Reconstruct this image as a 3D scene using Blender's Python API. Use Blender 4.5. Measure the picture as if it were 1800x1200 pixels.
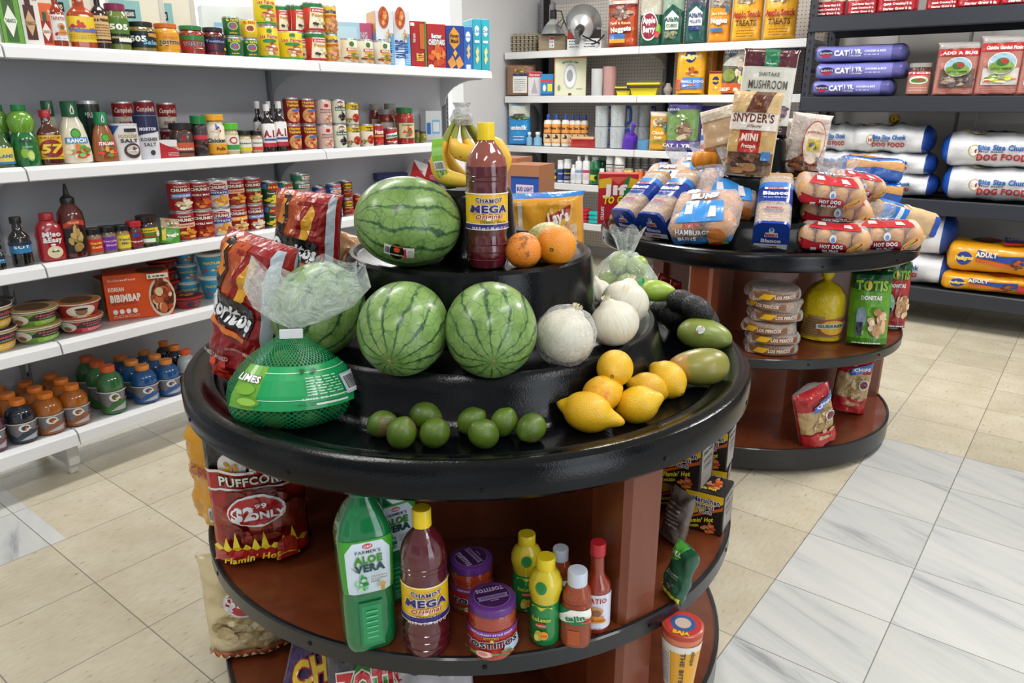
import bpy, bmesh, math, random
from math import pi, sin, cos, radians as rad, sqrt
from mathutils import Vector, Matrix, noise
for o in list(bpy.data.objects): bpy.data.objects.remove(o)
scene = bpy.context.scene
COL = scene.collection
# ---------------------------------------------------------------- camera
CH = 1.3; FPX = 1300.0; TH = math.atan(417/FPX); AZ = rad(36)
cd = bpy.data.cameras.new('camera'); cam = bpy.data.objects.new('camera', cd); COL.objects.link(cam)
cd.sensor_width = 36; cd.lens = 36*FPX/1800; cd.clip_start = .02; cd.clip_end = 60
cam.location = (0, 0, CH); cam.rotation_euler = (pi/2-TH, 0, AZ)
scene.camera = cam
# ---------------------------------------------------------------- world, exposure, lights
w = bpy.data.worlds.new('world'); scene.world = w; w.use_nodes = True
w.node_tree.nodes['Background'].inputs[0].default_value = (.80, .88, 1, 1)
w.node_tree.nodes['Background'].inputs[1].default_value = .09
vs = scene.view_settings
vs.view_transform = 'Standard'; vs.look = 'None'; vs.gamma = 1; vs.exposure = 0.0
CEIL = 2.9
def lamp(name, loc, sx, sy, power, col=(1, .97, .93), rot=(0, 0, 0)):
    l = bpy.data.lights.new(name, 'AREA'); l.shape = 'RECTANGLE'; l.size = sx; l.size_y = sy; l.energy = power; l.color = col
    o = bpy.data.objects.new(name, l); COL.objects.link(o); o.location = loc; o.rotation_euler = rot
    return o
FIX = [(-2.2, -.6), (-2.2, 1.6), (-2.2, 3.9), (.2, -.6), (.2, 1.6), (.2, 3.9), (2.4, 1.0)]
for i, (x, y) in enumerate(FIX):
    lamp('fluorescent_light', (x, y, CEIL-.09), .35, 1.15, 44 if y > 3 else 13)
for i, (x, y) in enumerate([(-5.0, 2.5), (-5.0, 5.0), (-5.0, 7.2)]):
    lamp('fluorescent_light', (x, y, CEIL-.09), .5, 1.5, 48, (.95, .98, 1))
# daylight through the shop windows behind and to the right of the camera
lamp('window_daylight', (3.25, .2, 1.55), 3.4, 1.7, 52, (.86, .93, 1), (0, rad(90), 0))
lamp('window_daylight', (-.6, -2.85, 1.55), 3.6, 1.7, 4, (.86, .93, 1), (rad(90), 0, 0))
# ---------------------------------------------------------------- projection helpers (pixel -> real point on a known plane)
_F = Vector((-sin(AZ)*cos(TH), cos(AZ)*cos(TH), -sin(TH))); _R = Vector((cos(AZ), sin(AZ), 0)); _U = _R.cross(_F)
def ray(px, py): return _F + _R*((px-900)/FPX) - _U*((py-600)/FPX)
def atz(px, py, z): d = ray(px, py); return Vector((0, 0, CH)) + d*((z-CH)/d.z)
def solveY(px, X, z):
    k = (px-900)/FPX; return (k*(X*_F.x+(z-CH)*_F.z)-X*_R.x)/(_R.y-k*_F.y)
def solveX(px, Y, z):
    k = (px-900)/FPX; return (k*(Y*_F.y+(z-CH)*_F.z)-Y*_R.y)/(_R.x-k*_F.x)
def solveZ(py, X, Y):
    k = -(py-600)/FPX; return CH + (k*(X*_F.x+Y*_F.y)-X*_U.x-Y*_U.y)/(_U.z-k*_F.z)
def depth(p): return (Vector(p)-Vector((0, 0, CH))).dot(_F)
def facecam(p): return math.atan2(-(-p[0]), -p[1])  # rotation that turns local -Y to the camera
def facecam(p):
    dx, dy = -p[0], -p[1]; return math.atan2(dx, -dy)
# ---------------------------------------------------------------- materials
MATS = {}
def lin(c):
    return c/12.92 if c <= .04045 else ((c+.055)/1.055)**2.4
def hexc(s):
    s = s.lstrip('#')
    if len(s) == 3: s = ''.join(a*2 for a in s)
    return tuple(lin(int(s[i:i+2], 16)/255) for i in (0, 2, 4)) + (1,)
def M(col, r=.45, m=0, bump=0, bs=60, coat=0, tr=0, em=0, ior=1.45, sss=0):
    key = (col, r, m, bump, bs, coat, tr, em, ior, sss)
    if key in MATS: return MATS[key]
    mt = bpy.data.materials.new('m_'+col.strip('#')); mt.use_nodes = True
    nt = mt.node_tree; b = nt.nodes['Principled BSDF']
    b.inputs['Base Color'].default_value = hexc(col); b.inputs['Roughness'].default_value = r
    b.inputs['Metallic'].default_value = m; b.inputs['Coat Weight'].default_value = coat
    b.inputs['Coat Roughness'].default_value = .06
    b.inputs['Transmission Weight'].default_value = tr; b.inputs['IOR'].default_value = ior
    if sss: b.inputs['Subsurface Weight'].default_value = sss; b.inputs['Subsurface Radius'].default_value = (.01, .01, .005)
    if em: b.inputs['Emission Color'].default_value = hexc(col); b.inputs['Emission Strength'].default_value = em
    if bump:
        tc = nt.nodes.new('ShaderNodeTexCoord'); n = nt.nodes.new('ShaderNodeTexNoise'); bp = nt.nodes.new('ShaderNodeBump')
        n.inputs['Scale'].default_value = bs; n.inputs['Detail'].default_value = 3
        bp.inputs['Strength'].default_value = bump; bp.inputs['Distance'].default_value = .004 if bs > 30 else .012
        nt.links.new(tc.outputs['Object'], n.inputs['Vector']); nt.links.new(n.outputs['Fac'], bp.inputs['Height'])
        nt.links.new(bp.outputs['Normal'], b.inputs['Normal'])
    MATS[key] = mt; return mt
def nodemat(name, fn):
    if name in MATS: return MATS[name]
    mt = bpy.data.materials.new(name); mt.use_nodes = True; nt = mt.node_tree
    fn(nt, nt.nodes, nt.links, nt.nodes['Principled BSDF']); MATS[name] = mt; return mt
def N(ns, t, **kw):
    n = ns.new('ShaderNode'+t)
    for k, v in kw.items():
        if k[0] == 'i': n.inputs[int(k[1:])].default_value = v
        else: setattr(n, k, v)
    return n
def math_(ns, lk, op, a, b=None):
    n = ns.new('ShaderNodeMath'); n.operation = op
    for i, v in enumerate((a, b)):
        if v is None: continue
        if isinstance(v, (int, float)): n.inputs[i].default_value = v
        else: lk.new(v, n.inputs[i])
    return n.outputs[0]
def ramp(ns, lk, src, stops):
    n = ns.new('ShaderNodeValToRGB'); e = n.color_ramp.elements
    while len(e) < len(stops): e.new(.5)
    for el, (p, c) in zip(e, stops): el.position = p; el.color = hexc(c)
    lk.new(src, n.inputs[0]); return n.outputs[0]
def film(col='#ffffff', op=.22, rough=.12, bump=.8, bs=35):
    """thin clear plastic: mostly transparent, a wrinkled glossy sheen, slight tint"""
    def f(nt, ns, lk, b):
        out = [n for n in ns if n.type == 'OUTPUT_MATERIAL'][0]
        b.inputs['Base Color'].default_value = hexc(col); b.inputs['Roughness'].default_value = rough
        t = N(ns, 'BsdfTransparent'); mx = N(ns, 'MixShader'); lw = N(ns, 'LayerWeight', i0=.35)
        fac = math_(ns, lk, 'ADD', math_(ns, lk, 'MULTIPLY', lw.outputs['Facing'], .45), op)
        tc = N(ns, 'TexCoord'); n = N(ns, 'TexNoise'); n.inputs['Scale'].default_value = bs; n.inputs['Detail'].default_value = 4
        n.inputs['Distortion'].default_value = 1.5
        bp = N(ns, 'Bump'); bp.inputs['Strength'].default_value = bump; bp.inputs['Distance'].default_value = .022
        lk.new(tc.outputs['Object'], n.inputs['Vector']); lk.new(n.outputs['Fac'], bp.inputs['Height']); lk.new(bp.outputs[0], b.inputs['Normal'])
        cr = ramp(ns, lk, n.outputs['Fac'], [(.47, '#000000'), (.5, '#ffffff'), (.53, '#000000')])
        fac = math_(ns, lk, 'MINIMUM', math_(ns, lk, 'ADD', fac, math_(ns, lk, 'MULTIPLY', cr, .18)), 1.0)
        lk.new(fac, mx.inputs[0]); lk.new(t.outputs[0], mx.inputs[1]); lk.new(b.outputs[0], mx.inputs[2]); lk.new(mx.outputs[0], out.inputs[0])
    return nodemat('film_%s_%g_%g' % (col, op, bs), f)
# ---------------------------------------------------------------- mesh helpers
def mk(name, V, Fc, mats, fm=None, smooth=40, recalc=True):
    me = bpy.data.meshes.new(name); me.from_pydata([tuple(v) for v in V], [], [tuple(f) for f in Fc])
    if not isinstance(mats, (list, tuple)): mats = [mats]
    for m in mats: me.materials.append(m)
    if fm:
        for p, i in zip(me.polygons, fm): p.material_index = i
    if recalc:
        bm = bmesh.new(); bm.from_mesh(me); bmesh.ops.recalc_face_normals(bm, faces=bm.faces); bm.to_mesh(me); bm.free()
    if smooth:
        me.shade_smooth()
        try: me.set_sharp_from_angle(angle=rad(smooth))
        except Exception: pass
    return me
def frombm(name, bm, mats, smooth=40):
    me = bpy.data.meshes.new(name); bmesh.ops.recalc_face_normals(bm, faces=bm.faces); bm.to_mesh(me); bm.free()
    for m in (mats if isinstance(mats, (list, tuple)) else [mats]): me.materials.append(m)
    if smooth:
        me.shade_smooth(); me.set_sharp_from_angle(angle=rad(smooth))
    return me
def bbox(bm, x0, x1, y0, y1, z0, z1, bev=0, mi=0, seg=1):
    n0 = len(bm.faces)
    vs_ = [bm.verts.new(p) for p in ((x0,y0,z0),(x1,y0,z0),(x1,y1,z0),(x0,y1,z0),(x0,y0,z1),(x1,y0,z1),(x1,y1,z1),(x0,y1,z1))]
    fs = [bm.faces.new([vs_[i] for i in f]) for f in ((3,2,1,0),(4,5,6,7),(0,1,5,4),(1,2,6,5),(2,3,7,6),(3,0,4,7))]
    for f in fs: f.material_index = mi
    if bev:
        es = set(e for f in fs for e in f.edges)
        r = bmesh.ops.bevel(bm, geom=list(es), offset=bev, segments=seg, profile=.5, affect='EDGES', material=-1)
        for f in r['faces']: f.material_index = mi
    return fs
def box_mesh(name, x0, x1, y0, y1, z0, z1, mat, bev=0, seg=1):
    bm = bmesh.new(); bbox(bm, x0, x1, y0, y1, z0, z1, bev, 0, seg); return frombm(name, bm, mat, 30)
def obj(name, me, parent=None, loc=None, **props):
    o = bpy.data.objects.new(name, me); COL.objects.link(o)
    if parent: o.parent = parent
    if loc is not None: o.location = loc
    for k, v in props.items(): o[k] = v
    return o
def tag(o, label, cat, group=None):
    o['label'] = label; o['category'] = cat
    if group: o['group'] = group
    return o
def structure(name, me, loc=None):
    o = obj(name, me, None, loc); o['kind'] = 'structure'; return o
def thing(name, label, cat, loc=(0, 0, 0), rz=0, group=None):
    o = bpy.data.objects.new(name, None); COL.objects.link(o); o.location = loc; o.rotation_euler = (0, 0, rz); o.empty_display_size = .05
    return tag(o, label, cat, group)
# cross-section: n = squareness (2 = round), ky = depth factor
def xs(a, n=2, ky=1):
    c, s = cos(a), sin(a); r = 1 if n == 2 else (abs(c)**n+abs(s)**n)**(-1/n)
    return r*s, -r*c*ky
def lathe(name, prof, mats, seg=28, n=2, ky=1, smooth=35, cap=True, wob=0, seed=0, ribs=0, ribd=0):
    """prof: (r, z[, material index for the band that starts here])"""
    V = []; Fc = []; fm = []
    for j, p in enumerate(prof):
        for i in range(seg):
            a = 2*pi*i/seg; x, y = xs(a, n, ky); r = p[0]
            if wob: r *= 1+wob*noise.noise(Vector((cos(a)*1.7+seed, sin(a)*1.7, p[1]*18)))
            if ribs: r *= 1+ribd*cos(a*ribs)
            V.append((x*r, y*r, p[1]))
    for j in range(len(prof)-1):
        mi = prof[j][2] if len(prof[j]) > 2 else 0
        for i in range(seg):
            k = (i+1) % seg; Fc.append((j*seg+i, j*seg+k, (j+1)*seg+k, (j+1)*seg+i)); fm.append(mi)
    if cap:
        Fc.append(tuple(range(seg))); fm.append(prof[0][2] if len(prof[0]) > 2 else 0)
        Fc.append(tuple((len(prof)-1)*seg+i for i in range(seg))); fm.append(prof[-1][2] if len(prof[-1]) > 2 else (prof[-2][2] if len(prof[-2]) > 2 else 0))
    return mk(name, V, Fc, mats, fm, smooth)
def tube(name, pts, rads, mat, seg=8, cap=True, flat=1):
    V = []; Fc = []; pts = [Vector(p) for p in pts]; n = len(pts)
    if not isinstance(rads, (list, tuple)): rads = [rads]*n
    t0 = (pts[1]-pts[0]).normalized(); up = Vector((0, 0, 1)) if abs(t0.z) < .9 else Vector((1, 0, 0)); u = t0.cross(up).normalized()
    for j in range(n):
        t = (pts[min(j+1, n-1)]-pts[max(j-1, 0)]).normalized(); u = (u-t*u.dot(t)).normalized(); v = t.cross(u)
        for i in range(seg):
            a = 2*pi*i/seg; V.append(pts[j]+u*cos(a)*rads[j]+v*sin(a)*rads[j]*flat)
    for j in range(n-1):
        for i in range(seg):
            k = (i+1) % seg; Fc.append((j*seg+i, j*seg+k, (j+1)*seg+k, (j+1)*seg+i))
    if cap: Fc.append(tuple(range(seg))); Fc.append(tuple((n-1)*seg+i for i in range(seg)))
    return mk(name, V, Fc, mat, None, 50)
# ---------------------------------------------------------------- lettering: a glyph cache from the built-in font
GL = {}
def _glyphs():
    chars = [chr(c) for c in range(33, 127)] + ['ñ', 'í', 'ó']
    tmp = []
    def fo(s, off):
        c = bpy.data.curves.new('t', 'FONT'); c.body = s; c.size = 1; c.resolution_u = 2; c.offset = off; c.fill_mode = 'FRONT' if False else 'BOTH'
        o = bpy.data.objects.new('t', c); COL.objects.link(o); tmp.append(o); return o
    jobs = []
    bar = fo('|', 0)
    for ch in chars:
        jobs.append((ch, [fo(ch, .012), fo(ch, .03), fo(ch, .05), fo(ch, .095)], fo(ch+'|', 0)))
    dg = bpy.context.evaluated_depsgraph_get(); dg.update()
    def get(o):
        me = o.evaluated_get(dg).to_mesh(); vv = [(v.co.x, v.co.y) for v in me.vertices]; ff = [tuple(p.vertices) for p in me.polygons if p.normal.z > .5 or True]
        o.evaluated_get(dg).to_mesh_clear(); return vv, ff
    bx = max(v[0] for v in get(bar)[0])
    for ch, lv, pair in jobs:
        adv = max(v[0] for v in get(pair)[0])-bx
        GL[ch] = ([get(o) for o in lv], adv)
    GL[' '] = ([([], [])]*4, .3)
    for o in tmp:
        c = o.data; bpy.data.objects.remove(o); bpy.data.curves.remove(c)
_glyphs()
def text2d(s, cx, cy, w, h, b=1, shear=0, rot=0, arc=0, gap=0):
    V = []; Fc = []; x = 0
    for ch in s:
        g = GL.get(ch) or GL['-']
        vv, ff = g[0][b]; n = len(V)
        V += [(vx+x, vy) for vx, vy in vv]; Fc += [tuple(i+n for i in f) for f in ff]; x += g[1]+gap+.045
    if not V: return [], []
    x0 = 0; x1 = x-.045; CHT = .729
    k = w/(x1-x0); ky = h/CHT; mx = (x0+x1)/2; out = []
    for vx, vy in V:
        X = (vx-mx)*k; Y = (vy-CHT/2)*ky
        X += shear*Y
        if arc: Y += -arc*(X/(w/2))**2
        if rot: X, Y = X*cos(rot)-Y*sin(rot), X*sin(rot)+Y*cos(rot)
        out.append((X+cx, Y+cy))
    return out, Fc
# ---------------------------------------------------------------- printed designs mapped onto surfaces
def design(name, spec, W, H, mapf, cx=None, cy=None, eps=.0004, rough=.4, bump=0, coat=0, seed=1, y0=0, **mk_):
    """spec elements: x in -1..1 across half width, y in 0..1 up the height"""
    bm = bmesh.new(); mats = []; mi = {}; rnd = random.Random(seed); layer = [0]
    def face(pts, col, L=None):
        if isinstance(col, str): m = M(col, rough, bump=bump, coat=coat, **mk_)
        else: m = col
        if m not in mi: mi[m] = len(mats); mats.append(m)
        vs_ = [bm.verts.new((x*W/2, y*H, (layer[0] if L is None else L))) for x, y in pts]
        f = bm.faces.new(vs_); f.material_index = mi[m]; return f
    def ell(cx_, cy_, rx, ry, col, n=20, a0=0):
        face([(cx_+rx*cos(2*pi*i/n+a0), cy_+ry*sin(2*pi*i/n+a0)) for i in range(n)], col)
    for e in spec:
        k = e[0]; layer[0] += 1
        if k == 'r': _, xa, ya, xb, yb, c = e; face([(xa, ya), (xb, ya), (xb, yb), (xa, yb)], c)
        elif k == 'e': ell(*e[1:6])
        elif k == 'p': face(e[1], e[2])
        elif k == 't':
            _, s, cx_, cy_, w_, h_, c = e[:7]; o = e[7] if len(e) > 7 else {}
            kw = {a: v for a, v in o.items() if a != 'o'}
            for col, bb in (([(o['o'], 3)] if 'o' in o else [])+[(c, None)]):
                k2 = dict(kw)
                if bb is not None: k2['b'] = bb
                vv, ff = text2d(s, cx_*W/2, cy_*H, w_*W, h_*H, **k2)
                if bb is None and 'o' in o: kw2 = dict(kw); kw2['b'] = min(kw.get('b', 1), 2); vv, ff = text2d(s, cx_*W/2, cy_*H, w_*W, h_*H, **kw2)
                m = M(col, rough, coat=coat)
                if m not in mi: mi[m] = len(mats); mats.append(m)
                vs_ = [bm.verts.new((x, y, layer[0])) for x, y in vv]
                for f in ff:
                    try: bm.faces.new([vs_[i] for i in f]).material_index = mi[m]
                    except ValueError: pass
                layer[0] += 1
        elif k == 'f':
            _, cx_, cy_, rx, ry, cols, n = e
            for q in range(n):
                a = rnd.uniform(0, 2*pi); d = sqrt(rnd.random()); s = rnd.uniform(.16, .34)
                asp = rnd.uniform(.6, 1.5); layer[0] += .35
                ell(cx_+rx*d*cos(a)*.8, cy_+ry*d*sin(a)*.8, rx*s*asp, ry*s/asp, cols[q % len(cols)], 9, a)
        elif k == 'bar':
            _, xa, ya, xb, yb, c = e; face([(xa, ya), (xb, ya), (xb, yb), (xa, yb)], '#f2f2f2'); layer[0] += 1
            x = xa+.04*(xb-xa)
            while x < xb-.05*(xb-xa):
                d = rnd.choice((.02, .035, .05))*(xb-xa); face([(x, ya+.12*(yb-ya)), (x+d, ya+.12*(yb-ya)), (x+d, yb-.08*(yb-ya)), (x, yb-.08*(yb-ya))], c); x += d+rnd.choice((.02, .04))*(xb-xa)
        elif k == 'ln':   # lines of small print
            _, xa, ya, xb, yb, n, c = e
            for q in range(n):
                y = ya+(yb-ya)*(q+.5)/n; h_ = (yb-ya)/n*.35; x = xa
                while x < xb:
                    d = rnd.uniform(.03, .12); e_ = min(x+d, xb); face([(x, y-h_/2), (e_, y-h_/2), (e_, y+h_/2), (x, y+h_/2)], c); x += d+.03
        elif k == 'star':
            _, cx_, cy_, rx, ry, n, c = e
            face([(cx_+rx*(1 if i % 2 else .72)*cos(pi*i/n), cy_+ry*(1 if i % 2 else .72)*sin(pi*i/n)) for i in range(2*n)], c)
    def cut(axis, step, lo, hi):
        v = math.floor(lo/step)*step
        while v < hi:
            v += step
            if v > hi: break
            no = [0, 0, 0]; no[axis] = 1; co = [0, 0, 0]; co[axis] = v
            bmesh.ops.bisect_plane(bm, geom=bm.verts[:]+bm.edges[:]+bm.faces[:], plane_co=co, plane_no=no, dist=1e-7)
    if cx: cut(0, cx, -W/2, W/2)
    if cy: cut(1, cy, 0, H)
    ng = [f for f in bm.faces if len(f.verts) > 4]
    if ng: bmesh.ops.triangulate(bm, faces=ng)
    for v in bm.verts: v.co = mapf(v.co.x, v.co.y+y0, eps*(1+v.co.z))
    me = bpy.data.meshes.new(name); bm.to_mesh(me); bm.free()
    for m in mats: me.materials.append(m)
    return me
def flatmap(y=0, z0=0, x0=0): return lambda x, y_, o: (x+x0, y-o, y_+z0)
def lathemap(prof, n=2, ky=1):
    def R(z):
        for a, b in zip(prof, prof[1:]):
            if a[1] <= z <= b[1] and b[1] > a[1]: return a[0]+(b[0]-a[0])*(z-a[1])/(b[1]-a[1])
        return prof[-1][0] if z > prof[-1][1] else prof[0][0]
    rref = max(p[0] for p in prof)
    def f(x, z, o):
        r = R(z)+o; a = x/rref; X, Y = xs(a, n, ky); return (X*r, Y*r, z)
    return f
# ---------------------------------------------------------------- product registry
KIND = {}
def reg(key, cat, w_, h_, parts):
    """parts: (object name, mesh, parent index or None[, part label]); the first is the thing itself"""
    KIND[key] = (cat, w_, h_, parts)
def place(key, label, loc, rz=0, s=(1, 1, 1), group=None, rot=None):
    cat, w_, h_, parts = KIND[key]; made = []
    for i, p in enumerate(parts):
        o = bpy.data.objects.new(p[0], p[1]); COL.objects.link(o); made.append(o)
        if i:
            o.parent = made[p[2] or 0]
            if len(p) > 3 and p[3]: o['label'] = p[3]
    r = made[0]; r.location = loc; r.scale = s; r.rotation_euler = rot or (0, 0, rz)
    tag(r, label, cat, group); return r
# ================================================================ SETTING
def tilefloor(nt, ns, lk, b):
    tc = N(ns, 'TexCoord'); mp = N(ns, 'Mapping'); a = rad(2.2); P = .304
    # world -> tile units
    gx, gy = -.455, 1.914
    mp.vector_type = 'POINT'; mp.inputs['Rotation'].default_value = (0, 0, a)
    ca, sa = cos(a), sin(a)
    mp.inputs['Location'].default_value = (-(gx*ca-gy*sa), -(gx*sa+gy*ca), 0)
    lk.new(tc.outputs['Object'], mp.inputs['Vector'])
    sp = N(ns, 'SeparateXYZ'); lk.new(mp.outputs[0], sp.inputs[0])
    u = math_(ns, lk, 'DIVIDE', sp.outputs[0], P); v = math_(ns, lk, 'DIVIDE', sp.outputs[1], P)
    fu = math_(ns, lk, 'FLOOR', u); fv = math_(ns, lk, 'FLOOR', v)
    ru = math_(ns, lk, 'PINGPONG', u, .5); rv = math_(ns, lk, 'PINGPONG', v, .5)
    # pingpong 0 at integers
    seam = math_(ns, lk, 'MINIMUM', ru, rv)
    seam = math_(ns, lk, 'LESS_THAN', seam, .0045)
    idv = N(ns, 'CombineXYZ'); lk.new(fu, idv.inputs[0]); lk.new(fv, idv.inputs[1])
    wn = N(ns, 'TexWhiteNoise'); lk.new(idv.outputs[0], wn.inputs['Vector'])
    # marble region masks
    m1 = math_(ns, lk, 'MULTIPLY', math_(ns, lk, 'GREATER_THAN', u, 0), math_(ns, lk, 'LESS_THAN', v, 4))
    m2 = math_(ns, lk, 'MULTIPLY', math_(ns, lk, 'LESS_THAN', u, -6), math_(ns, lk, 'LESS_THAN', v, -3.85))
    mar = math_(ns, lk, 'MAXIMUM', m1, m2)
    # cream tile with short directional specks
    ms = N(ns, 'Mapping'); lk.new(mp.outputs[0], ms.inputs['Vector'])
    ms.inputs['Scale'].default_value = (90, 32, 1)
    n1 = N(ns, 'TexNoise'); n1.inputs['Scale'].default_value = 1; n1.inputs['Detail'].default_value = 2; lk.new(ms.outputs[0], n1.inputs['Vector'])
    n2 = N(ns, 'TexNoise'); n2.inputs['Scale'].default_value = 7; n2.inputs['Detail'].default_value = 4; lk.new(mp.outputs[0], n2.inputs['Vector'])
    cream = ramp(ns, lk, n1.outputs['Fac'], [(.24, '#9c947b'), (.33, '#d2c9b3'), (.6, '#d9d1bd')])
    cream2 = ramp(ns, lk, n2.outputs['Fac'], [(.3, '#d9d2c0'), (.7, '#ffffff')])
    mc = N(ns, 'MixRGB', blend_type='MULTIPLY'); mc.inputs[0].default_value = .5; lk.new(cream, mc.inputs[1]); lk.new(cream2, mc.inputs[2])
    # marble, veins run diagonally, shifted per tile
    off = N(ns, 'VectorMath', operation='SCALE'); lk.new(wn.outputs['Color'], off.inputs[0]); off.inputs['Scale'].default_value = 9
    ad = N(ns, 'VectorMath', operation='ADD'); lk.new(mp.outputs[0], ad.inputs[0]); lk.new(off.outputs[0], ad.inputs[1])
    m0 = N(ns, 'Mapping'); m0.inputs['Rotation'].default_value = (0, 0, rad(20)); lk.new(ad.outputs[0], m0.inputs['Vector'])
    mr = N(ns, 'Mapping'); mr.inputs['Scale'].default_value = (1.5, 12, 1); lk.new(m0.outputs[0], mr.inputs['Vector'])
    n3 = N(ns, 'TexNoise'); n3.inputs['Scale'].default_value = 1; n3.inputs['Detail'].default_value = 9; n3.inputs['Roughness'].default_value = .62; n3.inputs['Distortion'].default_value = .5; lk.new(mr.outputs[0], n3.inputs['Vector'])
    vein = ramp(ns, lk, n3.outputs['Fac'], [(.30, '#9b9da0'), (.37, '#bcbebf'), (.43, '#cbcdcd'), (.60, '#d6d6d3')])
    mb = N(ns, 'MixRGB'); lk.new(mar, mb.inputs[0]); lk.new(mc.outputs[0], mb.inputs[1]); lk.new(vein, mb.inputs[2])
    tv = N(ns, 'MixRGB', blend_type='MULTIPLY'); tv.inputs[0].default_value = 1; lk.new(mb.outputs[0], tv.inputs[1])
    tint = ramp(ns, lk, wn.outputs['Value'], [(0, '#eeeeec'), (1, '#ffffff')]); lk.new(tint, tv.inputs[2])
    fs = N(ns, 'MixRGB'); lk.new(seam, fs.inputs[0]); lk.new(tv.outputs[0], fs.inputs[1]); fs.inputs[2].default_value = hexc('#77736a')
    lk.new(fs.outputs[0], b.inputs['Base Color'])
    b.inputs['Roughness'].default_value = .38
    bp = N(ns, 'Bump'); bp.inputs['Strength'].default_value = .12; bp.inputs['Distance'].default_value = .002
    lk.new(n2.outputs['Fac'], bp.inputs['Height']); lk.new(bp.outputs[0], b.inputs['Normal'])
XL, XR, YN, YF = -6.2, 3.6, -3.0, 9.0
structure('floor', box_mesh('floor', XL, XR, YN, YF, -.06, 0, nodemat('vinyl_tiles', tilefloor)))
def ceilmat(nt, ns, lk, b):
    tc = N(ns, 'TexCoord'); br = N(ns, 'TexBrick'); br.offset = 0; br.inputs['Scale'].default_value = 1
    br.inputs['Brick Width'].default_value = .61; br.inputs['Row Height'].default_value = .61; br.inputs['Mortar Size'].default_value = .012
    br.inputs['Color1'].default_value = hexc('#e8e8e4'); br.inputs['Color2'].default_value = hexc('#e2e2de'); br.inputs['Mortar'].default_value = hexc('#cfcfcb')
    lk.new(tc.outputs['Object'], br.inputs['Vector']); lk.new(br.outputs[0], b.inputs['Base Color']); b.inputs['Roughness'].default_value = .9
structure('ceiling', box_mesh('ceiling', XL, XR, YN, YF, CEIL, CEIL+.06, nodemat('ceiling_tiles', ceilmat)))
WALLM = M('#cfd0d3', .55, bump=.15, bs=25)
WHITE = M('#eef0f2', .6)
structure('wall_left', box_mesh('wall_left', XL-.1, XL, YN, YF, 0, CEIL, WHITE))
structure('wall_far', box_mesh('wall_far', XL, -4.02, YF-.1, YF, 0, CEIL, WHITE))
structure('wall_partition', box_mesh('wall_partition', -4.02, -3.9, 4.72, YF-.1, 0, CEIL, WALLM))
structure('wall_back', box_mesh('wall_back', -3.9, XR, 5.78, 5.9, 0, CEIL, M('#c2bfbc', .6, bump=.1, bs=20)))
# right wall with a long shop window
def holed(name, x0, x1, y0, y1, axis, mat, sill=.7, head=2.4):
    bm = bmesh.new()
    if axis == 'x':  # wall in the YZ plane
        bbox(bm, x0, x1, y0, y1, 0, sill); bbox(bm, x0, x1, y0, y1, head, CEIL); bbox(bm, x0, x1, y0, -1.55, sill, head); bbox(bm, x0, x1, 1.95, y1, sill, head)
    else:
        bbox(bm, x0, x1, y0, y1, 0, sill); bbox(bm, x0, x1, y0, y1, head, CEIL); bbox(bm, x0, -2.45, y0, y1, sill, head); bbox(bm, 1.25, x1, y0, y1, sill, head)
    return structure(name, frombm(name, bm, mat, 30))
holed('wall_right', 3.5, 3.6, YN, YF, 'x', WHITE)
holed('wall_near', XL, XR, -3.1, -3.0, 'y', WHITE)
gl = M('#dfeaf2', .02, tr=1, ior=1.05)
def windowframe(name, ax, c, a0, a1):
    bm = bmesh.new(); z0, z1 = .7, 2.4; t = .05
    def bb(u0, u1, za, zb):
        if ax == 'x': bbox(bm, c-.03, c+.03, u0, u1, za, zb)
        else: bbox(bm, u0, u1, c-.03, c+.03, za, zb)
    bb(a0, a1, z0, z0+t); bb(a0, a1, z1-t, z1)
    for k in range(4): u = a0+(a1-a0-t)*k/3; bb(u, u+t, z0, z1)
    structure(name, frombm(name, bm, M('#70757a', .4, .6), 30))
windowframe('window_1', 'x', 3.55, -1.55, 1.95); windowframe('window_2', 'y', -3.05, -2.45, 1.25)
structure('baseboard_partition', box_mesh('bb', -3.9, -3.885, 4.72, 5.78, 0, .1, M('#3a3634', .5), .003))
# doorway frame seen on the bright far wall behind the long shelves
bm = bmesh.new(); D0, D1, DT = 5.55, 6.35, 1.83
bbox(bm, XL, XL+.035, D0-.035, D0, 0, DT, .004); bbox(bm, XL, XL+.035, D0-.035, D1+.035, DT, DT+.04, .004); bbox(bm, XL, XL+.035, D1, D1+.035, 0, DT, .004)
structure('trim_1', frombm('trim_1', bm, M('#b9b4a8', .5), 30))
structure('door_1', box_mesh('door_1', XL, XL+.02, D0, D1, 0, DT, M('#eef0f2', .5)))
# pegboard with its hole grid
def pegmat(col, hole):
    def f(nt, ns, lk, b):
        tc = N(ns, 'TexCoord'); sp = N(ns, 'SeparateXYZ'); lk.new(tc.outputs['Object'], sp.inputs[0])
        h_ = math_(ns, lk, 'ADD', sp.outputs[0], sp.outputs[1])
        a = math_(ns, lk, 'SUBTRACT', math_(ns, lk, 'PINGPONG', h_, .0127), .0127); c = math_(ns, lk, 'SUBTRACT', math_(ns, lk, 'PINGPONG', sp.outputs[2], .0127), .0127)
        d = math_(ns, lk, 'SQRT', math_(ns, lk, 'ADD', math_(ns, lk, 'MULTIPLY', a, a), math_(ns, lk, 'MULTIPLY', c, c)))
        m_ = math_(ns, lk, 'LESS_THAN', d, .0038)
        mx = N(ns, 'MixRGB'); lk.new(m_, mx.inputs[0]); mx.inputs[1].default_value = hexc(col); mx.inputs[2].default_value = hexc(hole)
        lk.new(mx.outputs[0], b.inputs['Base Color']); b.inputs['Roughness'].default_value = .6
    return nodemat('pegboard'+col, f)
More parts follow.
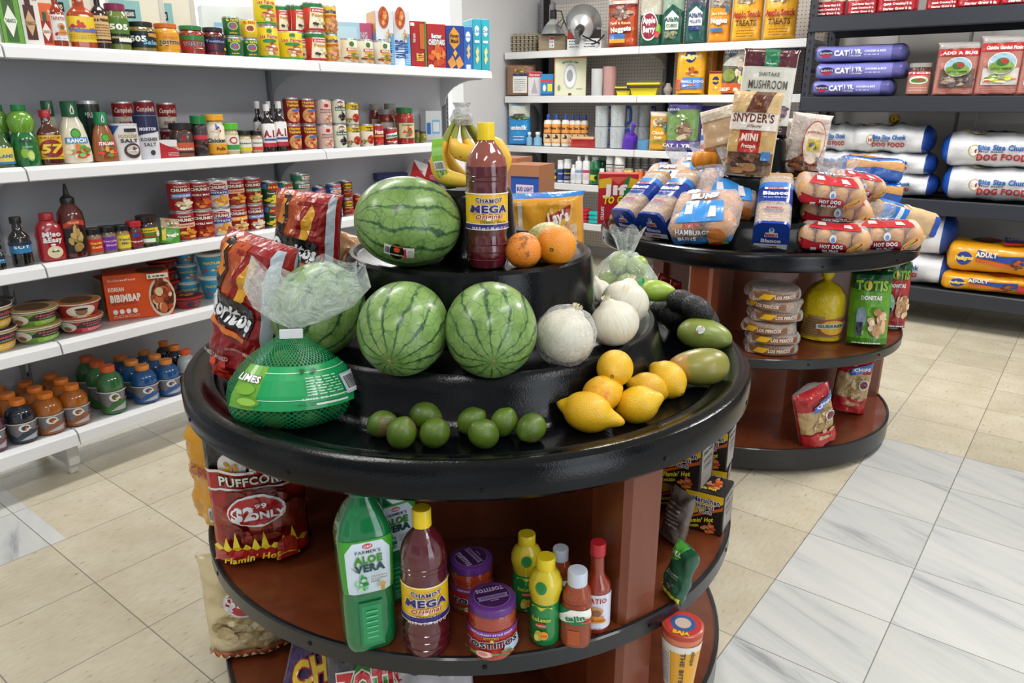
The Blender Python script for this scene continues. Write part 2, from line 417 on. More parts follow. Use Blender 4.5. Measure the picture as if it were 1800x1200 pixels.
o = structure('trim_3', box_mesh('pegboard_panel', XL+.01, XL+.03, 6.65, 7.5, .6, 2.05, pegmat('#f0f2f4', '#a8acb0')))
for i, (x, y) in enumerate(FIX+[(-5.0, 2.5), (-5.0, 5.0), (-5.0, 7.2)]):
    big = i >= len(FIX); hw, hl = ((.3, .82) if big else (.2, .62))
    bm = bmesh.new(); bbox(bm, -hw, hw, -hl, hl, -.08, 0, .01)
    t = thing('ceiling_light', 'fluorescent ceiling fitting above the %s' % ('back room' if big else 'shop floor'), 'light', (x, y, CEIL), 0, 'fluorescent ceiling lights %s' % ('in the back room' if big else 'above the shop floor'))
    obj('housing', frombm('housing', bm, M('#f2f2f2', .4)), t)
    obj('diffuser', box_mesh('diffuser', -hw+.03, hw-.03, -hl+.03, hl-.03, -.088, -.08, M('#ffffff', .4, em=6)), t)
# ================================================================ LONG WHITE SHELVING (left)
LX = -2.67; BX = -3.03; LZ = [.19, .52, .79, 1.105, 1.475]     # shelf tops
SHW = M('#dcdddf', .35, coat=.2); SHG = M('#c2c4cb', .5); UPG = M('#85878c', .45)
SEC = [(-1.40, -.18), (-.18, 1.04), (1.04, 2.26), (2.26, 3.48)]
gon = thing('gondola_shelving', 'long white shelving unit with five levels of groceries along the left', 'shelving', (BX, 1.0, 0))
def gp(name, me, parent=gon): 
    o = obj(name, me, parent)
    if parent is gon: o.location = (-BX, -1.0, 0)
    return o
for (a, b_) in SEC:
    bm = bmesh.new(); bbox(bm, BX-.02, BX, a+.004, b_-.004, .12, 1.50, .002); gp('back_panel', frombm('back_panel', bm, SHG, 30))
def shelfmesh(a, b_, z, base):
    # board with a rolled front lip and a slanted price channel
    t = .03; xf = LX; pr = [(BX, z), (xf-.03, z), (xf-.022, z+.004), (xf-.006, z-.002), (xf+.002, z-.008), (xf+.008, z-(.038 if not base else .048)), (xf+.001, z-(.042 if not base else .052)), (xf-.012, z-.036), (xf-.02, z-.03), (BX, z-.03)]
    V = []; n = len(pr)
    for y in (a+.003, b_-.003): V += [(x, y, zz) for x, zz in pr]
    Fc = [(i, (i+1) % n, n+(i+1) % n, n+i) for i in range(n)] + [tuple(range(n)), tuple(range(n, 2*n))]
    return mk('shelf_board', V, Fc, SHW, None, 30)
def bracket(y, z):
    # curved bracket plate under a shelf
    pts = [(BX, z-.03), (LX-.03, z-.03), (LX-.06, z-.045)]
    for k in range(7):
        a = k/6*pi/2; pts.append((BX+.03+(LX-.12-BX)*(1-sin(a)), z-.045-.13*(1-cos(a))))
    pts += [(BX, z-.19)]
    n = len(pts); V = [(x, y-.004, zz) for x, zz in pts]+[(x, y+.004, zz) for x, zz in pts]
    return mk('bracket', V, [tuple(range(n)), tuple(range(n, 2*n))]+[(i, (i+1) % n, n+(i+1) % n, n+i) for i in range(n)], M('#c9cbce', .4), None, 30)
for (a, b_) in SEC:
    for k, z in enumerate(LZ): 
        s_ = gp('shelf_board', shelfmesh(a, b_, z, k == 0))
for y in [s[0] for s in SEC]+[SEC[-1][1]]:
    bm = bmesh.new(); bbox(bm, BX-.0, BX+.028, y-.014, y+.014, .0, 1.56, .002)
    zz = .2
    while zz < 1.5: bbox(bm, BX+.0275, BX+.0285, y-.003, y+.003, zz, zz+.014, 0, 1); zz += .0254
    gp('upright', frombm('upright', bm, [UPG, M('#26272a', .6)], 30))
    bm = bmesh.new(); bbox(bm, BX-.01, LX-.07, y-.02, y+.02, .035, .13, .004); bbox(bm, LX-.115, LX-.085, y-.016, y+.016, 0, .035, .004)
    gp('base_foot', frombm('base_foot', bm, M('#d4d4d2', .45), 30))
    for k, z in enumerate(LZ[1:]): gp('bracket', bracket(min(max(y, SEC[0][0]+.02), SEC[-1][1]-.02), z))
# ================================================================ PEGBOARD SHELVING (back)
TY = 5.25; TB = 5.72; TZ = [.37, .68, .965, 1.36, 1.70]; TX0, TX1 = -3.885, -1.44
peg = thing('pegboard_shelving', 'white wall shelving with grey pegboard backing and dark gaps in the rear corner', 'shelving', (TX0, TB, 0))
def pp(name, me): o = obj(name, me, peg); o.location = (-TX0, -TB, 0); return o
UPX = [-3.83, -2.66, -1.46]
for a, b_ in zip(UPX, UPX[1:]):
    pp('pegboard', box_mesh('pegboard', a+.075, b_-.015, TB-.012, TB+.004, .1, 2.1, pegmat('#cdc6bf', '#55504c')))
for a in UPX:
    bm = bmesh.new(); bbox(bm, a-.014, a+.014, TB-.03, TB+.01, 0, 2.15, .002); bbox(bm, a+.016, a+.07, TB-.008, TB+.01, 0, 2.15, 0, 1)
    zz = .2
    while zz < 2.1: bbox(bm, a-.003, a+.003, TB-.0305, TB-.0295, zz, zz+.014, 0, 1); zz += .0254
    pp('upright', frombm('upright', bm, [UPG, M('#1d1a1b', .6)], 30))
for a, b_ in ((TX0, UPX[1]-.0), (UPX[1], TX1)):
    for z in TZ:
        bm = bmesh.new(); bbox(bm, a+.002, b_-.002, TY, TB-.02, z-.022, z, .002); bbox(bm, a+.002, b_-.002, TY-.012, TY+.006, z-.05, z+.003, .004)
        pp('shelf_board', frombm('shelf_board', bm, SHW, 30))
for a in UPX:
    for z in TZ:
        pts = [(TB-.03, z-.022), (TY+.03, z-.022), (TY+.06, z-.035), (TB-.1, z-.075), (TB-.03, z-.14)]; n = len(pts); a2 = min(a, TX1-.02)
        V = [(a2-.004, y, q) for y, q in pts]+[(a2+.004, y, q) for y, q in pts]
        pp('bracket', mk('bracket', V, [tuple(range(n)), tuple(range(n, 2*n))]+[(i, (i+1) % n, n+(i+1) % n, n+i) for i in range(n)], M('#c2c3c5', .4), None, 30))
# ================================================================ DARK STEEL RACK (right)
RY = 5.02; RB = 5.55; RZ = [.235, .76, 1.34, 1.80]; RX0, RX1 = -1.41, 1.2
RM = M('#33363f', .42, .2); RD = M('#22242a', .5)
rk = thing('steel_rack', 'dark grey steel storage rack holding sacks of pet food', 'rack', (RX0, RY, 0))
def rp(name, me): o = obj(name, me, rk); o.location = (-RX0, -RY, 0); return o
for x in (RX0, RX1):
    for y in (RY, RB-.04):
        bm = bmesh.new(); bbox(bm, x-.0, x+.045, y, y+.004, 0, 2.4); bbox(bm, x, x+.004, y, y+.045, 0, 2.4)
        z = .1
        while z < 2.35: bbox(bm, x+.016, x+.027, y-.0008, y+.001, z, z+.022, 0, 1); bbox(bm, x-.0008, x+.001, y+.016, y+.027, z, z+.022, 0, 1); z += .05
        rp('post', frombm('post', bm, [RM, M('#0c0c0e', .7)], 30))
    for z in (.3, .9, 1.5, 2.1):
        rp('cross_brace', tube('cross_brace', [(x+.01, RY+.02, z), (x+.01, RB-.02, z+.0)], .012, RD, 6))
for z in RZ:
    for y in (RY-.012, RB-.03):
        bm = bmesh.new(); bbox(bm, RX0+.002, RX1+.04, y, y+.03, z-.085, z+.004, .006); bbox(bm, RX0+.006, RX0+.012, y-.002, y, z-.06, z-.03, 0, 1)
        rp('beam', frombm('beam', bm, [RM, M('#0c0c0e', .7)], 30))
    rp('shelf_deck', box_mesh('shelf_deck', RX0+.01, RX1+.02, RY+.02, RB-.03, z-.03, z-.012, M('#4a4a4c', .6)))
    for k in range(4):
        x = RX0+.3+k*.6; rp('deck_support', box_mesh('deck_support', x, x+.03, RY+.02, RB-.03, z-.05, z-.03, RD))
# blocked door behind the rack, with two brass locks
structure('door_2', box_mesh('door_2', -1.02, -.62, 5.755, 5.78, .1, 2.6, M('#b3b0ad', .5), .004))
structure('trim_2', box_mesh('trim_2', -.60, -.5, 5.75, 5.78, 0, 2.6, M('#bcb9b6', .5), .004))
for z in (1.205, 1.09):
    X = solveX(1572, 5.75, z); me = lathe('deadbolt', [(.033, 0), (.033, .006), (.024, .012), (.02, .02), (.008, .02)], M('#b08a3a', .25, 1), 20)
    o = tag(obj('brass_lock', me, None, (X, 5.755, z)), 'round brass lock on the blocked door behind the rack, %s of the two' % ('upper' if z > 1.15 else 'lower'), 'lock'); o.rotation_euler = (pi/2, 0, 0)
    k_ = obj('keyway', box_mesh('keyway', -.003, .003, -.012, .012, .02, .026, M('#5a4420', .4, 1)), o)
# ================================================================ ROUND DISPLAY STANDS
BLK = M('#0a0b10', .2, coat=.6, bump=.05, bs=420)
BLKR = M('#07080c', .13, coat=0, bump=.10, bs=300)
BLKR.node_tree.nodes['Principled BSDF'].inputs['Specular IOR Level'].default_value = .33
EDGE = M('#15171b', .35, coat=.3)
def woodf(nt, ns, lk, b):
    tc = N(ns, 'TexCoord'); mp = N(ns, 'Mapping'); mp.inputs['Scale'].default_value = (22, 22, 2.2); lk.new(tc.outputs['Object'], mp.inputs[0])
    n = N(ns, 'TexNoise'); n.inputs['Scale'].default_value = 1.2; n.inputs['Detail'].default_value = 4; lk.new(mp.outputs[0], n.inputs['Vector'])
    lk.new(ramp(ns, lk, n.outputs['Fac'], [(.3, '#693019'), (.7, '#7a3c20')]), b.inputs['Base Color']); b.inputs['Roughness'].default_value = .32; b.inputs['Coat Weight'].default_value = .25
WOOD = nodemat('red_brown_laminate', woodf)
C1 = Vector((-1.0305, 1.259)); C2 = Vector((-.9889, 3.0434))
WELL, T2, T3, T4, MID, DECK = .752, .845, .99, 1.128, .41, .10
def display_stand(C, fins, label, dz=0, zmid=MID, r4=.095, tick=0):
    t = thing('display_stand', label, 'display stand', (C.x, C.y, 0))
    prof = [(.598, .715+dz), (.612, .715+dz), (.618, .722+dz), (.619, .762+dz), (.612, .774+dz), (.602, .779+dz), (.588, .778+dz), (.577, .770+dz), (.566, .766+dz), (.556, .768+dz), (.548, .764+dz), (.540, WELL+dz), (.47, WELL+dz),
            (.455, .757+dz), (.44, .775+dz), (.425, .82+dz), (.418, .843+dz), (.411, .8505+dz), (.402, .8505+dz), (.394, T2+dz), (.30, T2+dz), (.288, .852+dz), (.280, .87+dz), (.272, .975+dz), (.268, .992+dz), (.261, .998+dz), (.253, .998+dz), (.246, T3+dz),
            (.13, T3+dz), (.115, .997+dz), (.105, 1.02+dz), (r4, T4-.012+dz), (r4-.004, T4-.002+dz), (r4-.01, T4+.003+dz), (r4-.02, T4+dz), (.002, T4+dz)]
    V = []; Fc = []; seg = 128
    for r, z in prof:
        V += [(r*cos(2*pi*i/seg), r*sin(2*pi*i/seg), z) for i in range(seg)]
    for j in range(len(prof)-1): Fc += [(j*seg+i, j*seg+(i+1) % seg, (j+1)*seg+(i+1) % seg, (j+1)*seg+i) for i in range(seg)]
    n = len(V); V += [(.598*cos(2*pi*i/seg), .598*sin(2*pi*i/seg), .735+dz) for i in range(seg)]; Fc += [(i, (i+1) % seg, n+(i+1) % seg, n+i) for i in range(seg)]
    Fc.append(tuple(n+i for i in range(seg))); Fc.append(tuple((len(prof)-1)*seg+i for i in range(seg)))
    obj('tiered_tray', mk('tiered_tray', V, Fc, BLKR, None, 32), t)
    def disc(name, r, z0, z1, mat): return lathe(name, [(r, z0), (r, z1)], mat, 96, smooth=30)
    def ring(name, r0, r1, z0, z1, mat):
        pr = [(r0, z0), (r1-.003, z0), (r1, z0+.003), (r1, z1-.003), (r1-.003, z1), (r0, z1), (r0, z0)]
        return lathe(name, pr, mat, 96, cap=False, smooth=30)
    for z, hh, nm in ((zmid, .032, 'shelf'), (DECK, .075, 'base_deck')):
        obj(nm, disc(nm, .599, z-.02, z, WOOD), t); obj('edge_trim', ring('edge_trim', .599, .608, z-hh, z+.005, EDGE), t)
    # screws in the trims and the tray skirt
    for z, r in ((zmid-.012, .608), (.738+dz, .6185)):
        for k in range(12):
            a = 2*pi*(k+.35)/12; s = lathe('screw', [(.0045, 0), (.0042, .0015), (.002, .0022)], M('#1c1e22', .3, .8), 12)
            q = obj('screw', s, t, (r*cos(a), r*sin(a), z)); q.rotation_euler = (pi/2, 0, a+pi/2)
    for z0, z1 in ((DECK, zmid-.02), (zmid, .735+dz)):
        obj('core_panel', mk('core_panel', [(.27*cos(rad(fins[0]+60*i)), .27*sin(rad(fins[0]+60*i)), z) for z in (z0, z1) for i in range(6)], [(i, (i+1) % 6, 6+(i+1) % 6, 6+i) for i in range(6)]+[tuple(range(6)), tuple(range(6, 12))], WOOD, None, 20), t)
        for a in fins:
            pts = [(.22, -.02), (.49, -.02), (.505, -.043), (.585, -.043), (.597, -.033), (.597, .033), (.585, .043), (.505, .043), (.49, .02), (.22, .02)]
            n = len(pts); ca, sa = cos(rad(a)), sin(rad(a))
            V = [(x*ca-y*sa, x*sa+y*ca, z) for z in (z0, z1) for x, y in pts]
            obj('fin', mk('fin', V, [(i, (i+1) % n, n+(i+1) % n, n+i) for i in range(n)]+[tuple(range(n)), tuple(range(n, 2*n))], WOOD, None, 20), t)
    for a in (-90, 0, 90, 180, -45, 135):
        r = .5; q = obj('foot', box_mesh('foot', -.045, .045, -.03, .03, 0, DECK-.02, M('#141416', .6), .004), t, (r*cos(rad(a)), r*sin(rad(a)), 0)); q.rotation_euler = (0, 0, rad(a))
    return t
display_stand(C1, (-21, 99, -141), 'round black tiered produce stand with red-brown shelves, the nearer one under the fruit')
display_stand(C2, (-87.4, 32.6, 152.6), 'round black stand with red-brown shelves farther back, piled with bread', dz=.045, zmid=.445)
# ================================================================ FRUIT AND VEGETABLES
def ellipsoid(name, prof, mats, seg=40, rings=28, fn=None, smooth=60):
    """prof(t) -> radius for t in 0..1 along local Z (-h..h); fn perturbs"""
    V = []; Fc = []
    for j in range(rings+1):
        t = j/rings; r, z = prof(t)
        for i in range(seg):
            a = 2*pi*i/seg; p = Vector((r*cos(a), r*sin(a), z))
            if fn: p = fn(p, a, t)
            V.append(p)
    for j in range(rings): Fc += [(j*seg+i, j*seg+(i+1) % seg, (j+1)*seg+(i+1) % seg, (j+1)*seg+i) for i in range(seg)]
    Fc += [tuple(range(seg)), tuple(rings*seg+i for i in range(seg))]
    return mk(name, V, Fc, mats, None, smooth)
def ovo(rx, hz, nip=0, flat=0, p=2):
    def f(t):
        u = cos(pi*(1-t)); s = sin(pi*t)
        r = rx*max(s, .0)**(2/p)+.0006; z = hz*u
        if nip: r += 0; z += nip*max(0, (u-.86)/.14)**1.6 - nip*.5*max(0, (-u-.9)/.1)**1.6
        return r, z
    return f
def melonmat(nt, ns, lk, b):
    tc = N(ns, 'TexCoord'); sp = N(ns, 'SeparateXYZ'); lk.new(tc.outputs['Object'], sp.inputs[0])
    oi = N(ns, 'ObjectInfo')
    nz = N(ns, 'TexNoise', noise_dimensions='4D'); nz.inputs['Scale'].default_value = 26; nz.inputs['Detail'].default_value = 5; nz.inputs['Roughness'].default_value = .65
    lk.new(tc.outputs['Object'], nz.inputs['Vector']); lk.new(math_(ns, lk, 'MULTIPLY', oi.outputs['Random'], 20), nz.inputs['W'])
    n2 = N(ns, 'TexNoise', noise_dimensions='4D'); n2.inputs['Scale'].default_value = 9; n2.inputs['Detail'].default_value = 2
    lk.new(tc.outputs['Object'], n2.inputs['Vector']); lk.new(math_(ns, lk, 'MULTIPLY', oi.outputs['Random'], 31), n2.inputs['W'])
    at = math_(ns, lk, 'ARCTAN2', sp.outputs[1], sp.outputs[0]); k = math_(ns, lk, 'MULTIPLY', at, 13/(2*pi))
    d = math_(ns, lk, 'MULTIPLY', math_(ns, lk, 'SUBTRACT', nz.outputs['Fac'], .5), 1.0)
    d2 = math_(ns, lk, 'MULTIPLY', math_(ns, lk, 'SUBTRACT', n2.outputs['Fac'], .5), 1.3)
    k2 = math_(ns, lk, 'ADD', math_(ns, lk, 'ADD', k, d), d2)
    pg = math_(ns, lk, 'PINGPONG', k2, .5)      # 0 at stripe centre
    wd = math_(ns, lk, 'ADD', math_(ns, lk, 'MULTIPLY', math_(ns, lk, 'SUBTRACT', n2.outputs['Fac'], .3), .22), .055)
    st = math_(ns, lk, 'DIVIDE', pg, wd)
    vo = N(ns, 'TexVoronoi', feature='DISTANCE_TO_EDGE'); vo.inputs['Scale'].default_value = 42
    wv = N(ns, 'VectorMath', operation='ADD'); sc = N(ns, 'VectorMath', operation='SCALE'); lk.new(nz.outputs['Color'], sc.inputs[0]); sc.inputs['Scale'].default_value = .02
    lk.new(tc.outputs['Object'], wv.inputs[0]); lk.new(sc.outputs[0], wv.inputs[1]); lk.new(wv.outputs[0], vo.inputs['Vector'])
    vein = math_(ns, lk, 'LESS_THAN', vo.outputs['Distance'], math_(ns, lk, 'MULTIPLY', math_(ns, lk, 'SUBTRACT', .62, pg), .10))
    base = ramp(ns, lk, nz.outputs['Fac'], [(.35, '#65863f'), (.6, '#86a65e')])
    dk = ramp(ns, lk, st, [(.75, '#2c4f2b'), (1.15, '#ffffff')]); 
    sm = ramp(ns, lk, st, [(.7, '#ffffff'), (1.1, '#000000')])
    m1 = N(ns, 'MixRGB'); lk.new(math_(ns, lk, 'MULTIPLY', vein, .7), m1.inputs[0]); lk.new(base, m1.inputs[1]); m1.inputs[2].default_value = hexc('#4d7440')
    m2 = N(ns, 'MixRGB'); lk.new(sm, m2.inputs[0]); lk.new(m1.outputs[0], m2.inputs[1])
    dc = ramp(ns, lk, vo.outputs['Distance'], [(.0, '#27452a'), (.25, '#47703f')]); lk.new(dc, m2.inputs[2])
    lk.new(m2.outputs[0], b.inputs['Base Color']); b.inputs['Roughness'].default_value = .33; b.inputs['Coat Weight'].default_value = .15
MEL = nodemat('watermelon_rind', melonmat)
def stempatch(r, z, up=1):
    return lathe('stem_scar', [(.0095*(1+.2*k), z+up*(.001+.0005*k)) for k in range(2)]+[(.004, z+up*.003), (.0035, z+up*.006), (.001, z+up*.006)], M('#8a7a4e', .8), 12, wob=.2)
def melon(key, rx, hz):
    reg(key, 'watermelon', 2*rx, 2*rx, [('watermelon', ellipsoid('watermelon', ovo(rx, hz, p=2.15), MEL, 64, 48), None), ('stem_scar', stempatch(.01, -hz*1.0+.0035, -1), 0)])
melon('melon_long', .088, .105); melon('melon_small', .086, .094)
def orient(axis):   # rotation taking local +Z to axis
    return Vector(axis).normalized().to_track_quat('Z', 'Y').to_euler()
def fit(px, py, z, r):   # centre of a round thing whose outline is centred on the pixel and which rests at height z
    return atz(px, py, z+r)
def cam_dir(p): v = Vector((0, 0, CH))-Vector(p); return v.normalized()
def put_round(key, label, px, py, z, r, axis, group=None, s=1, hz=None):
    """px,py = centre of the outline; r = half height of the thing as it lies"""
    p = atz(px, py, z+r); return place(key, label, p, 0, (s, s, s), group, orient(axis))
def ax_local(p, right, up, toward):
    d = cam_dir(p); rt = Vector((0, 0, 1)).cross(d); rt = -rt if rt.dot(_R) < 0 else rt; rt.normalize(); u = d.cross(rt); u = -u if u.z < 0 else u
    return rt*right+u*up+d*toward
def lying(key, label, px, py, z, r, right, up, toward, group=None, s=1):
    p = atz(px, py, z+r*s); return place(key, label, p, 0, (s, s, s), group, orient(ax_local(p, right, up, toward)))
# stem scar sits at local -Z
lying('melon_long', 'large striped watermelon lying sideways on the top tier, sticker near its base', 717, 390, T3, .088, -1, .10, .25)
lying('melon_small', 'round watermelon on the middle tier beside the bagged limes, left of its twin', 709, 577, T2, .086, .30, .62, -.72, None, .92)
lying('melon_small', 'round watermelon on the middle tier right of its twin and left of the white onion', 863, 579, T2, .086, -.04, .60, -.78, None, .93)
lying('melon_small', 'watermelon behind the clear plastic of the lime net', 560, 545, T2-.01, .088, .5, .7, -.3)
# sticker on the large melon
def citrus(cols, bs, bump=.5, sp=None):
    def f(nt, ns, lk, b):
        tc = N(ns, 'TexCoord'); oi = N(ns, 'ObjectInfo')
        n = N(ns, 'TexNoise', noise_dimensions='4D'); n.inputs['Scale'].default_value = 14; n.inputs['Detail'].default_value = 3; lk.new(tc.outputs['Object'], n.inputs['Vector']); lk.new(math_(ns, lk, 'MULTIPLY', oi.outputs['Random'], 40), n.inputs['W'])
        c = ramp(ns, lk, n.outputs['Fac'], [(.3, cols[0]), (.65, cols[1])])
        if sp:
            n3 = N(ns, 'TexNoise', noise_dimensions='4D'); n3.inputs['Scale'].default_value = sp[1]; n3.inputs['Detail'].default_value = 6; n3.inputs['Roughness'].default_value = .7; lk.new(tc.outputs['Object'], n3.inputs['Vector']); lk.new(math_(ns, lk, 'MULTIPLY', oi.outputs['Random'], 77), n3.inputs['W'])
            mm = ramp(ns, lk, n3.outputs['Fac'], [(sp[2], '#000000'), (sp[2]+.05, '#ffffff')])
            mx = N(ns, 'MixRGB'); lk.new(math_(ns, lk, 'MULTIPLY', mm, .8), mx.inputs[0]); lk.new(c, mx.inputs[1]); mx.inputs[2].default_value = hexc(sp[0]); c = mx.outputs[0]
        lk.new(c, b.inputs['Base Color']); b.inputs['Roughness'].default_value = .36; b.inputs['Coat Weight'].default_value = .2; b.inputs['Coat Roughness'].default_value = .2
        v = N(ns, 'TexVoronoi'); v.inputs['Scale'].default_value = bs; lk.new(tc.outputs['Object'], v.inputs['Vector'])
        bp = N(ns, 'Bump'); bp.inputs['Strength'].default_value = bump; bp.inputs['Distance'].default_value = .0012; lk.new(v.outputs['Distance'], bp.inputs['Height']); lk.new(bp.outputs[0], b.inputs['Normal'])
        b.inputs['Subsurface Weight'].default_value = .08; b.inputs['Subsurface Radius'].default_value = (.01, .006, .002)
    return f
LEM = nodemat('lemon_peel', citrus(('#e0a814', '#efc220'), 520))
LEMO = nodemat('lemon_peel_orange', citrus(('#eda81c', '#f4c024'), 520, sp=('#e07a18', 9, .52)))
LIM = nodemat('lime_peel', citrus(('#3c5714', '#5e7a20'), 600, .3, ('#7d6444', 13, .545)))
ORA = nodemat('orange_peel', citrus(('#e88416', '#efa022'), 420, .7))
ORD = nodemat('orange_peel_scarred', citrus(('#ee8122', '#f39a34'), 420, .7, ('#6e401c', 22, .53)))
PALEM = nodemat('mango_green_pale', citrus(('#8fae32', '#a5c24a'), 300, .05))
MANG = nodemat('mango_skin', citrus(('#73803a', '#93883a'), 380, .08, ('#b98838', 9, .545)))
MANY = nodemat('mango_skin_green', citrus(('#667a36', '#86923f'), 380, .08, ('#a88a3a', 8, .58)))
CANT = nodemat('melon_netted_rind', citrus(('#9aa34c', '#bdb76a'), 200, .9, ('#d6cb94', 60, .5)))
def fruit(key, cat, mat, rx, hz, nip=0, p=2, scar='#7a5a2a', scarr=.0035, nm=None, fn=None):
    me = ellipsoid(nm or key, ovo(rx, hz, nip, p=p), mat, 36, 28, fn)
    zb = -hz-(nip*.5 if nip else 0)
    reg(key, cat, 2*rx, 2*hz, [(nm or key, me, None), ('stem_end', lathe('stem_end', [(scarr, zb+.0016), (scarr*.8, zb-.0008), (.0006, zb+.0004)], M(scar, .8), 10, wob=.3), 0)])
fruit('lemon', 'lemon', LEM, .0315, .037, .009)
fruit('lemon_nippled', 'lemon', LEM, .034, .043, .022, nm='lemon')
fruit('lemon_orange', 'lemon', LEMO, .0315, .036, .006, nm='lemon')
fruit('lime', 'lime', LIM, .0225, .0262, .003, scar='#9a9a5a', scarr=.0025)
fruit('orange', 'orange', ORA, .041, .040, 0, scar='#5c4a1a', scarr=.005)
fruit('orange_scarred', 'orange', ORD, .041, .040, 0, scar='#5c4a1a', scarr=.004, nm='orange')
fruit('cantaloupe', 'melon', CANT, .056, .058, 0, scar='#8a7a4a', scarr=.006, nm='netted_melon')
def mfn(p, a, t):
    p = p.copy(); p.x += .010*sin(pi*t)+.012*(t-.5); p.y *= .88; return p
def mprof(rx, hz):
    def f(t):
        u = cos(pi*(1-t)); s = sin(pi*t); return rx*s**.9*(1-.14*u)+.0005, hz*u
    return f
for k, m_, s in (('mango', MANG, 1), ('mango_green', MANY, 1), ('mango_pale', PALEM, .8)):
    me = ellipsoid('mango', mprof(.041*s, .062*s), m_, 36, 28, mfn)
    reg(k, 'mango', .09*s, .12*s, [('mango', me, None), ('stem_end', lathe('stem_end', [(.004, -.0605*s), (.003, -.0635*s), (.0005, -.063*s)], M('#5a4424', .8), 10), 0)])
avm = M('#1b1c20', .45, bump=1.0, bs=170, coat=.1)
def aprof(t):
    u = cos(pi*(1-t)); s = sin(pi*t); return .0285*s*(1-.2*u)+.0004, .043*u
reg('avocado', 'avocado', .06, .084, [('avocado', ellipsoid('avocado', aprof, avm, 30, 24), None), ('stem_end', lathe('stem_end', [(.003, .042), (.0028, .0445), (.0006, .0448)], M('#6a5434', .8), 10), 0)])
# lemons
WB = WELL
for key, lab, px, py, r, rt, up, tw, s in (
    ('lemon_nippled', 'largest lemon, with a long pointed tip, at the left front of the lemon group', 1033, 724, .034, 1, -.25, .05, 1.03),
    ('lemon_orange', 'orange-tinged lemon behind the pointed lemon', 1058, 692, .0315, .8, .35, -.4, 1.02),
    ('lemon', 'lemon showing its stem end, topmost of the lemon group against the tier', 1081, 647, .0315, .1, .35, -.95, 1.04),
    ('lemon', 'lemon at the front of the group with its tip pointing right', 1121, 711, .0315, .75, .3, .1, 1.05),
    ('lemon', 'small lemon half hidden behind the front lemon, stem end pointing left', 1139, 684, .030, -.8, .2, .3, 1.0),
    ('lemon', 'lemon touching the mangos, stem end turned to the right', 1173, 667, .0315, -.65, .55, -.5, 1.1)):
    lying(key, lab, px, py, WB+(.056 if 'topmost' in lab else .022 if 'tinged' in lab else 0), r, rt, up, tw, None, s)
for i, (px, py, rt, up, tw, s, lab) in enumerate((
    (671, 745, .8, .3, .4, 1.0, 'dark lime at the left end of the loose limes, half behind its neighbour'),
    (706, 761, .3, .8, .5, 1.08, 'lime second from the left in the front row of loose limes'),
    (748, 730, .9, -.2, .3, 1.05, 'lime with a brown patch and yellow end in the back row, left group'),
    (764, 761, .5, .5, .8, 1.08, 'mottled lime in front of the brown-patched one'),
    (829, 740, .7, .5, .3, 1.0, 'dull lime at the back left of the right group of four'),
    (850, 762, -.6, .5, .6, 1.08, 'lime at the front of the right group of four'),
    (886, 742, .4, .7, .4, 1.0, 'smooth lime at the back right of the right group of four'),
    (934, 752, -.5, -.6, .6, 1.06, 'lime with a brown underside at the right end of the loose limes'))):
    lying('lime', lab, px, py, WB+(.006 if py < 744 else 0), .0225, rt, up, tw, None, s)
lying('mango', 'large olive and orange mango beside the lemons', 1227, 642, WB, .040, -.85, -.1, .2, None, 1.02)
lying('mango_green', 'green mango with a round price sticker, behind the olive one', 1238, 590, WB, .038, .9, -.15, .2, None, 1.0)
lying('mango_pale', 'small bright green mango behind the avocados', 1158, 513, WB+.078, .035, .9, -.1, -.2, None, .9)
for i, (px, py, dz, rt, up, lab) in enumerate((
    (1169, 545, .018, .9, .2, 'leftmost dark avocado, at the back by the tier'), (1194, 567, .003, .8, -.3, 'dark avocado nearest the green mango, at the front of the pile'), (1188, 553, .03, .9, .15, 'dark avocado in the middle of the pile'),
    (1201, 530, .07, .9, -.1, 'dark avocado farthest back in the pile'), (1227, 543, .065, .8, -.35, 'dark avocado at the back right of the pile'), (1240, 560, .038, .7, -.5, 'rightmost dark avocado, behind the stickered mango'),
    (1213, 575, -.0, .8, -.2, 'dark avocado mostly hidden behind the stickered mango'), (1204, 556, .0, .9, .1, 'dark avocado at the bottom of the pile, under the farthest one'), (1232, 572, .0, .8, .1, 'dark avocado at the bottom of the pile, under the back right one'))):
    lying('avocado', lab, px, py, WB+dz, .0285, rt, up, .2, None, .95 if i != 6 else .85)
lying('orange_scarred', 'brown-scarred orange on the top tier against the tall bottle', 920, 440, T3, .0395, .2, .5, -.3, None, .88)
lying('orange', 'orange showing its stem end at the right edge of the top tier', 978, 431, T3, .041, .25, .25, -1, None, .97)
lying('cantaloupe', 'netted green melon half hidden behind the oranges', 962, 432, T3-.02, .056, .3, .9, .2, None, .85)
# stickers
def sticker(parent, name, spec, W, H, R, rot=None, loc=None, label=None):
    me = design(name, spec, W, H, lambda x, y, o: ((R+o)*sin(x/R)*cos((y-H/2)/R), -(R+o)*cos(x/R)*cos((y-H/2)/R), (R+o)*sin((y-H/2)/R)), cx=W/10, cy=H/8)
    return me
def attach_world(me, name, root, center, direction, R_, roll=0, label=None):
    """puts a curved sticker on root so that it faces a direction from center"""
    q = Vector(direction).normalized().to_track_quat('-Y', 'Z'); m = Matrix.Translation(center) @ q.to_matrix().to_4x4() @ Matrix.Rotation(roll, 4, 'Y')
    o = bpy.data.objects.new(name, me); COL.objects.link(o); o.parent = root
    bpy.context.view_layer.update(); o.matrix_parent_inverse = root.matrix_world.inverted(); o.matrix_world = m
    if label: o['label'] = label
    return o
def find(sub): return [o for o in COL.objects if o.get('label', '').startswith(sub)][0]
bpy.context.view_layer.update()
mo = find('large striped watermelon')
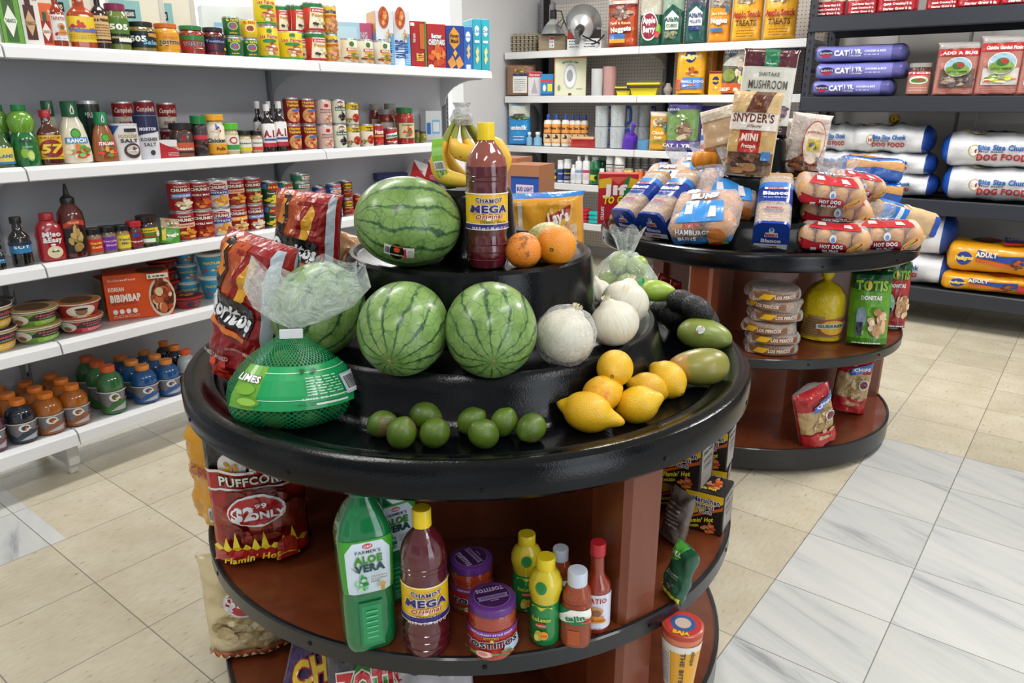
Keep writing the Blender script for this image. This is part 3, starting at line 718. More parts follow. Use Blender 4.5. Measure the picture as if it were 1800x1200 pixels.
st_ = sticker(mo, 'sticker', [('r', -1, .18, 1, .82, '#e9e6e2'), ('bar', -.95, .25, -.6, .75, '#33312f'), ('e', -.12, .5, .48, .5, '#15110f'), ('e', -.12, .64, .2, .16, '#e0592a'), ('t', 'SEEDLESS', -.12, .86, .3, .08, '#e07a3a'), ('t', 'WATERMELON', -.12, .35, .4, .09, '#f0e8e0'), ('p', [(.38, .2), (.55, .2), (.46, .8), (.34, .8)], '#c2303a'), ('ln', .6, .25, .95, .75, 6, '#555555')], .058, .036, .1)
d = (ax_local(mo.location, -.22, -.62, .85)); attach_world(st_, 'sticker', mo, mo.location+Vector(d).normalized()*-.004, d, .1, rad(12), 'black oval sticker with white ends')
mg = find('green mango with a round price')
st2 = sticker(mg, 'sticker', [('e', 0, .5, .98, .5, '#e9f0ea'), ('ln', -.7, .2, .8, .8, 6, '#2b6d54'), ('p', [(-.95, .4), (-.6, .1), (-.5, .5)], '#d65a3a'), ('p', [(.3, .95), (.7, .75), (.5, .6)], '#d65a3a')], .02, .02, .04)
d = ax_local(mg.location, -.25, .35, .95); attach_world(st2, 'sticker', mg, mg.location, d, .04, rad(-20), 'small oval striped sticker')
# ---- onions and garlic
def onionmat(nt, ns, lk, b):
    tc = N(ns, 'TexCoord'); sp = N(ns, 'SeparateXYZ'); lk.new(tc.outputs['Object'], sp.inputs[0])
    at = math_(ns, lk, 'ARCTAN2', sp.outputs[1], sp.outputs[0]); cm = N(ns, 'CombineXYZ'); lk.new(math_(ns, lk, 'MULTIPLY', at, 5), cm.inputs[0]); lk.new(math_(ns, lk, 'MULTIPLY', sp.outputs[2], 9), cm.inputs[1])
    n = N(ns, 'TexNoise'); n.inputs['Scale'].default_value = 2.2; n.inputs['Detail'].default_value = 5; lk.new(cm.outputs[0], n.inputs['Vector'])
    lk.new(ramp(ns, lk, n.outputs['Fac'], [(.3, '#cfc4a6'), (.45, '#dcd7c4'), (.7, '#e2dfd2')]), b.inputs['Base Color']); b.inputs['Roughness'].default_value = .33
    bp = N(ns, 'Bump'); bp.inputs['Strength'].default_value = .3; bp.inputs['Distance'].default_value = .003; lk.new(n.outputs['Fac'], bp.inputs['Height']); lk.new(bp.outputs[0], b.inputs['Normal'])
ONI = nodemat('white_onion_skin', onionmat)
def onion(key, r, neck=.5, nm='white_onion', cat='onion', lobes=0):
    def pf(t):
        u = cos(pi*(1-t)); s = sin(pi*t); rr = r*s; z = r*.92*u
        if u > .9: rr = max(rr*.9, r*.10); z = r*.92*u+r*neck*(u-.9)/.1*.35
        return rr+.0005, z
    def fn(p, a, t):
        q = 1+.025*noise.noise(p*30)
        if lobes: q *= 1+.09*abs(cos(a*lobes/2))*sin(pi*t)-.05
        return Vector((p.x*q, p.y*q, p.z))
    ps = [('%s' % nm, ellipsoid(nm, pf, ONI, 48, 30, fn), None)]
    V = []; Fc = []   # papery tuft of dry skin at the neck
    for k in range(9):
        a = 2*pi*k/9; zz = r*.92+r*neck*.3; n = len(V)
        V += [(r*.1*cos(a-.4), r*.1*sin(a-.4), zz-.004), (r*.1*cos(a+.4), r*.1*sin(a+.4), zz-.004), (r*.2*cos(a+.2), r*.2*sin(a+.2), zz+r*.12), (r*.16*cos(a-.3), r*.16*sin(a-.3), zz+r*.16)]
        Fc.append((n, n+1, n+2, n+3))
    ps.append(('neck', mk('neck', V, Fc, M('#d8cfae', .5), None, 60), 0))
    rr = [('roots', lathe('roots', [(r*.1, -r*.90), (r*.13, -r*.95), (r*.06, -r*1.0), (.001, -r*.97)], M('#b7a377', .9), 14, wob=.5), 0)]
    reg(key, cat, 2*r, 2*r, ps+rr)
onion('onion', .052); onion('garlic', .03, 1.2, 'garlic_bulb', 'garlic', 9)
lying('onion', 'white onion wrapped in loose film, next to the right-hand watermelon', 994, 590, T2, .052, .35, .9, .3, None, 1.0)
lying('onion', 'smooth white onion right of the film-wrapped one', 1080, 568, T2, .049, -.35, .9, .3, None, .92)
lying('onion', 'white onion in the clear tied bag behind the smooth onion', 1098, 532, T2, .052, .2, .9, -.2, None, .98)
lying('garlic', 'garlic bulb with a pointed neck beside the tall tier', 1052, 511, T2, .03, -.3, .9, .1, None, .95)
lying('garlic', 'smaller garlic bulb tucked against the bagged onion', 1062, 520, T2, .025, -.8, -.2, .4, None, .7)
# crumpled film wrap helpers
def wrap(key, nm, cat, r, h, col='#ffffff', flare=.6, neckz=.78, op=.2, seed=3, n=2, ky=1, tuft=True, seg=40, bs=40):
    """clear bag gathered at a neck with a flaring crumpled top"""
    pr = [(r*.7, .001), (r*.92, h*.06), (r, h*.25), (r*.97, h*.45), (r*.7, h*.62), (r*.3, h*.74), (r*.12, h*neckz)]
    if tuft: pr += [(r*.22, h*(neckz+.05)), (r*flare*.7, h*.9), (r*flare, h)]
    V = []; Fc = []
    for j, p in enumerate(pr):
        for i in range(seg):
            a = 2*pi*i/seg; x, y = xs(a, n, ky); q = 1+(.16 if j > 4 else .04)*sin(a*7+seed+j*.3)*(1 if j != 6 else .2)+.1*noise.noise(Vector((x*3+seed, y*3, p[1]*25)))
            V.append((x*p[0]*q, y*p[0]*q, p[1]+(.012*sin(a*5+seed) if j == len(pr)-1 else 0)))
    for j in range(len(pr)-1): Fc += [(j*seg+i, j*seg+(i+1) % seg, (j+1)*seg+(i+1) % seg, (j+1)*seg+i) for i in range(seg)]
    Fc.append(tuple(range(seg)))
    return mk(nm, V, Fc, film(col, op, bs=bs), None, 60)
FW = ellipsoid('film_wrap', ovo(.0555, .058), film('#ffffff', .10, bs=60), 40, 24, lambda p, a, t: p*(1+.06*noise.noise(p*60)))
q = place('onion', 'x', (0, 0, 0)); COL.objects.unlink(q)
for c in list(q.children): bpy.data.objects.remove(c)
bpy.data.objects.remove(q)
on = find('white onion wrapped in loose film'); a_ = obj('film_wrap', FW, on, (0, 0, 0)); a_['label'] = 'wrinkled clear plastic film around the onion'
# ---- bananas
def bananam(nt, ns, lk, b):
    tc = N(ns, 'TexCoord'); n = N(ns, 'TexNoise'); n.inputs['Scale'].default_value = 60; n.inputs['Detail'].default_value = 4; lk.new(tc.outputs['Object'], n.inputs['Vector'])
    n2 = N(ns, 'TexNoise'); n2.inputs['Scale'].default_value = 8; lk.new(tc.outputs['Object'], n2.inputs['Vector'])
    c = ramp(ns, lk, n2.outputs['Fac'], [(.35, '#e2ae2c'), (.65, '#eec84a')]); s = ramp(ns, lk, n.outputs['Fac'], [(.30, '#8a5a1e'), (.34, '#ffffff')])
    m_ = N(ns, 'MixRGB', blend_type='MULTIPLY'); m_.inputs[0].default_value = 1; lk.new(c, m_.inputs[1]); lk.new(s, m_.inputs[2]); lk.new(m_.outputs[0], b.inputs['Base Color']); b.inputs['Roughness'].default_value = .5
BAN = nodemat('banana_peel', bananam)
def banana(pts, r, name='banana', stemn=3):
    n = len(pts); rr = [r*(.28 if i < stemn-1 else (.5 if i == stemn-1 else (1 if i < n-2 else (.75 if i == n-2 else .2)))) for i in range(n)]
    # smooth the path
    P = [Vector(p) for p in pts]; Q = []; R2 = []
    for i in range(n-1):
        p0, p1, p2, p3 = P[max(i-1, 0)], P[i], P[i+1], P[min(i+2, n-1)]
        for k in range(4):
            t = k/4; Q.append(.5*((2*p1)+(p2-p0)*t+(2*p0-5*p1+4*p2-p3)*t*t+(3*p1-p0-3*p2+p3)*t**3)); R2.append(rr[i]+(rr[i+1]-rr[i])*t)
    Q.append(P[-1]); R2.append(rr[-1])
    V = []; me = tube(name, Q, R2, [BAN, M('#4a3a1c', .8), M('#8a8f34', .5)], 8)
    for p in me.polygons:
        z = p.center
        if (z-P[-1]).length < r*.45: p.material_index = 1
        elif (z-P[0]).length < (P[0]-P[stemn-1]).length*.95: p.material_index = 2
    return me
# ================================================================ PACKAGED GOODS: builders
PL = dict(rough=.35)
def can(key, nm, r, h, bg, spec, cat='can', lid='#c9c9c9', wrap=False):
    pr = [(r*.96, 0, 0), (r, .003, 0), (r, h-.003, 0), (r*.985, h, 0), (r*.95, h, 0), (r*.94, h-.004, 0), (.001, h-.004, 0)]
    b = lathe(nm, pr, M(lid, .3, .9), 28)
    W = r*3.0; H = h-.012; z0 = .006
    lab = lathe('label', [(r+.0003, z0), (r+.0006, z0+.0005), (r+.0006, h-z0-.0005), (r+.0003, h-z0)], M(bg, .32, coat=.15), 28, cap=False)
    lp = [(r+.0006, 0), (r+.0006, h)]
    d = design('print', spec, W, H, lathemap(lp), cx=.006, y0=z0, rough=.32)
    reg(key, cat, 2*r, h, [(nm, b, None), ('label', lab, 0), ('print', d, 1)])
def bottle(key, nm, cat, prof, mat, capc, capz, capr, lab=None, n=2, ky=1, extra=None, capn=2, content=None, seg=32, ribs=0, capm=None, wob=0):
    """prof (r,z); capz=(z0,z1); lab=(z0,z1,bg,spec[,angle half-span])"""
    parts = [(nm, lathe(nm, prof, mat, seg, n, ky, wob=wob), None)]
    if capz:
        cr = [(capr, capz[0]), (capr, capz[1]-.002), (capr*.93, capz[1]), (.001, capz[1])]
        parts.append(('cap', lathe('cap', cr, capm or M(capc, .35, coat=.2), 30, ribs=15 if not ribs else ribs, ribd=.012), 0))
    for L in ([] if lab is None else (lab if isinstance(lab, list) else [lab])):
        z0, z1, bg, spec = L[:4]; full = len(L) < 5 or L[4] is None
        pp_ = [(p[0]+.0006, p[1]) for p in prof]
        mp = lathemap(pp_, n, ky); rref = max(p[0] for p in pp_)
        W = rref*(3.0 if full else L[4]); H = z1-z0
        if full:
            zs = [z0]+[p[1] for p in prof if z0 < p[1] < z1]+[z1]
            bm_ = lathe('label', [(Vector(mp(0, z, 0)).length if False else _rad(pp_, z), z) for z in zs], M(bg, .33, coat=.2), seg, n, ky, cap=False); base = []
        else:
            base = [('r', -1, 0, 1, 1, bg)] if bg else []; bm_ = None
        dm = design('print' if full else 'label', base+spec, W, H, mp, cx=W/16, cy=H/6, y0=z0, rough=.33, coat=.2)
        if full: parts.append(('label', bm_, 0)); parts.append(('print', dm, len(parts)-1))
        else: parts.append(('label', dm, 0))
    if extra: parts += extra
    reg(key, cat, 2*max(p[0] for p in prof), max(prof[-1][1], capz[1] if capz else 0), parts)
def _rad(pr, z):
    for a, b in zip(pr, pr[1:]):
        if a[1] <= z <= b[1] and b[1] > a[1]: return a[0]+(b[0]-a[0])*(z-a[1])/(b[1]-a[1])
    return pr[-1][0]
def carton(key, nm, w_, d_, h_, bg, front, side=None, top=None, cat='box', sidebg=None, topbg=None, flap='#00000000'):
    b = box_mesh(nm, -w_/2, w_/2, 0, d_, 0, h_, M(bg, .42, coat=.1), .0015)
    ps = [(nm, b, None)]
    if front: ps.append(('front_print', design('front_print', front, w_*.985, h_*.985, flatmap(0, h_*.0075), rough=.4), 0))
    for sx in (1, -1):
        sd = ([('r', -1, 0, 1, 1, sidebg)] if sidebg else [])+(side or [])
        if sd: ps.append(('side_print', design('side_print', sd, d_*.98, h_*.985, (lambda x, y, o, sx=sx: (sx*(w_/2+o), d_/2+x*sx, y+h_*.0075)), rough=.4), 0))
    tp = ([('r', -1, 0, 1, 1, topbg)] if topbg else [])+(top or [])
    if tp: ps.append(('top_print', design('top_print', tp, w_*.98, d_*.98, lambda x, y, o: (x, y+.001, h_+o), rough=.4), 0))
    # closing flap seam on top
    reg(key, cat, w_, h_, ps)
def bagsurf(w_, h_, d_, bt=.06, tt=.10, seed=0, cr=.012, waist=.06, zig=0, p=2.6):
    def env(s, t):
        e = max(0, 1-abs(s)**p)**.55
        a = min(1, max(0, t)/bt)**.55 if bt > 0 else 1
        c = min(1, max(0, 1-t)/tt)**.65 if tt > 0 else 1
        return e*a*c
    def f(x, y, o, side=-1):
        s = max(-1, min(1, x/(w_/2))); t = y/h_; e = env(s, t); e0 = env(0, t)
        ww = 1-waist*e0
        nz = noise.noise(Vector((x*22+seed*7, y*22, side*3)))*cr*min(1, e*1.6)+noise.noise(Vector((x*60+seed*7, y*60, side*3)))*cr*.35*min(1, e*2)
        wr = 0
        if t > .8: wr = .003*sin(x*130+seed)*(t-.8)/.2*min(1, (1-t)*12)*(1 if abs(s) < .97 else 0)
        return (x*ww, side*(d_/2*e+nz+o+.0006)+wr, y)
    return f, env
def bag(key, nm, cat, w_, h_, d_, bg, front=None, back=None, bt=.06, tt=.10, seed=0, cr=.012, waist=.06, rough=.24, mat=None, rot=0, backbg=None, extra=None, eps=.0009, sidecol=None, bands=None):
    f, env = bagsurf(w_, h_, d_, bt, tt, seed, cr, waist)
    nx, nz = 22, 30; V = []; Fc = []; fm = []; idx = {}
    mats = [mat or M(bg, rough, coat=.25, bump=.35, bs=28)]
    if backbg: mats.append(M(backbg, rough, coat=.25, bump=.35, bs=28))
    bm_ = {}
    for c in (bands or []): bm_[c[2]] = len(mats); mats.append(M(c[2], rough, coat=.25, bump=.35, bs=28))
    for side in (-1, 1):
        for j in range(nz+1):
            for i in range(nx+1):
                # seams shared
                if (i in (0, nx)) and (-1, i, j) in idx: idx[(side, i, j)] = idx[(-1, i, j)]; continue
                x = (i/nx-.5)*w_; s = 2*(i/nx)-1; s = math.copysign(abs(s)**.8, s); x = s*w_/2; y = j/nz*h_
                idx[(side, i, j)] = len(V); V.append(f(x, y, 0, side) if i not in (0, nx) else (f(x, y, 0, side)[0], 0, y))
    for side in (-1, 1):
        for j in range(nz):
            for i in range(nx):
                q = (idx[side, i, j], idx[side, i+1, j], idx[side, i+1, j+1], idx[side, i, j+1]); Fc.append(q if side < 0 else q[::-1])
                m_ = 1 if (backbg and side > 0) else 0; t = (j+.5)/nz
                for c in (bands or []):
                    if c[0] <= t < c[1]: m_ = bm_[c[2]]
                fm.append(m_)
    for i in range(nx):
        a = (idx[-1, i, 0], idx[-1, i+1, 0], idx[1, i+1, 0], idx[1, i, 0])
        if len(set(a)) > 2: Fc.append(tuple(dict.fromkeys(a))); fm.append(0)
        a = (idx[-1, i, nz], idx[-1, i+1, nz], idx[1, i+1, nz], idx[1, i, nz])
        if len(set(a)) > 2: Fc.append(tuple(dict.fromkeys(a))); fm.append(fm[-1])
    ps = [(nm, mk(nm, V, Fc, mats, fm, 70), None)]
    if front: ps.append(('front_print', design('front_print', front, w_*.97, h_, lambda x, y, o: f(x, y, o), cx=w_/22, cy=h_/24, eps=eps, rough=rough, coat=.4, seed=seed+1, bump=.55, bs=24), 0))
    if back: ps.append(('back_print', design('back_print', back, w_*.97, h_, lambda x, y, o: (lambda p: (-p[0], -p[1], p[2]))(f(x, y, o)), cx=w_/22, cy=h_/24, eps=eps, rough=rough, coat=.25, seed=seed+1), 0))
    if extra: ps += extra
    reg(key, cat, w_, h_, ps)
def sack(key, nm, cat, w_, d_, h_, bg, front, top=None, ends=None, seed=0, cr=.012, mat=None, extra=None, eps=.001, pw=3.2, taper=.16, rough=.35):
    """a filled sack lying flat: long axis X, front towards -Y"""
    def sc(x):
        s = abs(x)/(w_/2); return max(0.02, (1-max(0, (s-(1-taper))/taper)**2.2))**.5 if s < 1 else .02
    def pt(x, a, o=0):
        k = sc(x); c, s = cos(a), sin(a); r = (abs(c)**pw+abs(s)**pw)**(-1/pw)
        nz = noise.noise(Vector((x*9+seed*5, cos(a)*1.2, sin(a)*1.2)))*cr+noise.noise(Vector((x*40+seed*5, cos(a)*3, sin(a)*3)))*cr*.3
        kk = .35+.65*k
        y = (d_/2*r*c)*(k*.9+.1)+c*(nz*k+o); z = h_/2+(h_/2*r*s)*k+s*(nz*k+o)
        return (x, y, max(z, 0.001-o*0) if o == 0 else z)
    nx, na = 34, 32; V = []; Fc = []; fm = []
    for i in range(nx+1):
        u = i/nx*2-1; x = math.copysign(abs(u)**.85, u)*w_/2
        for j in range(na): V.append(pt(x, 2*pi*j/na))
    em = ends or []
    mats = [mat or M(bg, rough, coat=.2, bump=.4, bs=25)]+[M(c, rough, coat=.2, bump=.4, bs=25) for _, _, c in em]
    for i in range(nx):
        xm = (i+.5)/nx*2-1; mi_ = 0
        for q, (a, b, c) in enumerate(em):
            if a <= xm <= b: mi_ = q+1
        for j in range(na):
            k = (j+1) % na; Fc.append((i*na+j, i*na+k, (i+1)*na+k, (i+1)*na+j)); fm.append(mi_)
    Fc += [tuple(range(na)), tuple(nx*na+j for j in range(na))]; fm += [fm[0], fm[-1]]
    ps = [(nm, mk(nm, V, Fc, mats, fm, 70), None)]
    # front print: y 0..1 covers the front side from low to high
    def fmap(x, y, o):
        a = pi+ (-(y/h_-.5))*1.35 ; a = -pi/2*0 + a
        p = pt(x, a-0, o); return (p[0], p[1], p[2])
    # angle measured with cos->y; front is a=pi, top is a=pi/2
    if front: ps.append(('front_print', design('front_print', front, w_*.9, h_, fmap, cx=w_/24, cy=h_/8, eps=eps, rough=rough, coat=.3, seed=seed+2, bump=.4, bs=16), 0))
    if top: ps.append(('top_print', design('top_print', top, w_*.9, d_, lambda x, y, o: (lambda a: pt(x, a, o))(pi/2+.75-(y/d_)*1.5), cx=w_/24, cy=d_/10, eps=eps, rough=rough, coat=.2, seed=seed+3), 0))
    if extra: ps += extra
    reg(key, cat, w_, h_, ps)
# ================================================================ placing by where a thing stands
def P(key, label, px, pyb, z, pxw=None, ytop=None, turn=0, group=None, s=1, dr=1, tilt=0, roll=0, rz=None):
    """px,pyb: where its front foot meets the surface of height z; pxw: seen width; ytop: seen top"""
    w_, h_ = KIND[key][1:3]; p = atz(px, pyb, z); dd = depth(p+Vector((0, 0, h_/2)))
    sx = pxw*dd/FPX/w_ if pxw else s
    away = Vector((p.x, p.y, 0)).normalized(); p = p+away*(w_*sx/2*dr); 
    sz = sx
    if ytop is not None:
        q = p; sz = (solveZ(ytop, q.x, q.y)-z)/h_
    r_ = (facecam(p) if rz is None else rz)+rad(turn)
    p = Vector((p.x, p.y, z))
    o = place(key, label, p, r_, (sx, sx, sz), group)
    if tilt or roll: o.rotation_euler = (Matrix.Rotation(r_, 4, 'Z') @ Matrix.Rotation(rad(tilt), 4, 'X') @ Matrix.Rotation(rad(roll), 4, 'Y')).to_euler()
    return o
# ---- tall chilli sauce bottle
mp_ = [(.026, 0), (.037, .004), (.040, .015), (.0405, .055), (.039, .062), (.039, .070), (.041, .078), (.041, .152), (.0398, .156), (.0405, .164), (.041, .185), (.0405, .197), (.037, .212), (.029, .227), (.019, .239), (.0145, .246), (.0135, .258)]
CHA = M('#561420', .1, coat=1, bump=.25, bs=30)
mega = [('r', -1, 0, 1, .16, '#3a2a7a'), ('r', -1, .155, 1, .175, '#f2f0ea'), ('r', -1, .97, 1, 1, '#f2f0ea'), ('r', -1, 0, 1, .02, '#f2f0ea'),
        ('t', 'CHAMOY', .0, .80, .42, .125, '#2a2170', {'o': '#f4efe0', 'arc': -.003}), ('t', 'MEGA', 0, .585, .56, .20, '#2c2373', {'o': '#f4efe0', 'b': 2, 'gap': .02}), ('p', [(-.60, .5), (-.50, .5), (-.46, .62), (-.54, .62)], '#2c2373'),
        ('t', 'Original', .0, .385, .40, .13, '#b4222c', {'o': '#f4efe0', 'shear': .25, 'rot': .04}), ('t', 'Chamoy Sauce', .12, .235, .38, .065, '#3a3326', {'shear': .2}), ('t', '33.8 fl oz (1.08 qt) (1 L)', 0, .065, .5, .07, '#e8e6f0')]
liqair = [('neck_air', lathe('neck_air', [(.0405*.99, .199), (.0375, .2125), (.0295, .2275), (.0195, .2395), (.0150, .2465), (.0140, .257)], M('#8e4a40', .1, coat=1), 32, cap=False), 0, 'pinkish half empty neck')]
ringp = [('ridge', lathe('ridge', [(.0405, z-.0012), (.0419, z), (.0405, z+.0012)], CHA, 32, cap=False), 0) for z in (.02, .035, .05, .172, .181)]
bottle('mega', 'chamoy_bottle', 'bottle', mp_, CHA, '#eccb1e', (.247, .279), .0165, [(.080, .150, '#efc21c', mega)], extra=liqair+ringp)
bottle('megafull', 'chamoy_bottle', 'bottle', mp_, CHA, '#eccb1e', (.247, .279), .0165, [(.080, .150, '#efc21c', mega)], extra=ringp)
P('mega', 'tall dark red sauce bottle with yellow cap on the top tier between melon and orange', 857, 476, T3, 75, 215, turn=6)
P('megafull', 'tall dark red sauce bottle on the middle shelf right of the green drink bottle', 752, 1162, MID, 84, 892, turn=2)
# ---- green aloe drink bottle (squarish)
ALO = M('#128a4c', .12, coat=.8, tr=.35, bump=.06, bs=20)
ap = [(.030, 0), (.038, .004), (.042, .014), (.043, .03), (.0435, .10), (.0425, .118), (.0445, .125), (.0455, .2), (.0445, .212), (.038, .232), (.027, .254), (.017, .268), (.0155, .284)]
alo = [('p', [(-.78, 0.03), (-.62, 0), (.62, 0), (.78, .03), (.8, .8), (.55, .97), (-.55, .97), (-.8, .8)], '#d5e2ee'),
       ('e', 0, .90, .2, .045, '#c2303c'), ('t', 'OKF', 0, .90, .15, .042, '#f6f0f0'), ("t", "FARMER'S", 0, .805, .46, .06, '#4a5560', {'b': 0}), ('t', 'ALOE', 0, .67, .48, .135, '#3f8f1e', {'b': 2}), ('t', 'VERA', .03, .515, .50, .14, '#174a44', {'b': 2}), ('p', [(-.62, .60), (-.36, .45), (-.42, .455)], '#174a44'),
       ('f', -.28, .23, .26, .15, ['#3f9a56', '#76c48a', '#2c7d46', '#a8dcb0'], 16), ('t', 'ORIGINAL', .30, .36, .26, .035, '#9a8f6c'), ('t', 'FLAVORED', .30, .315, .26, .022, '#5a5f60'), ('t', 'DRINK', .16, .275, .14, .026, '#333333'), ('e', .38, .2, .10, .05, '#c0a54e'), ('r', .32, .08, .44, .17, '#b09a4a'), ('ln', -.5, .02, .1, .07, 1, '#50585c')]
rib_ = [('grip_panel', design('grip_panel', [('r', -.52, .06, .52, .90, '#0f7a44'), ('r', -.42, .12, .42, .84, '#149150')]+[('r', -.25, y, .25, y+.025, '#5fc492') for y in (.22, .32, .42, .52, .62, .72)], .07, .10, lathemap([(.0436, 0), (.0436, .12)], 4), cx=.006, y0=.012, rough=.15, coat=.6), 0)]
bottle('aloe', 'aloe_drink_bottle', 'bottle', ap, ALO, '#1d8a4a', (.285, .305), .017, [(.118, .214, '#3fa02c', alo, 1.75)], n=4, ky=.95, extra=rib_, seg=48)
P('aloe', 'big green aloe drink bottle at the front of the middle shelf', 652, 1152, MID, 100, 835, turn=8)
P('aloe', 'second green aloe drink bottle, half hidden behind the front one', 690, 1060, MID, 88, None, turn=20, dr=.7)
# ---- salsa jars with purple lids
jp = [(.036, 0), (.043, .004), (.0445, .015), (.0445, .07), (.043, .078), (.0445, .086), (.041, .094), (.040, .098)]
tos = [('r', -1, 0, 1, .82, '#b02c2a'), ('r', -1, .80, 1, 1, '#7b3fa0'), ('t', 'RESTAURANT STYLE SALSA', 0, .895, .62, .075, '#efe6f4'), ('r', -.2, .71, .2, .80, '#d8b52a'), ('t', 'MEDIUM', 0, .755, .22, .05, '#333311'), ('p', [(.3, .05), (.95, .12), (.8, .66), (.35, .40)], '#b8cde6'),
       ('t', 'TOSTITOS', 0, .50, .74, .23, '#181d34', {'o': '#f4f0ec', 'b': 2, 'rot': .05}), ('e', .02, .70, .045, .05, '#e8c83a'), ('e', .04, .54, .04, .05, '#d13232'), ('e', -.18, .14, .22, .13, '#efc9bb'), ('e', -.2, .15, .12, .08, '#d98a7c'), ('f', .28, .16, .34, .12, ['#4c8a38', '#6aa848', '#c8382c'], 12), ('f', -.55, .2, .24, .1, ['#4c8a38', '#3a702a'], 7)]
lidtop = [('lid_print', design('lid_print', [('e', 0, .5, .86, .43, '#a58fc0'), ('e', 0, .5, .84, .42, '#42204f'), ('t', 'TOSTITOS', 0, .28, .66, .13, '#b9a6cc', {'b': 2, 'rot': 0}), ('p', [(-.75, .50), (.75, .50), (.68, .58), (.75, .66), (-.75, .66), (-.68, .58)], '#8a75a5'), ('t', 'RESTAURANT STYLE SALSA', 0, .58, .58, .05, '#42204f'), ('t', 'MEDIUM', 0, .72, .2, .03, '#b9a6cc')], .078, .078, lambda x, y, o: (x, y-.039, .1125+o), rough=.3, coat=.3), 1)]
JAR = M('#a03a22', .12, coat=1, bump=.7, bs=90)
bottle('tost', 'salsa_jar', 'jar', jp, JAR, '#5e2f7c', (.096, .1125), .0435, [(.016, .068, '#b02c2a', tos)], extra=lidtop)
def spinlid(o, a):
    for c in o.children:
        for k in c.children:
            pass
j1 = P('tost', 'salsa jar with purple lid at the front edge of the middle shelf', 866, 1165, MID, 88, 1047, turn=-3)
j2 = P('tost', 'salsa jar with purple lid in shadow behind the front jar', 830, 1085, MID, 78, None, turn=15)
for o, a in ((j1, 200), (j2, -75)):
    for c in o.children:
        if c.name.startswith('cap') or c.name.startswith('lid'): c.rotation_euler = (0, 0, rad(a))
# ---- lemon juice bottles
lp_ = [(.022, 0), (.0265, .004), (.028, .012), (.0275, .07), (.026, .085), (.0245, .093), (.0265, .102), (.029, .116), (.028, .130), (.022, .144), (.0145, .152), (.013, .158)]
LG = M('#15803f', .2, coat=.7); LY = M('#d9c227', .25, coat=.7)
ly = [('lemon_top', lathe('lemon_top', [(.0252, .090), (.0273, .102), (.0298, .116), (.0288, .130), (.0226, .1445), (.015, .1525), (.0138, .158)], LY, 32, cap=False), 0),
      ('print', design('print', [('e', 0, .5, .9, .45, '#2c8a44'), ('p', [(0, .05), (.45, .55), (.3, .9), (-.2, .95), (-.4, .6)], '#1c7a3a'), ('p', [(-.02, .1), (.03, .1), (-.06, .9), (-.1, .9)], '#4aa85c')], .022, .03, lathemap([(.0305, 0), (.0305, .2)]), cx=.004, y0=.115), 0)]
lsp = [('p', [(-.75, .92), (-.4, 1), (0, .88), (.4, 1), (.75, .92), (.75, .98), (-.75, .98)], '#b9c62a'), ('t', 'ReaLemon', 0, .66, .62, .12, '#cfd23a'), ('e', 0, .50, .36, .07, '#a8402e'), ('t', '100% LEMON JUICE', 0, .5, .3, .04, '#efe4b8'), ('e', -.12, .22, .24, .15, '#c9b838'), ('e', .2, .24, .26, .12, '#e89a28'), ('t', 'JUICE', .22, .24, .18, .06, '#b5402a'), ('e', -.22, .18, .14, .1, '#e3d86a')]
bottle('lemonj', 'lemon_juice_bottle', 'bottle', lp_, LG, '#e3c81f', (.154, .176), .0165, [(.012, .088, None, lsp, 1.9)], extra=ly, ribs=24)
P('lemonj', 'lemon juice bottle with yellow cap, the front one of the pair', 957, 1140, MID, 60, 977, turn=-14)
P('lemonj', 'lemon juice bottle with yellow cap in shade behind the front one', 925, 1080, MID, 55, 937, turn=0)
# ---- chilli lime powder bottles with white caps
tp_ = [(.018, 0), (.0235, .004), (.0245, .012), (.0245, .062), (.0225, .070), (.0205, .074), (.0225, .080), (.0215, .088), (.0175, .096), (.0155, .102)]
TJ = M('#a5451c', .35, coat=.7, bump=.8, bs=700)
taj = [('r', -1, .0, 1, 1, '#1a7a44'), ('p', [(-1, 0), (1, .45), (1, 1.0), (-.2, 1), (-1, .35)], '#f0efe8'), ('p', [(-1, .7), (-.2, 1), (-1, 1)], '#1a7a44'), ('t', 'tajin', .05, .52, .5, .34, '#1f7c43', {'b': 2, 'rot': .2}), ('f', .6, .25, .3, .25, ['#c7372a', '#e0522f'], 6)]
bottle('tajin', 'chili_powder_bottle', 'bottle', tp_, TJ, '#c9d2df', (.100, .124), .0155, [(.046, .070, '#1a7a44', taj, 2.2), (.008, .036, None, [('r', -.5, .1, .5, .95, '#c0612c'), ('r', -.42, .18, .42, .87, '#b2501f')], 1.4)], n=2.6)
P('tajin', 'small chilli powder bottle with white cap, at the front of the middle shelf', 1011, 1143, MID, 56, 1001, turn=-8)
P('tajin', 'chilli powder bottle with white cap, half hidden behind the front lemon juice', 983, 1080, MID, 44, 962, turn=10)
# ---- hot sauce with red cap
hp_ = [(.018, 0), (.0225, .004), (.0235, .012), (.0235, .082), (.0215, .092), (.013, .106), (.0115, .115), (.011, .142)]
HS = M('#8a2c12', .1, coat=1)
tap = [('t', 'TAPATIO', 0, .85, .66, .14, '#b02e2a', {'o': '#f4f2f0'}), ('e', .15, .55, .34, .13, '#c79a6a'), ('e', .2, .5, .2, .1, '#8a5a3a'), ('p', [(-.2, .22), (.6, .22), (.5, .42), (-.05, .42)], '#d8902c'), ('e', -.4, .22, .1, .05, '#b5282a'), ('e', -.28, .26, .08, .05, '#b5282a'), ('t', 'SALSA PICANTE', .1, .30, .5, .05, '#b02e2a'), ('t', '5 FL. OZ', .0, .08, .4, .05, '#3a50a0')]
bottle('tapa', 'hot_sauce_bottle', 'bottle', hp_, HS, '#b3202c', (.144, .166), .0125, [(.014, .080, '#dcdfee', tap)])
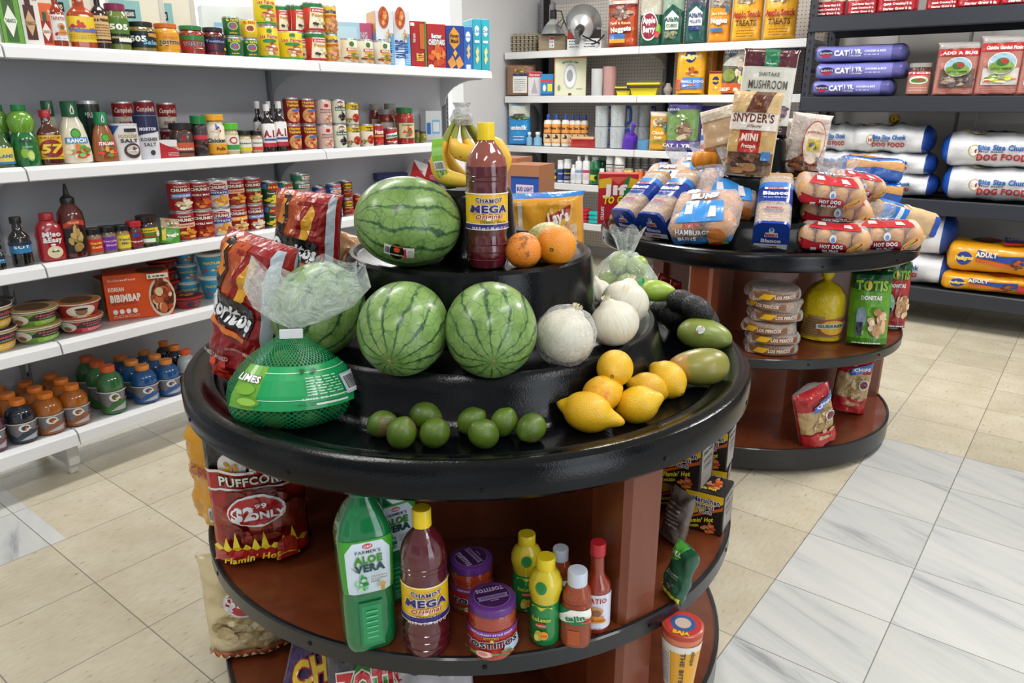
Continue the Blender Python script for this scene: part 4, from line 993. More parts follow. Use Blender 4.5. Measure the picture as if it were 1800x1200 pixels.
P('tapa', 'slim hot sauce bottle with red cap, rightmost on the middle shelf', 1045, 1118, MID, 52, 952, turn=-14)
# ---- snack bags on the middle shelf
puff = [('r', -1, .62, 1, 1, '#17120f'), ('r', -1, 0, 1, .60, '#a2231d'), ('e', -.45, .72, .30, .10, '#e6e4e0'), ('e', -.3, .82, .12, .12, '#e6e4e0'), ('f', -.48, .74, .2, .07, ['#d5a034', '#c08820'], 6), ('e', .15, .74, .26, .11, '#c5301f'), ('e', .38, .72, .2, .08, '#d33a24'), ('e', -.02, .68, .08, .05, '#eeeeee'),
        ('p', [(-1, .56), (1, .58), (1, .68), (-1, .70)], '#b01f1c'), ('r', -1, .545, 1, .56, '#e8e4e0'), ('p', [(-1, .69), (0, .68), (0, .70), (-1, .71)], '#e8e4e0'), ('t', 'PUFFCORN', -.02, .625, .74, .075, '#f0ece6', {'o': '#1b1510', 'b': 1}),
        ('f', 0, .35, 1.0, .22, ['#7e2a1e', '#8c3a28', '#973524', '#6d1c15'], 30), ('e', -.02, .41, .62, .12, '#e6e2e4'), ('e', -.04, .41, .57, .105, '#b0201e'), ('t', '$2', -.32, .405, .24, .10, '#f4f4f8', {'b': 2}), ('t', '.99', .04, .455, .16, .035, '#f4f4f8'), ('t', 'ONLY', .18, .385, .38, .055, '#f4f4f8', {'b': 2}),
        ('r', -1, 0, 1, .15, '#b51a1a')]+[('p', [(-1+.2*k, .15), (-.92+.2*k, .18+.05*(k % 3)), (-.84+.2*k, .165), (-.80+.2*k, .15+.0*k), (-.9+.2*k, .13)], '#e7d02a') for k in range(10)]+[('e', .55, .13, .22, .08, '#a52a18'), ('e', .55, .06, .26, .035, '#e0c632'), ('e', .55, .065, .22, .025, '#b51a1a'), ('t', "Flamin' Hot", -.2, .09, .6, .045, '#e7c82a', {'shear': .3, 'rot': .07})]
bag('puff', 'puffcorn_bag', 'bag', .20, .29, .10, '#14100e', puff, bt=.05, tt=.12, seed=4, cr=.012)
P('puff', 'red and black puffed corn bag with price oval on the middle shelf', 466, 966, MID+.008, 172, None, turn=-4, dr=.3)
bag('yelback', 'snack_bag', 'bag', .17, .27, .08, '#d9991c', [('r', .3, .1, .7, .25, '#d8d5cf'), ('bar', .35, .12, .65, .23, '#444444'), ('t', 'CORN', 0, .6, .6, .1, '#a8382a')], bt=.06, tt=.1, seed=5)
P('yelback', 'plain yellow snack bag seen edge-on behind the puffed corn bag', 392, 925, MID+.004, 120, None, turn=-60, dr=.3, roll=-2)
bag('bluebag', 'snack_bag', 'bag', .17, .26, .07, '#1766c4', [('t', 'CHIPS', 0, .6, .6, .12, '#f0f0f0')], seed=6)
b_ = place('bluebag', 'blue snack bag whose corner pokes out past the left rim of the nearer stand', C1+Vector((0, 0)).to_3d().xy if False else (C1.x-.44, C1.y+.12, MID+.006), rad(-105), (1, 1, .9)); b_.rotation_euler = (rad(-8), rad(-10), rad(-105))
# instant noodle cartons on the right side of the middle shelf
mar = [('r', -1, 0, 1, 1, '#231d1b'), ('p', [(-1, 1), (1, 1), (1, .82), (.2, .62), (-.4, .45), (-1, .32)], '#e6b91e'), ('p', [(-1, .30), (-.4, .42), (.9, .72), (1, .80), (1, .66), (0, .45), (-1, .22)], '#cf5c20'), ('e', -.68, .70, .16, .10, '#e8e8f2'), ('e', -.68, .70, .12, .075, '#3a4a98'), ('e', -.68, .70, .09, .055, '#e8e8f2'),
       ('t', 'Maruchan', .12, .84, .72, .13, '#1c2658', {'o': '#f2f2f2', 'b': 1}), ('t', 'Instant', .08, .70, .46, .10, '#15192e', {'o': '#f2f2f2', 'b': 1}), ('t', 'Lunch', .1, .57, .36, .10, '#15192e', {'o': '#f2f2f2', 'b': 1}), ("t", "Flamin' Hot", -.12, .33, .72, .11, '#efe02a', {'rot': .28, 'shear': .3}), ('t', 'CHICKEN', -.5, .14, .36, .06, '#efe02a', {'rot': .28}), ('f', .38, .18, .4, .13, ['#d2672c', '#e07a34', '#b34b1e', '#c98a5a'], 22)]
topm = [('r', -1, 0, 1, 1, '#231d1b'), ('f', .2, .5, .5, .35, ['#d2672c', '#c08a6a', '#b34b1e'], 16), ('t', 'Flamin Hot', -.1, .2, .6, .14, '#e7e02a')]
side_m = [('r', -1, 0, 1, 1, '#231d1b'), ('p', [(-.8, .02), (.8, .02), (.9, .95), (-.9, .95)], '#8d8782'), ('t', 'Maruc', 0, .84, .7, .1, '#15131a'), ('t', 'Instant', 0, .66, .6, .1, '#55352a'), ('t', 'Lunch', 0, .5, .5, .1, '#55352a')]
carton('maru', 'noodle_carton', .083, .083, .095, '#231d1b', mar, side_m, topm)
mp2 = P('maru', 'boxed noodle cup at the bottom of the pile on the right of the middle shelf', 1222, 930, MID+.002, 88, None, turn=-14, dr=1.0, s=1)
pz = mp2.location; mp2.scale = (1, 1, 1); mp2.location.z = MID+.001
rz_ = mp2.rotation_euler.z
mp2.location = atz(1236, 945, MID)+Vector((-.012, .02, 0)); mp2.location.z = MID+.001
place('maru', 'boxed noodle cup stacked half over the lower one, tray rim above it', (pz.x-.055, pz.y-.012, MID+.098), rz_+rad(-3), (1.05, 1.05, 1.05))
place('maru', 'boxed noodle cup standing behind the stacked pair, mostly hidden', (mp2.location.x-.035, mp2.location.y+.11, MID+.001), rz_+rad(8))
place('maru', 'boxed noodle cup behind, topmost at the right under the rim', (mp2.location.x-.04, mp2.location.y+.108, MID+.098), rz_+rad(2))
place('maru', 'boxed noodle cup under the half overhanging one, against the fin', (pz.x-.09, pz.y+.05, MID+.001), rz_+rad(-3))
bag('greenbag', 'snack_bag', 'bag', .12, .20, .06, '#23563f', [('r', -1, 0, 1, .12, '#c9c832'), ('p', [(-1, .6), (.2, .75), (.3, 1), (-1, 1)], '#4f9a3c'), ('t', 'DILL', -.2, .83, .5, .08, '#f0f4e8', {'rot': .1}), ('ln', -.6, .4, .6, .5, 3, '#c8d8c8'), ('f', .2, .24, .5, .1, ['#5a5a5a', '#777777', '#3a3a3a'], 12)], seed=9)
o_ = P('greenbag', 'dark green snack bag leaning beside the fin at the right of the middle shelf', 1180, 1055, MID+.004, 62, None, turn=-55, dr=.35, tilt=-16)
bag('bagdk', 'snack_bag', 'bag', .12, .20, .06, '#6b625c', [('ln', -.6, .3, .6, .8, 6, '#cfc8c0')], seed=10)
P('bagdk', 'grey clear snack bag between the fin and the noodle cups', 1180, 960, MID+.004, 60, None, turn=-50, dr=.5, tilt=-12)
# ---- items on the base deck of the nearer stand
chipmat = M('#cdbb92', .5, bump=.6, bs=60)
tort = [('f', 0, .30, .95, .24, ['#d2c095', '#c2ad7e', '#dccda6', '#b39d6e'], 34), ('r', -1, 0, 1, .10, '#b06038')]+[('p', [(-1+.2*k, .03), (-.9+.2*k, .085), (-.8+.2*k, .03)], '#e3d1ae') for k in range(10)]+[('e', .15, .62, .62, .16, '#e6e2e8'), ('e', .15, .62, .56, .135, '#b92a24'), ('t', '$2.99', .1, .63, .5, .12, '#f4f4f8', {'b': 2})]
bag('tortchips', 'tortilla_chip_bag', 'bag', .22, .30, .10, '#d8c79c', tort, bt=.05, tt=.12, seed=12, cr=.014)
P('tortchips', 'tortilla chip bag with red price oval, low on the left under the middle shelf', 446, 1153, DECK+.004, 150, 965, turn=-8, dr=.5)
taki = [('r', -1, 0, 1, 1, '#3b1f5c'), ('f', -.4, .7, .5, .2, ['#d24a20', '#e7c52c', '#a52a18'], 14), ('t', 'CHIPS', .05, .45, .8, .18, '#e9c62a', {'o': '#b3281c', 'b': 2, 'rot': .4}), ('t', 'Flamas', .3, .25, .5, .1, '#e0532a', {'rot': .4}), ('p', [(-1, .0), (-.2, 0), (-1, .3)], '#d8bd22')]
bag('taki', 'snack_bag', 'bag', .20, .28, .07, '#3b1f5c', taki, seed=14)
def P2(key, label, px, py, z, tilt, turn, s=1): 
    p = atz(px, py, z); o = place(key, label, p, 0, (s, s, s)); a = facecam(p)+rad(turn)
    o.rotation_euler = (Matrix.Rotation(a, 4, 'Z') @ Matrix.Rotation(rad(tilt), 4, 'X')).to_euler(); return o
P2('taki', 'purple rolled chip bag lying low on the base deck, left of the green one', 560, 1290, DECK+.015, -42, -28)
zot = [('r', -1, 0, 1, 1, '#4b4a52'), ('p', [(-.9, .62), (.3, .98), (.9, .85), (.9, .3), (-.9, .3)], '#3f9a2c'), ('t', 'ZOTIS', 0, .66, .8, .2, '#c92c34', {'o': '#f4f0ee', 'b': 2}), ('f', 0, .2, .7, .14, ['#d2a060', '#b88040'], 12)]
bag('zot', 'snack_bag', 'bag', .17, .26, .07, '#4b4a52', zot, seed=15)
P2('zot', 'grey and green snack bag just under the shelf edge, next to the purple one', 668, 1375, DECK+.01, -36, 2)
bag('paleb', 'snack_bag', 'bag', .17, .24, .06, '#c9c8cc', [('t', 'Chips', 0, .84, .6, .1, '#2a6ab0'), ('r', -.2, .9, .3, 1, '#49a838')], seed=16)
P2('paleb', 'pale snack bag right of the green one under the shelf edge', 770, 1375, DECK+.01, -36, 3)
baja = [('r', -1, 0, 1, 1, '#e9a92a'), ('r', -1, .86, 1, 1, '#e9e4dc'), ('r', -1, 0, -.3, .86, '#d8d4cc'), ('ln', -.95, .1, -.35, .8, 12, '#666666'), ('t', 'THE BITE!', .15, .5, .7, .09, '#4a4a48', {'rot': -pi/2}), ('t', 'chips', .5, .75, .3, .08, '#5a4a2a', {'rot': -pi/2})]
cp = [(.034, 0), (.036, .002), (.050, .150), (.0505, .165)]
bottle('baja', 'snack_tub', 'tub', cp, M('#d77a5c', .3, coat=.3), '#b7452e', (.163, .178), .052, [(.004, .145, '#e9a92a', baja)],
       extra=[('lid_print', design('lid_print', [('e', 0, .5, .9, .45, '#c23a34'), ('e', 0, .5, .62, .31, '#355a9a'), ('e', 0, .5, .4, .2, '#c8b4a0'), ('t', 'BAJA', 0, .12, .4, .12, '#e4c832', {'b': 2})], .1, .1, lambda x, y, o: (x, y-.05, .178+o)), 0)], ribs=40)
P('baja', 'yellow snack tub with a red and blue lid on the base deck at the right', 1190, 1222, DECK+.16, 72, None, turn=-5)
KT = KIND['baja']
place('baja', 'yellow snack tub directly under the visible one', (find('yellow snack tub with a red')).location-Vector((0, 0, .183)), 0, find('yellow snack tub with a red').scale)
bag('march', 'noodle_pack', 'bag', .13, .13, .05, '#c97d6a', [('t', 'NOODLES', 0, .6, .6, .14, '#ffffff')], seed=17)
# ================================================================ chips and bags in the tray of the nearer stand
dor = [('r', -1, 0, 1, 1, '#96191a'), ('p', [(-1, .35), (-.2, .55), (.1, .95), (-.5, 1), (-1, .95)], '#b34c1a'), ('p', [(-.05, .52), (.25, .60), (.45, .82), (.30, .90), (.05, .74)], '#e0a42c'), ('p', [(-1, .60), (-.55, .62), (-.35, .95), (-.55, .98), (-.75, .75)], '#2a1612'), ('p', [(-.8, .72), (-.6, .70), (-.48, .92), (-.58, .93)], '#d8862a'),
       ('p', [(-1, .44), (.55, .37), (.60, .56), (-1, .64)], '#1a1414'), ('t', 'Doritos', -.22, .495, .76, .115, '#f0f2f6', {'b': 2, 'o': '#161012', 'rot': -.13, 'shear': .15}), ('p', [(-.9, .40), (.45, .33), (.5, .36), (-.85, .43)], '#d77a2a'), ('f', -.3, .08, .5, .10, ['#c23022', '#d04a28', '#9a1814'], 14),
       ('t', 'GUARANTEED FRESH', .35, .27, .36, .018, '#e8c8c0', {'arc': .004}), ('t', 'FLAMED FLAVORED', -.35, .19, .42, .03, '#d8cfc8'), ('r', .82, .02, 1, .98, '#b9c3cf')]
dorb = [('r', -1, 0, 1, 1, '#8fa0ae'), ('ln', -.8, .1, -.1, .9, 26, '#39434c'), ('bar', .1, .5, .5, .68, '#222222')]
bag('doritos', 'chip_bag', 'bag', .215, .335, .10, '#96191a', dor, dorb, bt=.05, tt=.09, seed=21, cr=.016, backbg='#9aa9b6')
def lean(key, label, p, a, tilt=0, roll=0, s=1, group=None):
    o = place(key, label, p, 0, (s, s, s) if not isinstance(s, tuple) else s, group); o.rotation_euler = (Matrix.Rotation(a, 4, 'Z') @ Matrix.Rotation(rad(tilt), 4, 'X') @ Matrix.Rotation(rad(roll), 4, 'Y')).to_euler(); return o
p = atz(425, 668, WELL+.004)
lean('doritos', 'red and orange chip bag at the left rim of the nearer stand, leaning right', p+_R*.008, facecam(p)+rad(-50), -8, 9, (.90, .93, .90))
p = atz(535, 640, WELL+.05); p = Vector((C1.x-.33, C1.y+.16, T2+.004))
lean('doritos', 'red and orange chip bag farther in, behind the bagged watermelon', atz(536, 530, T2+.02), facecam(p)+rad(-18), -6, 5, .75)
# nuts in a clear bag behind
bag('nuts', 'nut_bag', 'bag', .12, .16, .06, '#b98a5c', [('f', 0, .5, .9, .45, ['#caa272', '#a8754a', '#e0bd8c', '#8f5f38'], 50)], seed=23)
p = atz(606, 530, T2); lean('nuts', 'clear bag of shelled nuts squeezed between chip bag and tall tier', p, facecam(p)+rad(15), -5, 22, 1.0)
bag('lays', 'chip_bag', 'bag', .24, .30, .10, '#dc9a2c', [('r', -.72, 0, -.60, .95, '#d5cfc4'), ('r', -.12, .0, .85, .74, '#d9b08e'), ('e', .33, .80, .26, .12, '#e0ac3a'), ('p', [(.03, .72), (.66, .82), (.70, .91), (.05, .82)], '#a92a1e'), ('t', "Lay's", .35, .815, .28, .10, '#f6efe4', {'b': 2, 'rot': .12}), ('t', 'GOLDEN', .42, .64, .34, .055, '#8a3a1e'), ('t', 'CRUNCH', .46, .56, .40, .055, '#8a3a1e'), ('t', 'RAY', .55, .40, .2, .05, '#8a3a1e')], bt=.06, tt=.06, seed=24, cr=.008, bands=[(.96, 1.01, '#2a7ac4')])
p = Vector(C1.to_3d())+Vector((0, 0, WELL+.002)); q = atz(975, 470, WELL); 
lean('lays', 'golden yellow chip bag standing in the back of the tray, right of the tall bottle', Vector((C1.x-.105, C1.y+.485, WELL+.004)), facecam((C1.x-.06, C1.y+.47)), 4, -3, (.93, .95, 1.05))
bag('greybag', 'chip_bag', 'bag', .20, .30, .09, '#8b8783', [('p', [(.1, .0), (1, 0), (1, .3), (.4, .25)], '#c7a660'), ('ln', -.8, .2, 0, .9, 10, '#6f6b68')], seed=25, cr=.02, rough=.2)
lean('greybag', 'grey foil bag leaning between the tall tier and the golden chip bag', Vector((C1.x-.20, C1.y+.40, WELL+.004)), facecam((C1.x, C1.y+.47)), 2, 20, .8)
# ---- clear bag of green apples and a bag of limes at the back right of the tray
fruit('green_apple', 'apple', nodemat('apple_skin', citrus(('#87a238', '#a5b956'), 300, .05)), .034, .032, 0, nm='green_apple')
pb = atz(1084, 556, WELL)
for k, (dx, dy, dz) in enumerate(((-.05, 0, 0), (.02, -.02, 0), (.045, .03, 0), (-.01, .05, 0), (-.02, .01, .055), (.035, .02, .05))):
    place('green_apple', 'green apple inside the clear bag with green print, %s' % ('left bottom', 'front bottom', 'right bottom', 'back bottom', 'upper left', 'upper right')[k], pb+Vector((dx*.9, dy*.8+.03, .088+dz*.9)), 0, (.9,)*3, 'green apples in the clear bag').rotation_euler = (k, k*2, k)
reg('applebag', 'bag', .2, .2, [('fruit_bag', wrap('fruit_bag', 'fruit_bag', 'bag', .105, .22, '#f4fff8', .5, .70, .16, 5), None), ('green_print', design('green_print', [('p', [(-1, .35), (-.3, .2), (.9, .35), (1, .75), (.2, .6), (-1, .7)], '#1f9a44'), ('p', [(-.35, .0), (-.2, .0), (-.1, .65), (-.25, .6)], '#d8ecd8')], .2, .15, lathemap([(.076, 0), (.1, .02), (.109, .06), (.105, .1), (.08, .14), (.04, .17)]), cx=.01, cy=.015, rough=.2, coat=.4, eps=.0015), 0)])
place('applebag', 'clear produce bag with green print, full of green apples', pb+Vector((.0, .035, .001)), facecam(pb)-.3, (.84, .78, 1.04))
for k, (dx, dy) in enumerate(((-.04, .03), (.03, .0), (.02, .06))): place('green_apple', 'green apple at the very bottom of the clear bag', pb+Vector((dx, dy, .03)), 0, (.85,)*3, 'green apples at the bottom of the clear bag')
# ---- net bag of limes with a green paper band and a clear flared top
def netmat(nt, ns, lk, b):
    out = [n for n in ns if n.type == 'OUTPUT_MATERIAL'][0]
    uvn = N(ns, 'UVMap'); sp = N(ns, 'SeparateXYZ'); lk.new(uvn.outputs[0], sp.inputs[0])
    a = math_(ns, lk, 'PINGPONG', math_(ns, lk, 'ADD', sp.outputs[0], sp.outputs[1]), .5); c = math_(ns, lk, 'PINGPONG', math_(ns, lk, 'SUBTRACT', sp.outputs[0], sp.outputs[1]), .5)
    m_ = math_(ns, lk, 'LESS_THAN', math_(ns, lk, 'MINIMUM', a, c), .13)
    t = N(ns, 'BsdfTransparent'); mx = N(ns, 'MixShader'); lk.new(math_(ns, lk, 'ADD', math_(ns, lk, 'MULTIPLY', m_, .8), .15), mx.inputs[0]); lk.new(t.outputs[0], mx.inputs[1]); lk.new(b.outputs[0], mx.inputs[2]); lk.new(mx.outputs[0], out.inputs[0])
    b.inputs['Base Color'].default_value = hexc('#1d8f55'); b.inputs['Roughness'].default_value = .35
NET = nodemat('green_net', netmat)
pl = atz(478, 765, WELL); base = pl+Vector((-.035, .075, 0)); fa = facecam(base)
def netbag():
    seg, ns_ = 56, 22; V = []; Fc = []; uv = []
    pr = [(.06, .0), (.094, .012), (.105, .038), (.099, .068), (.082, .098), (.060, .122), (.038, .142), (.018, .158), (.010, .167)]
    for j, (r, z) in enumerate(pr):
        for i in range(seg+1):
            a = 2*pi*i/seg; q = 1+(.05*sin(a*6+1)+.04*noise.noise(Vector((cos(a)*3, sin(a)*3, z*30)))) * (1 if j < 6 else .3)
            V.append((sin(a)*r*q*1.12, -cos(a)*r*q*.85, z)); uv.append((i/seg*62, j*3.2))
    for j in range(len(pr)-1): Fc += [(j*(seg+1)+i, j*(seg+1)+i+1, (j+1)*(seg+1)+i+1, (j+1)*(seg+1)+i) for i in range(seg)]
    me = mk('net', V, Fc, NET, None, 60, recalc=False); ul = me.uv_layers.new(name='UVMap')
    for l in me.loops: ul.data[l.index].uv = uv[l.vertex_index]
    return me, pr
nm_, npr = netbag()
band = [('r', -1, .0, 1, 1, '#1aa05a'), ('p', [(-1, .0), (-.62, .0), (-.55, 1), (-1, 1)], '#6fae3a'), ('r', -.58, .86, 1, .875, '#d8efe0'), ('r', -.6, .26, 1, .275, '#d8efe0'), ('t', 'LIMES', -.80, .74, .20, .14, '#f2f5ee', {'o': '#12281a', 'b': 2, 'rot': -.05}), ('e', -.78, .5, .15, .13, '#7db53a'), ('e', -.7, .22, .17, .12, '#6aa22c'), ('e', -.7, .22, .13, .09, '#9ccc50'), ('r', .55, .24, .98, .72, '#c8d0e4'), ('bar', .58, .3, .82, .68, '#15151a'), ('ln', .02, .36, .5, .8, 7, '#b8e4c8'), ('e', .0, .93, .045, .045, '#0c5a30'), ('e', .18, .93, .045, .045, '#0c5a30'), ('t', 'LIMES DE MEXICO', .25, .31, .3, .04, '#d0f0d8'), ('r', .1, .15, .5, .2, '#dfe8e0'), ('ln', -.1, .14, .1, .21, 2, '#0c4a28')]
def bandmap(x, y, o):
    r = _rad([(a+.004, b) for a, b in npr], y)+o; a = x/.1+.15; q = 1.035
    return (sin(a)*r*q*1.12, -cos(a)*r*q*.87, y)
reg('limenet', 'net bag', .2, .2, [('lime_net_bag', nm_, None), ('paper_band', design('paper_band', band, .235, .068, bandmap, cx=.01, cy=.012, y0=.050, rough=.3, coat=.3, eps=.0006), 0, 'green printed band with barcode'),
    ('tie_tag', box_mesh('tie_tag', -.02, .02, -.018, -.013, .155, .172, M('#e4e8ea', .4), .001), 0, 'white plastic tag'),
    ('clear_top', wrap('clear_top', 'clear_top', 'bag', .001, .001), 0)])
ct = []; V = []; Fc = []; seg = 60
for j, (r, z) in enumerate([(.008, .160), (.014, .168), (.050, .180), (.082, .200), (.095, .232), (.090, .262)]):
    for i in range(seg):
        a = 2*pi*i/seg; q = 1+.14*sin(a*5+j*.6)*(j/5)+.22*noise.noise(Vector((cos(a)*2.5, sin(a)*2.5, z*20)))*(j/5)
        V.append((sin(a)*r*q*1.0+.008*j, -cos(a)*r*q*.42-.003*j, z+.004*j+(.012*sin(a*3)+.01*sin(a*7) if j == 5 else 0)))
for j in range(5): Fc += [(j*seg+i, j*seg+(i+1) % seg, (j+1)*seg+(i+1) % seg, (j+1)*seg+i) for i in range(seg)]
KIND['limenet'][3][3] = ('clear_top', mk('clear_top', V, Fc, film('#e8f2ee', .26, .1, 1.0, 26), None, 60), 0, 'clear crumpled plastic top of the net')
nb = place('limenet', 'green net bag of limes with a printed band and clear gathered top', base, fa, (1, 1, 1)); nb.rotation_euler = (Matrix.Rotation(fa, 4, 'Z') @ Matrix.Rotation(rad(3), 4, 'Y')).to_euler()
RFa = Matrix.Rotation(fa, 4, 'Z')
for k, (x, y, z) in enumerate([(-.072, -.015, .026), (-.032, -.045, .026), (.022, -.048, .026), (.070, -.018, .026), (-.04, .02, .026), (.03, .02, .026), (-.05, -.01, .064), (-.01, -.035, .066), (.045, -.01, .066), (0, .015, .10)]):
    q = base+(RFa @ Vector((x, y, z))); c = place('lime', 'lime inside the green net bag, %s layer' % ('bottom' if z < .03 else 'upper'), q, 0, (1.08, 1.08, 1.08), 'limes in the %s layer of the net bag' % ('bottom' if z < .03 else 'upper')); c.rotation_euler = (k*1.3, k*.7, k)
# ---- bananas
ban = []
T4C = Vector((C1.x, C1.y, T4))
def bancoord(right, up, toward): return _R*right + Vector((0, 0, 1))*up - Vector((T4C.x, T4C.y, 0)).normalized()*toward
bt = T4C+bancoord(-.02, .135, .0)
t = thing('banana_bunch', 'bunch of yellow bananas wrapped in green tape on the top of the nearer stand', 'bananas', T4C+Vector((0, 0, .002)))
def bpart(pts, r=.0185):
    P_ = [bancoord(*q) for q in pts]; obj('banana', banana(P_, r), t)
bpart([(-.018, .150, -.00), (-.034, .125, .01), (-.048, .095, .02), (-.062, .06, .03), (-.052, .028, .045), (-.012, .018, .06), (.005, .016, .062)])
bpart([(-.015, .150, -.00), (-.022, .125, .012), (-.030, .098, .025), (-.02, .078, .04), (.02, .070, .05), (.055, .068, .045), (.075, .062, .04)], .018)
bpart([(-.010, .150, -.00), (-.010, .125, .005), (-.004, .098, .01), (.015, .06, .022), (.02, .035, .04), (-.0, .03, .045)], .017)
bpart([(-.006, .150, -.004), (.008, .125, -.004), (.03, .10, -.005), (.06, .085, .0), (.08, .055, .01), (.075, .028, .02)])
bpart([(-.010, .150, -.01), (.0, .125, -.015), (.02, .098, -.03), (.045, .06, -.045), (.04, .03, -.05), (.01, .02, -.05)], .017)
bpart([(-.015, .150, -.008), (-.03, .125, -.02), (-.05, .09, -.035), (-.045, .05, -.05), (-.02, .025, -.055), (.0, .018, -.05)], .017)
cw = lathe('stem_wrap', [(.020, 0), (.024, .012), (.017, .028), (.013, .036), (.018, .045), (.001, .046)], film('#e6e6ea', .5, .15, 1, 60), 20, wob=.25)
q = obj('stem_wrap', cw, t, bancoord(-.012, .128, 0)); q['label'] = 'crumpled clear film on the stems'
grn = design('tape', [('r', -1, 0, 1, 1, '#7cb83a'), ('r', -1, .40, 1, .58, '#d5dcd6'), ('bar', -.8, .41, .8, .57, '#555555'), ('r', -.8, .06, .8, .38, '#b9d98a'), ('t', 'ORGANIC', 0, .22, 1.6, .055, '#1c3a22', {'rot': pi/2, 'b': 1})], .022, .105, lambda x, y, o: (x-.02*sin(y*22), -.02-.0225*sin(pi*min(1, max(0, y/.105)))**.6-o, y), cx=.004, cy=.008, rough=.25, coat=.4)
V_ = bancoord(-.036, .0, .02); q = obj('tape', grn, t, V_); q.rotation_euler = (0, rad(-6), facecam(T4C)); q['label'] = 'green and white printed tape'
# two loose bananas poking out at the back left
t = thing('banana_bunch', 'banana pair poking out from behind the large watermelon', 'bananas', Vector((C1.x-.20, C1.y+.02, T3+.001)))
for k, (dz, dx) in enumerate(((.052, 0), (.02, .02))):
    P_ = [_R*(.10-dx)+Vector((0, 0, dz)), _R*(.07-dx)+Vector((0, 0, dz+.006)), _R*(.04-dx)+Vector((0, 0, dz+.008)), _R*(.0-dx)+Vector((0, 0, dz+.004)), _R*(-.04+dx*.6)+Vector((0, 0, dz+.006-.01*k)), _R*(-.065+dx*.6)+Vector((0, 0, dz+.01))]
    obj('banana', banana(P_, .0185), t)
# ================================================================ GOODS ON THE LONG WHITE SHELVES
def L(key, label, pxl, pxr, ytop, lev, back=0, zb=None, ww=None, group=None, turn=None, dz=0, sx=None, tilt=0, roll=0, d_=0):
    """left shelves: pxl..pxr seen width at mid height, ytop seen top; back = distance behind the front row; zb = stand height"""
    w_, h_ = KIND[key][1:3]; z = (LZ[lev]+.0005 if zb is None else zb)+dz; pc = (pxl+pxr)/2; r = w_/2; sc = 1
    for _ in range(4):
        X = LX-.03-(r if not ww else d_/2 if d_ else .03)-back; Y = solveY(pc, X, z+h_*sc/2)
        dd = depth((X, Y, z+h_/2)); wr = (pxr-pxl)*dd/FPX
        sc = (wr/w_ if not ww else ww/w_); r = w_*sc/2
    if sx: sc = sx
    szz = (solveZ(ytop, X, Y)-z)/h_ if ytop is not None else sc
    if ytop is not None: szz = max(.55*sc, min(1.8*sc, szz))
    fc = facecam((X, Y)); a = pi/2+(fc-pi/2+2*pi) % (2*pi)*.0
    df = ((fc-pi/2+pi) % (2*pi))-pi
    a = pi/2+df*.62 if turn is None else pi/2+rad(turn)
    o = place(key, label, (X, Y, z), a, (sc, sc, szz), group)
    if tilt or roll: o.rotation_euler = (Matrix.Rotation(a, 4, 'Z') @ Matrix.Rotation(rad(tilt), 4, 'X') @ Matrix.Rotation(rad(roll), 4, 'Y')).to_euler()
    return o
def top_of(o, key): return o.location.z+KIND[key][2]*o.scale.z+.0006
# ---- kinds -------------------------------------------------------
RED = '#a81d22'
def chunky(k, mid, txt, food, bg=RED): can(k, 'soup_can', .038, .115, bg, [('e', 0, .80, .55, .16, '#8a1418' if bg == RED else '#a9202a'), ('t', 'Campbells', 0, .90, .4, .06, '#f0e6da'), ('t', 'CHUNKY', 0, .77, .58, .11, '#f4ece0', {'o': '#5a0c10', 'b': 2}), ('p', [(-.6, .46), (.62, .5), (.62, .66), (-.6, .62)], mid), ('t', txt, 0, .56, .5, .07, '#ffffff' if mid not in ('#f0c0a0',) else '#a02020'), ('f', .05, .24, .55, .2, food, 20)])
chunky('ch1', '#5b8cc8', 'CHICKEN', ['#e8dcc0', '#d8b888', '#f4ecd8']); chunky('ch2', '#8a2a20', 'CHILI MAC', ['#c85a28', '#8a3018', '#e08038']); chunky('ch3', '#34509c', 'POTATO', ['#e8a03a', '#d88828', '#f0c060'], '#e4e4ea')
chunky('ch4', '#f0c0a0', 'CHOWDER', ['#d88a2a', '#e8b050', '#a04a1c']); chunky('ch5', '#4f9a58', 'NOODLE', ['#d8c070', '#c89040', '#b0b060']); chunky('ch6', '#f0a030', 'OLD BAY', ['#e8c890', '#d8a060'])
can('elpato_g', 'sauce_can', .033, .082, '#1c6436', [('e', 0, .55, .42, .24, '#e3c52c'), ('e', 0, .55, .34, .19, '#3f74ae'), ('e', .02, .53, .14, .12, '#c9402a'), ('t', 'EL PATO', 0, .88, .5, .13, '#e8d23a', {'b': 2}), ('t', 'SALSA', 0, .14, .3, .08, '#e8d23a')])
can('elpato_y', 'sauce_can', .033, .082, '#e3c022', [('e', 0, .52, .42, .24, '#f2e6b4'), ('e', 0, .52, .3, .17, '#c43628'), ('e', .04, .54, .12, .1, '#2a6a3a'), ('t', 'EL PATO', 0, .88, .5, .13, '#c23a22', {'b': 2})])
def palm(k, r, h): can(k, 'enchilada_sauce_can', r, h, '#e6ca1e', [('t', 'Las Palmas', 0, .72, .6, .12, '#c8301f', {'o': '#f7ecb0'}), ('e', 0, .90, .16, .07, '#2f8a44'), ('e', 0, .56, .44, .06, '#2f8a44'), ('f', .05, .28, .5, .2, ['#a8442c', '#d89a6a', '#c06a48', '#e8d8c0'], 18), ('r', -1, 0, 1, .05, '#3a8a44')])
palm('palm_b', .052, .118); palm('palm_s', .042, .11)
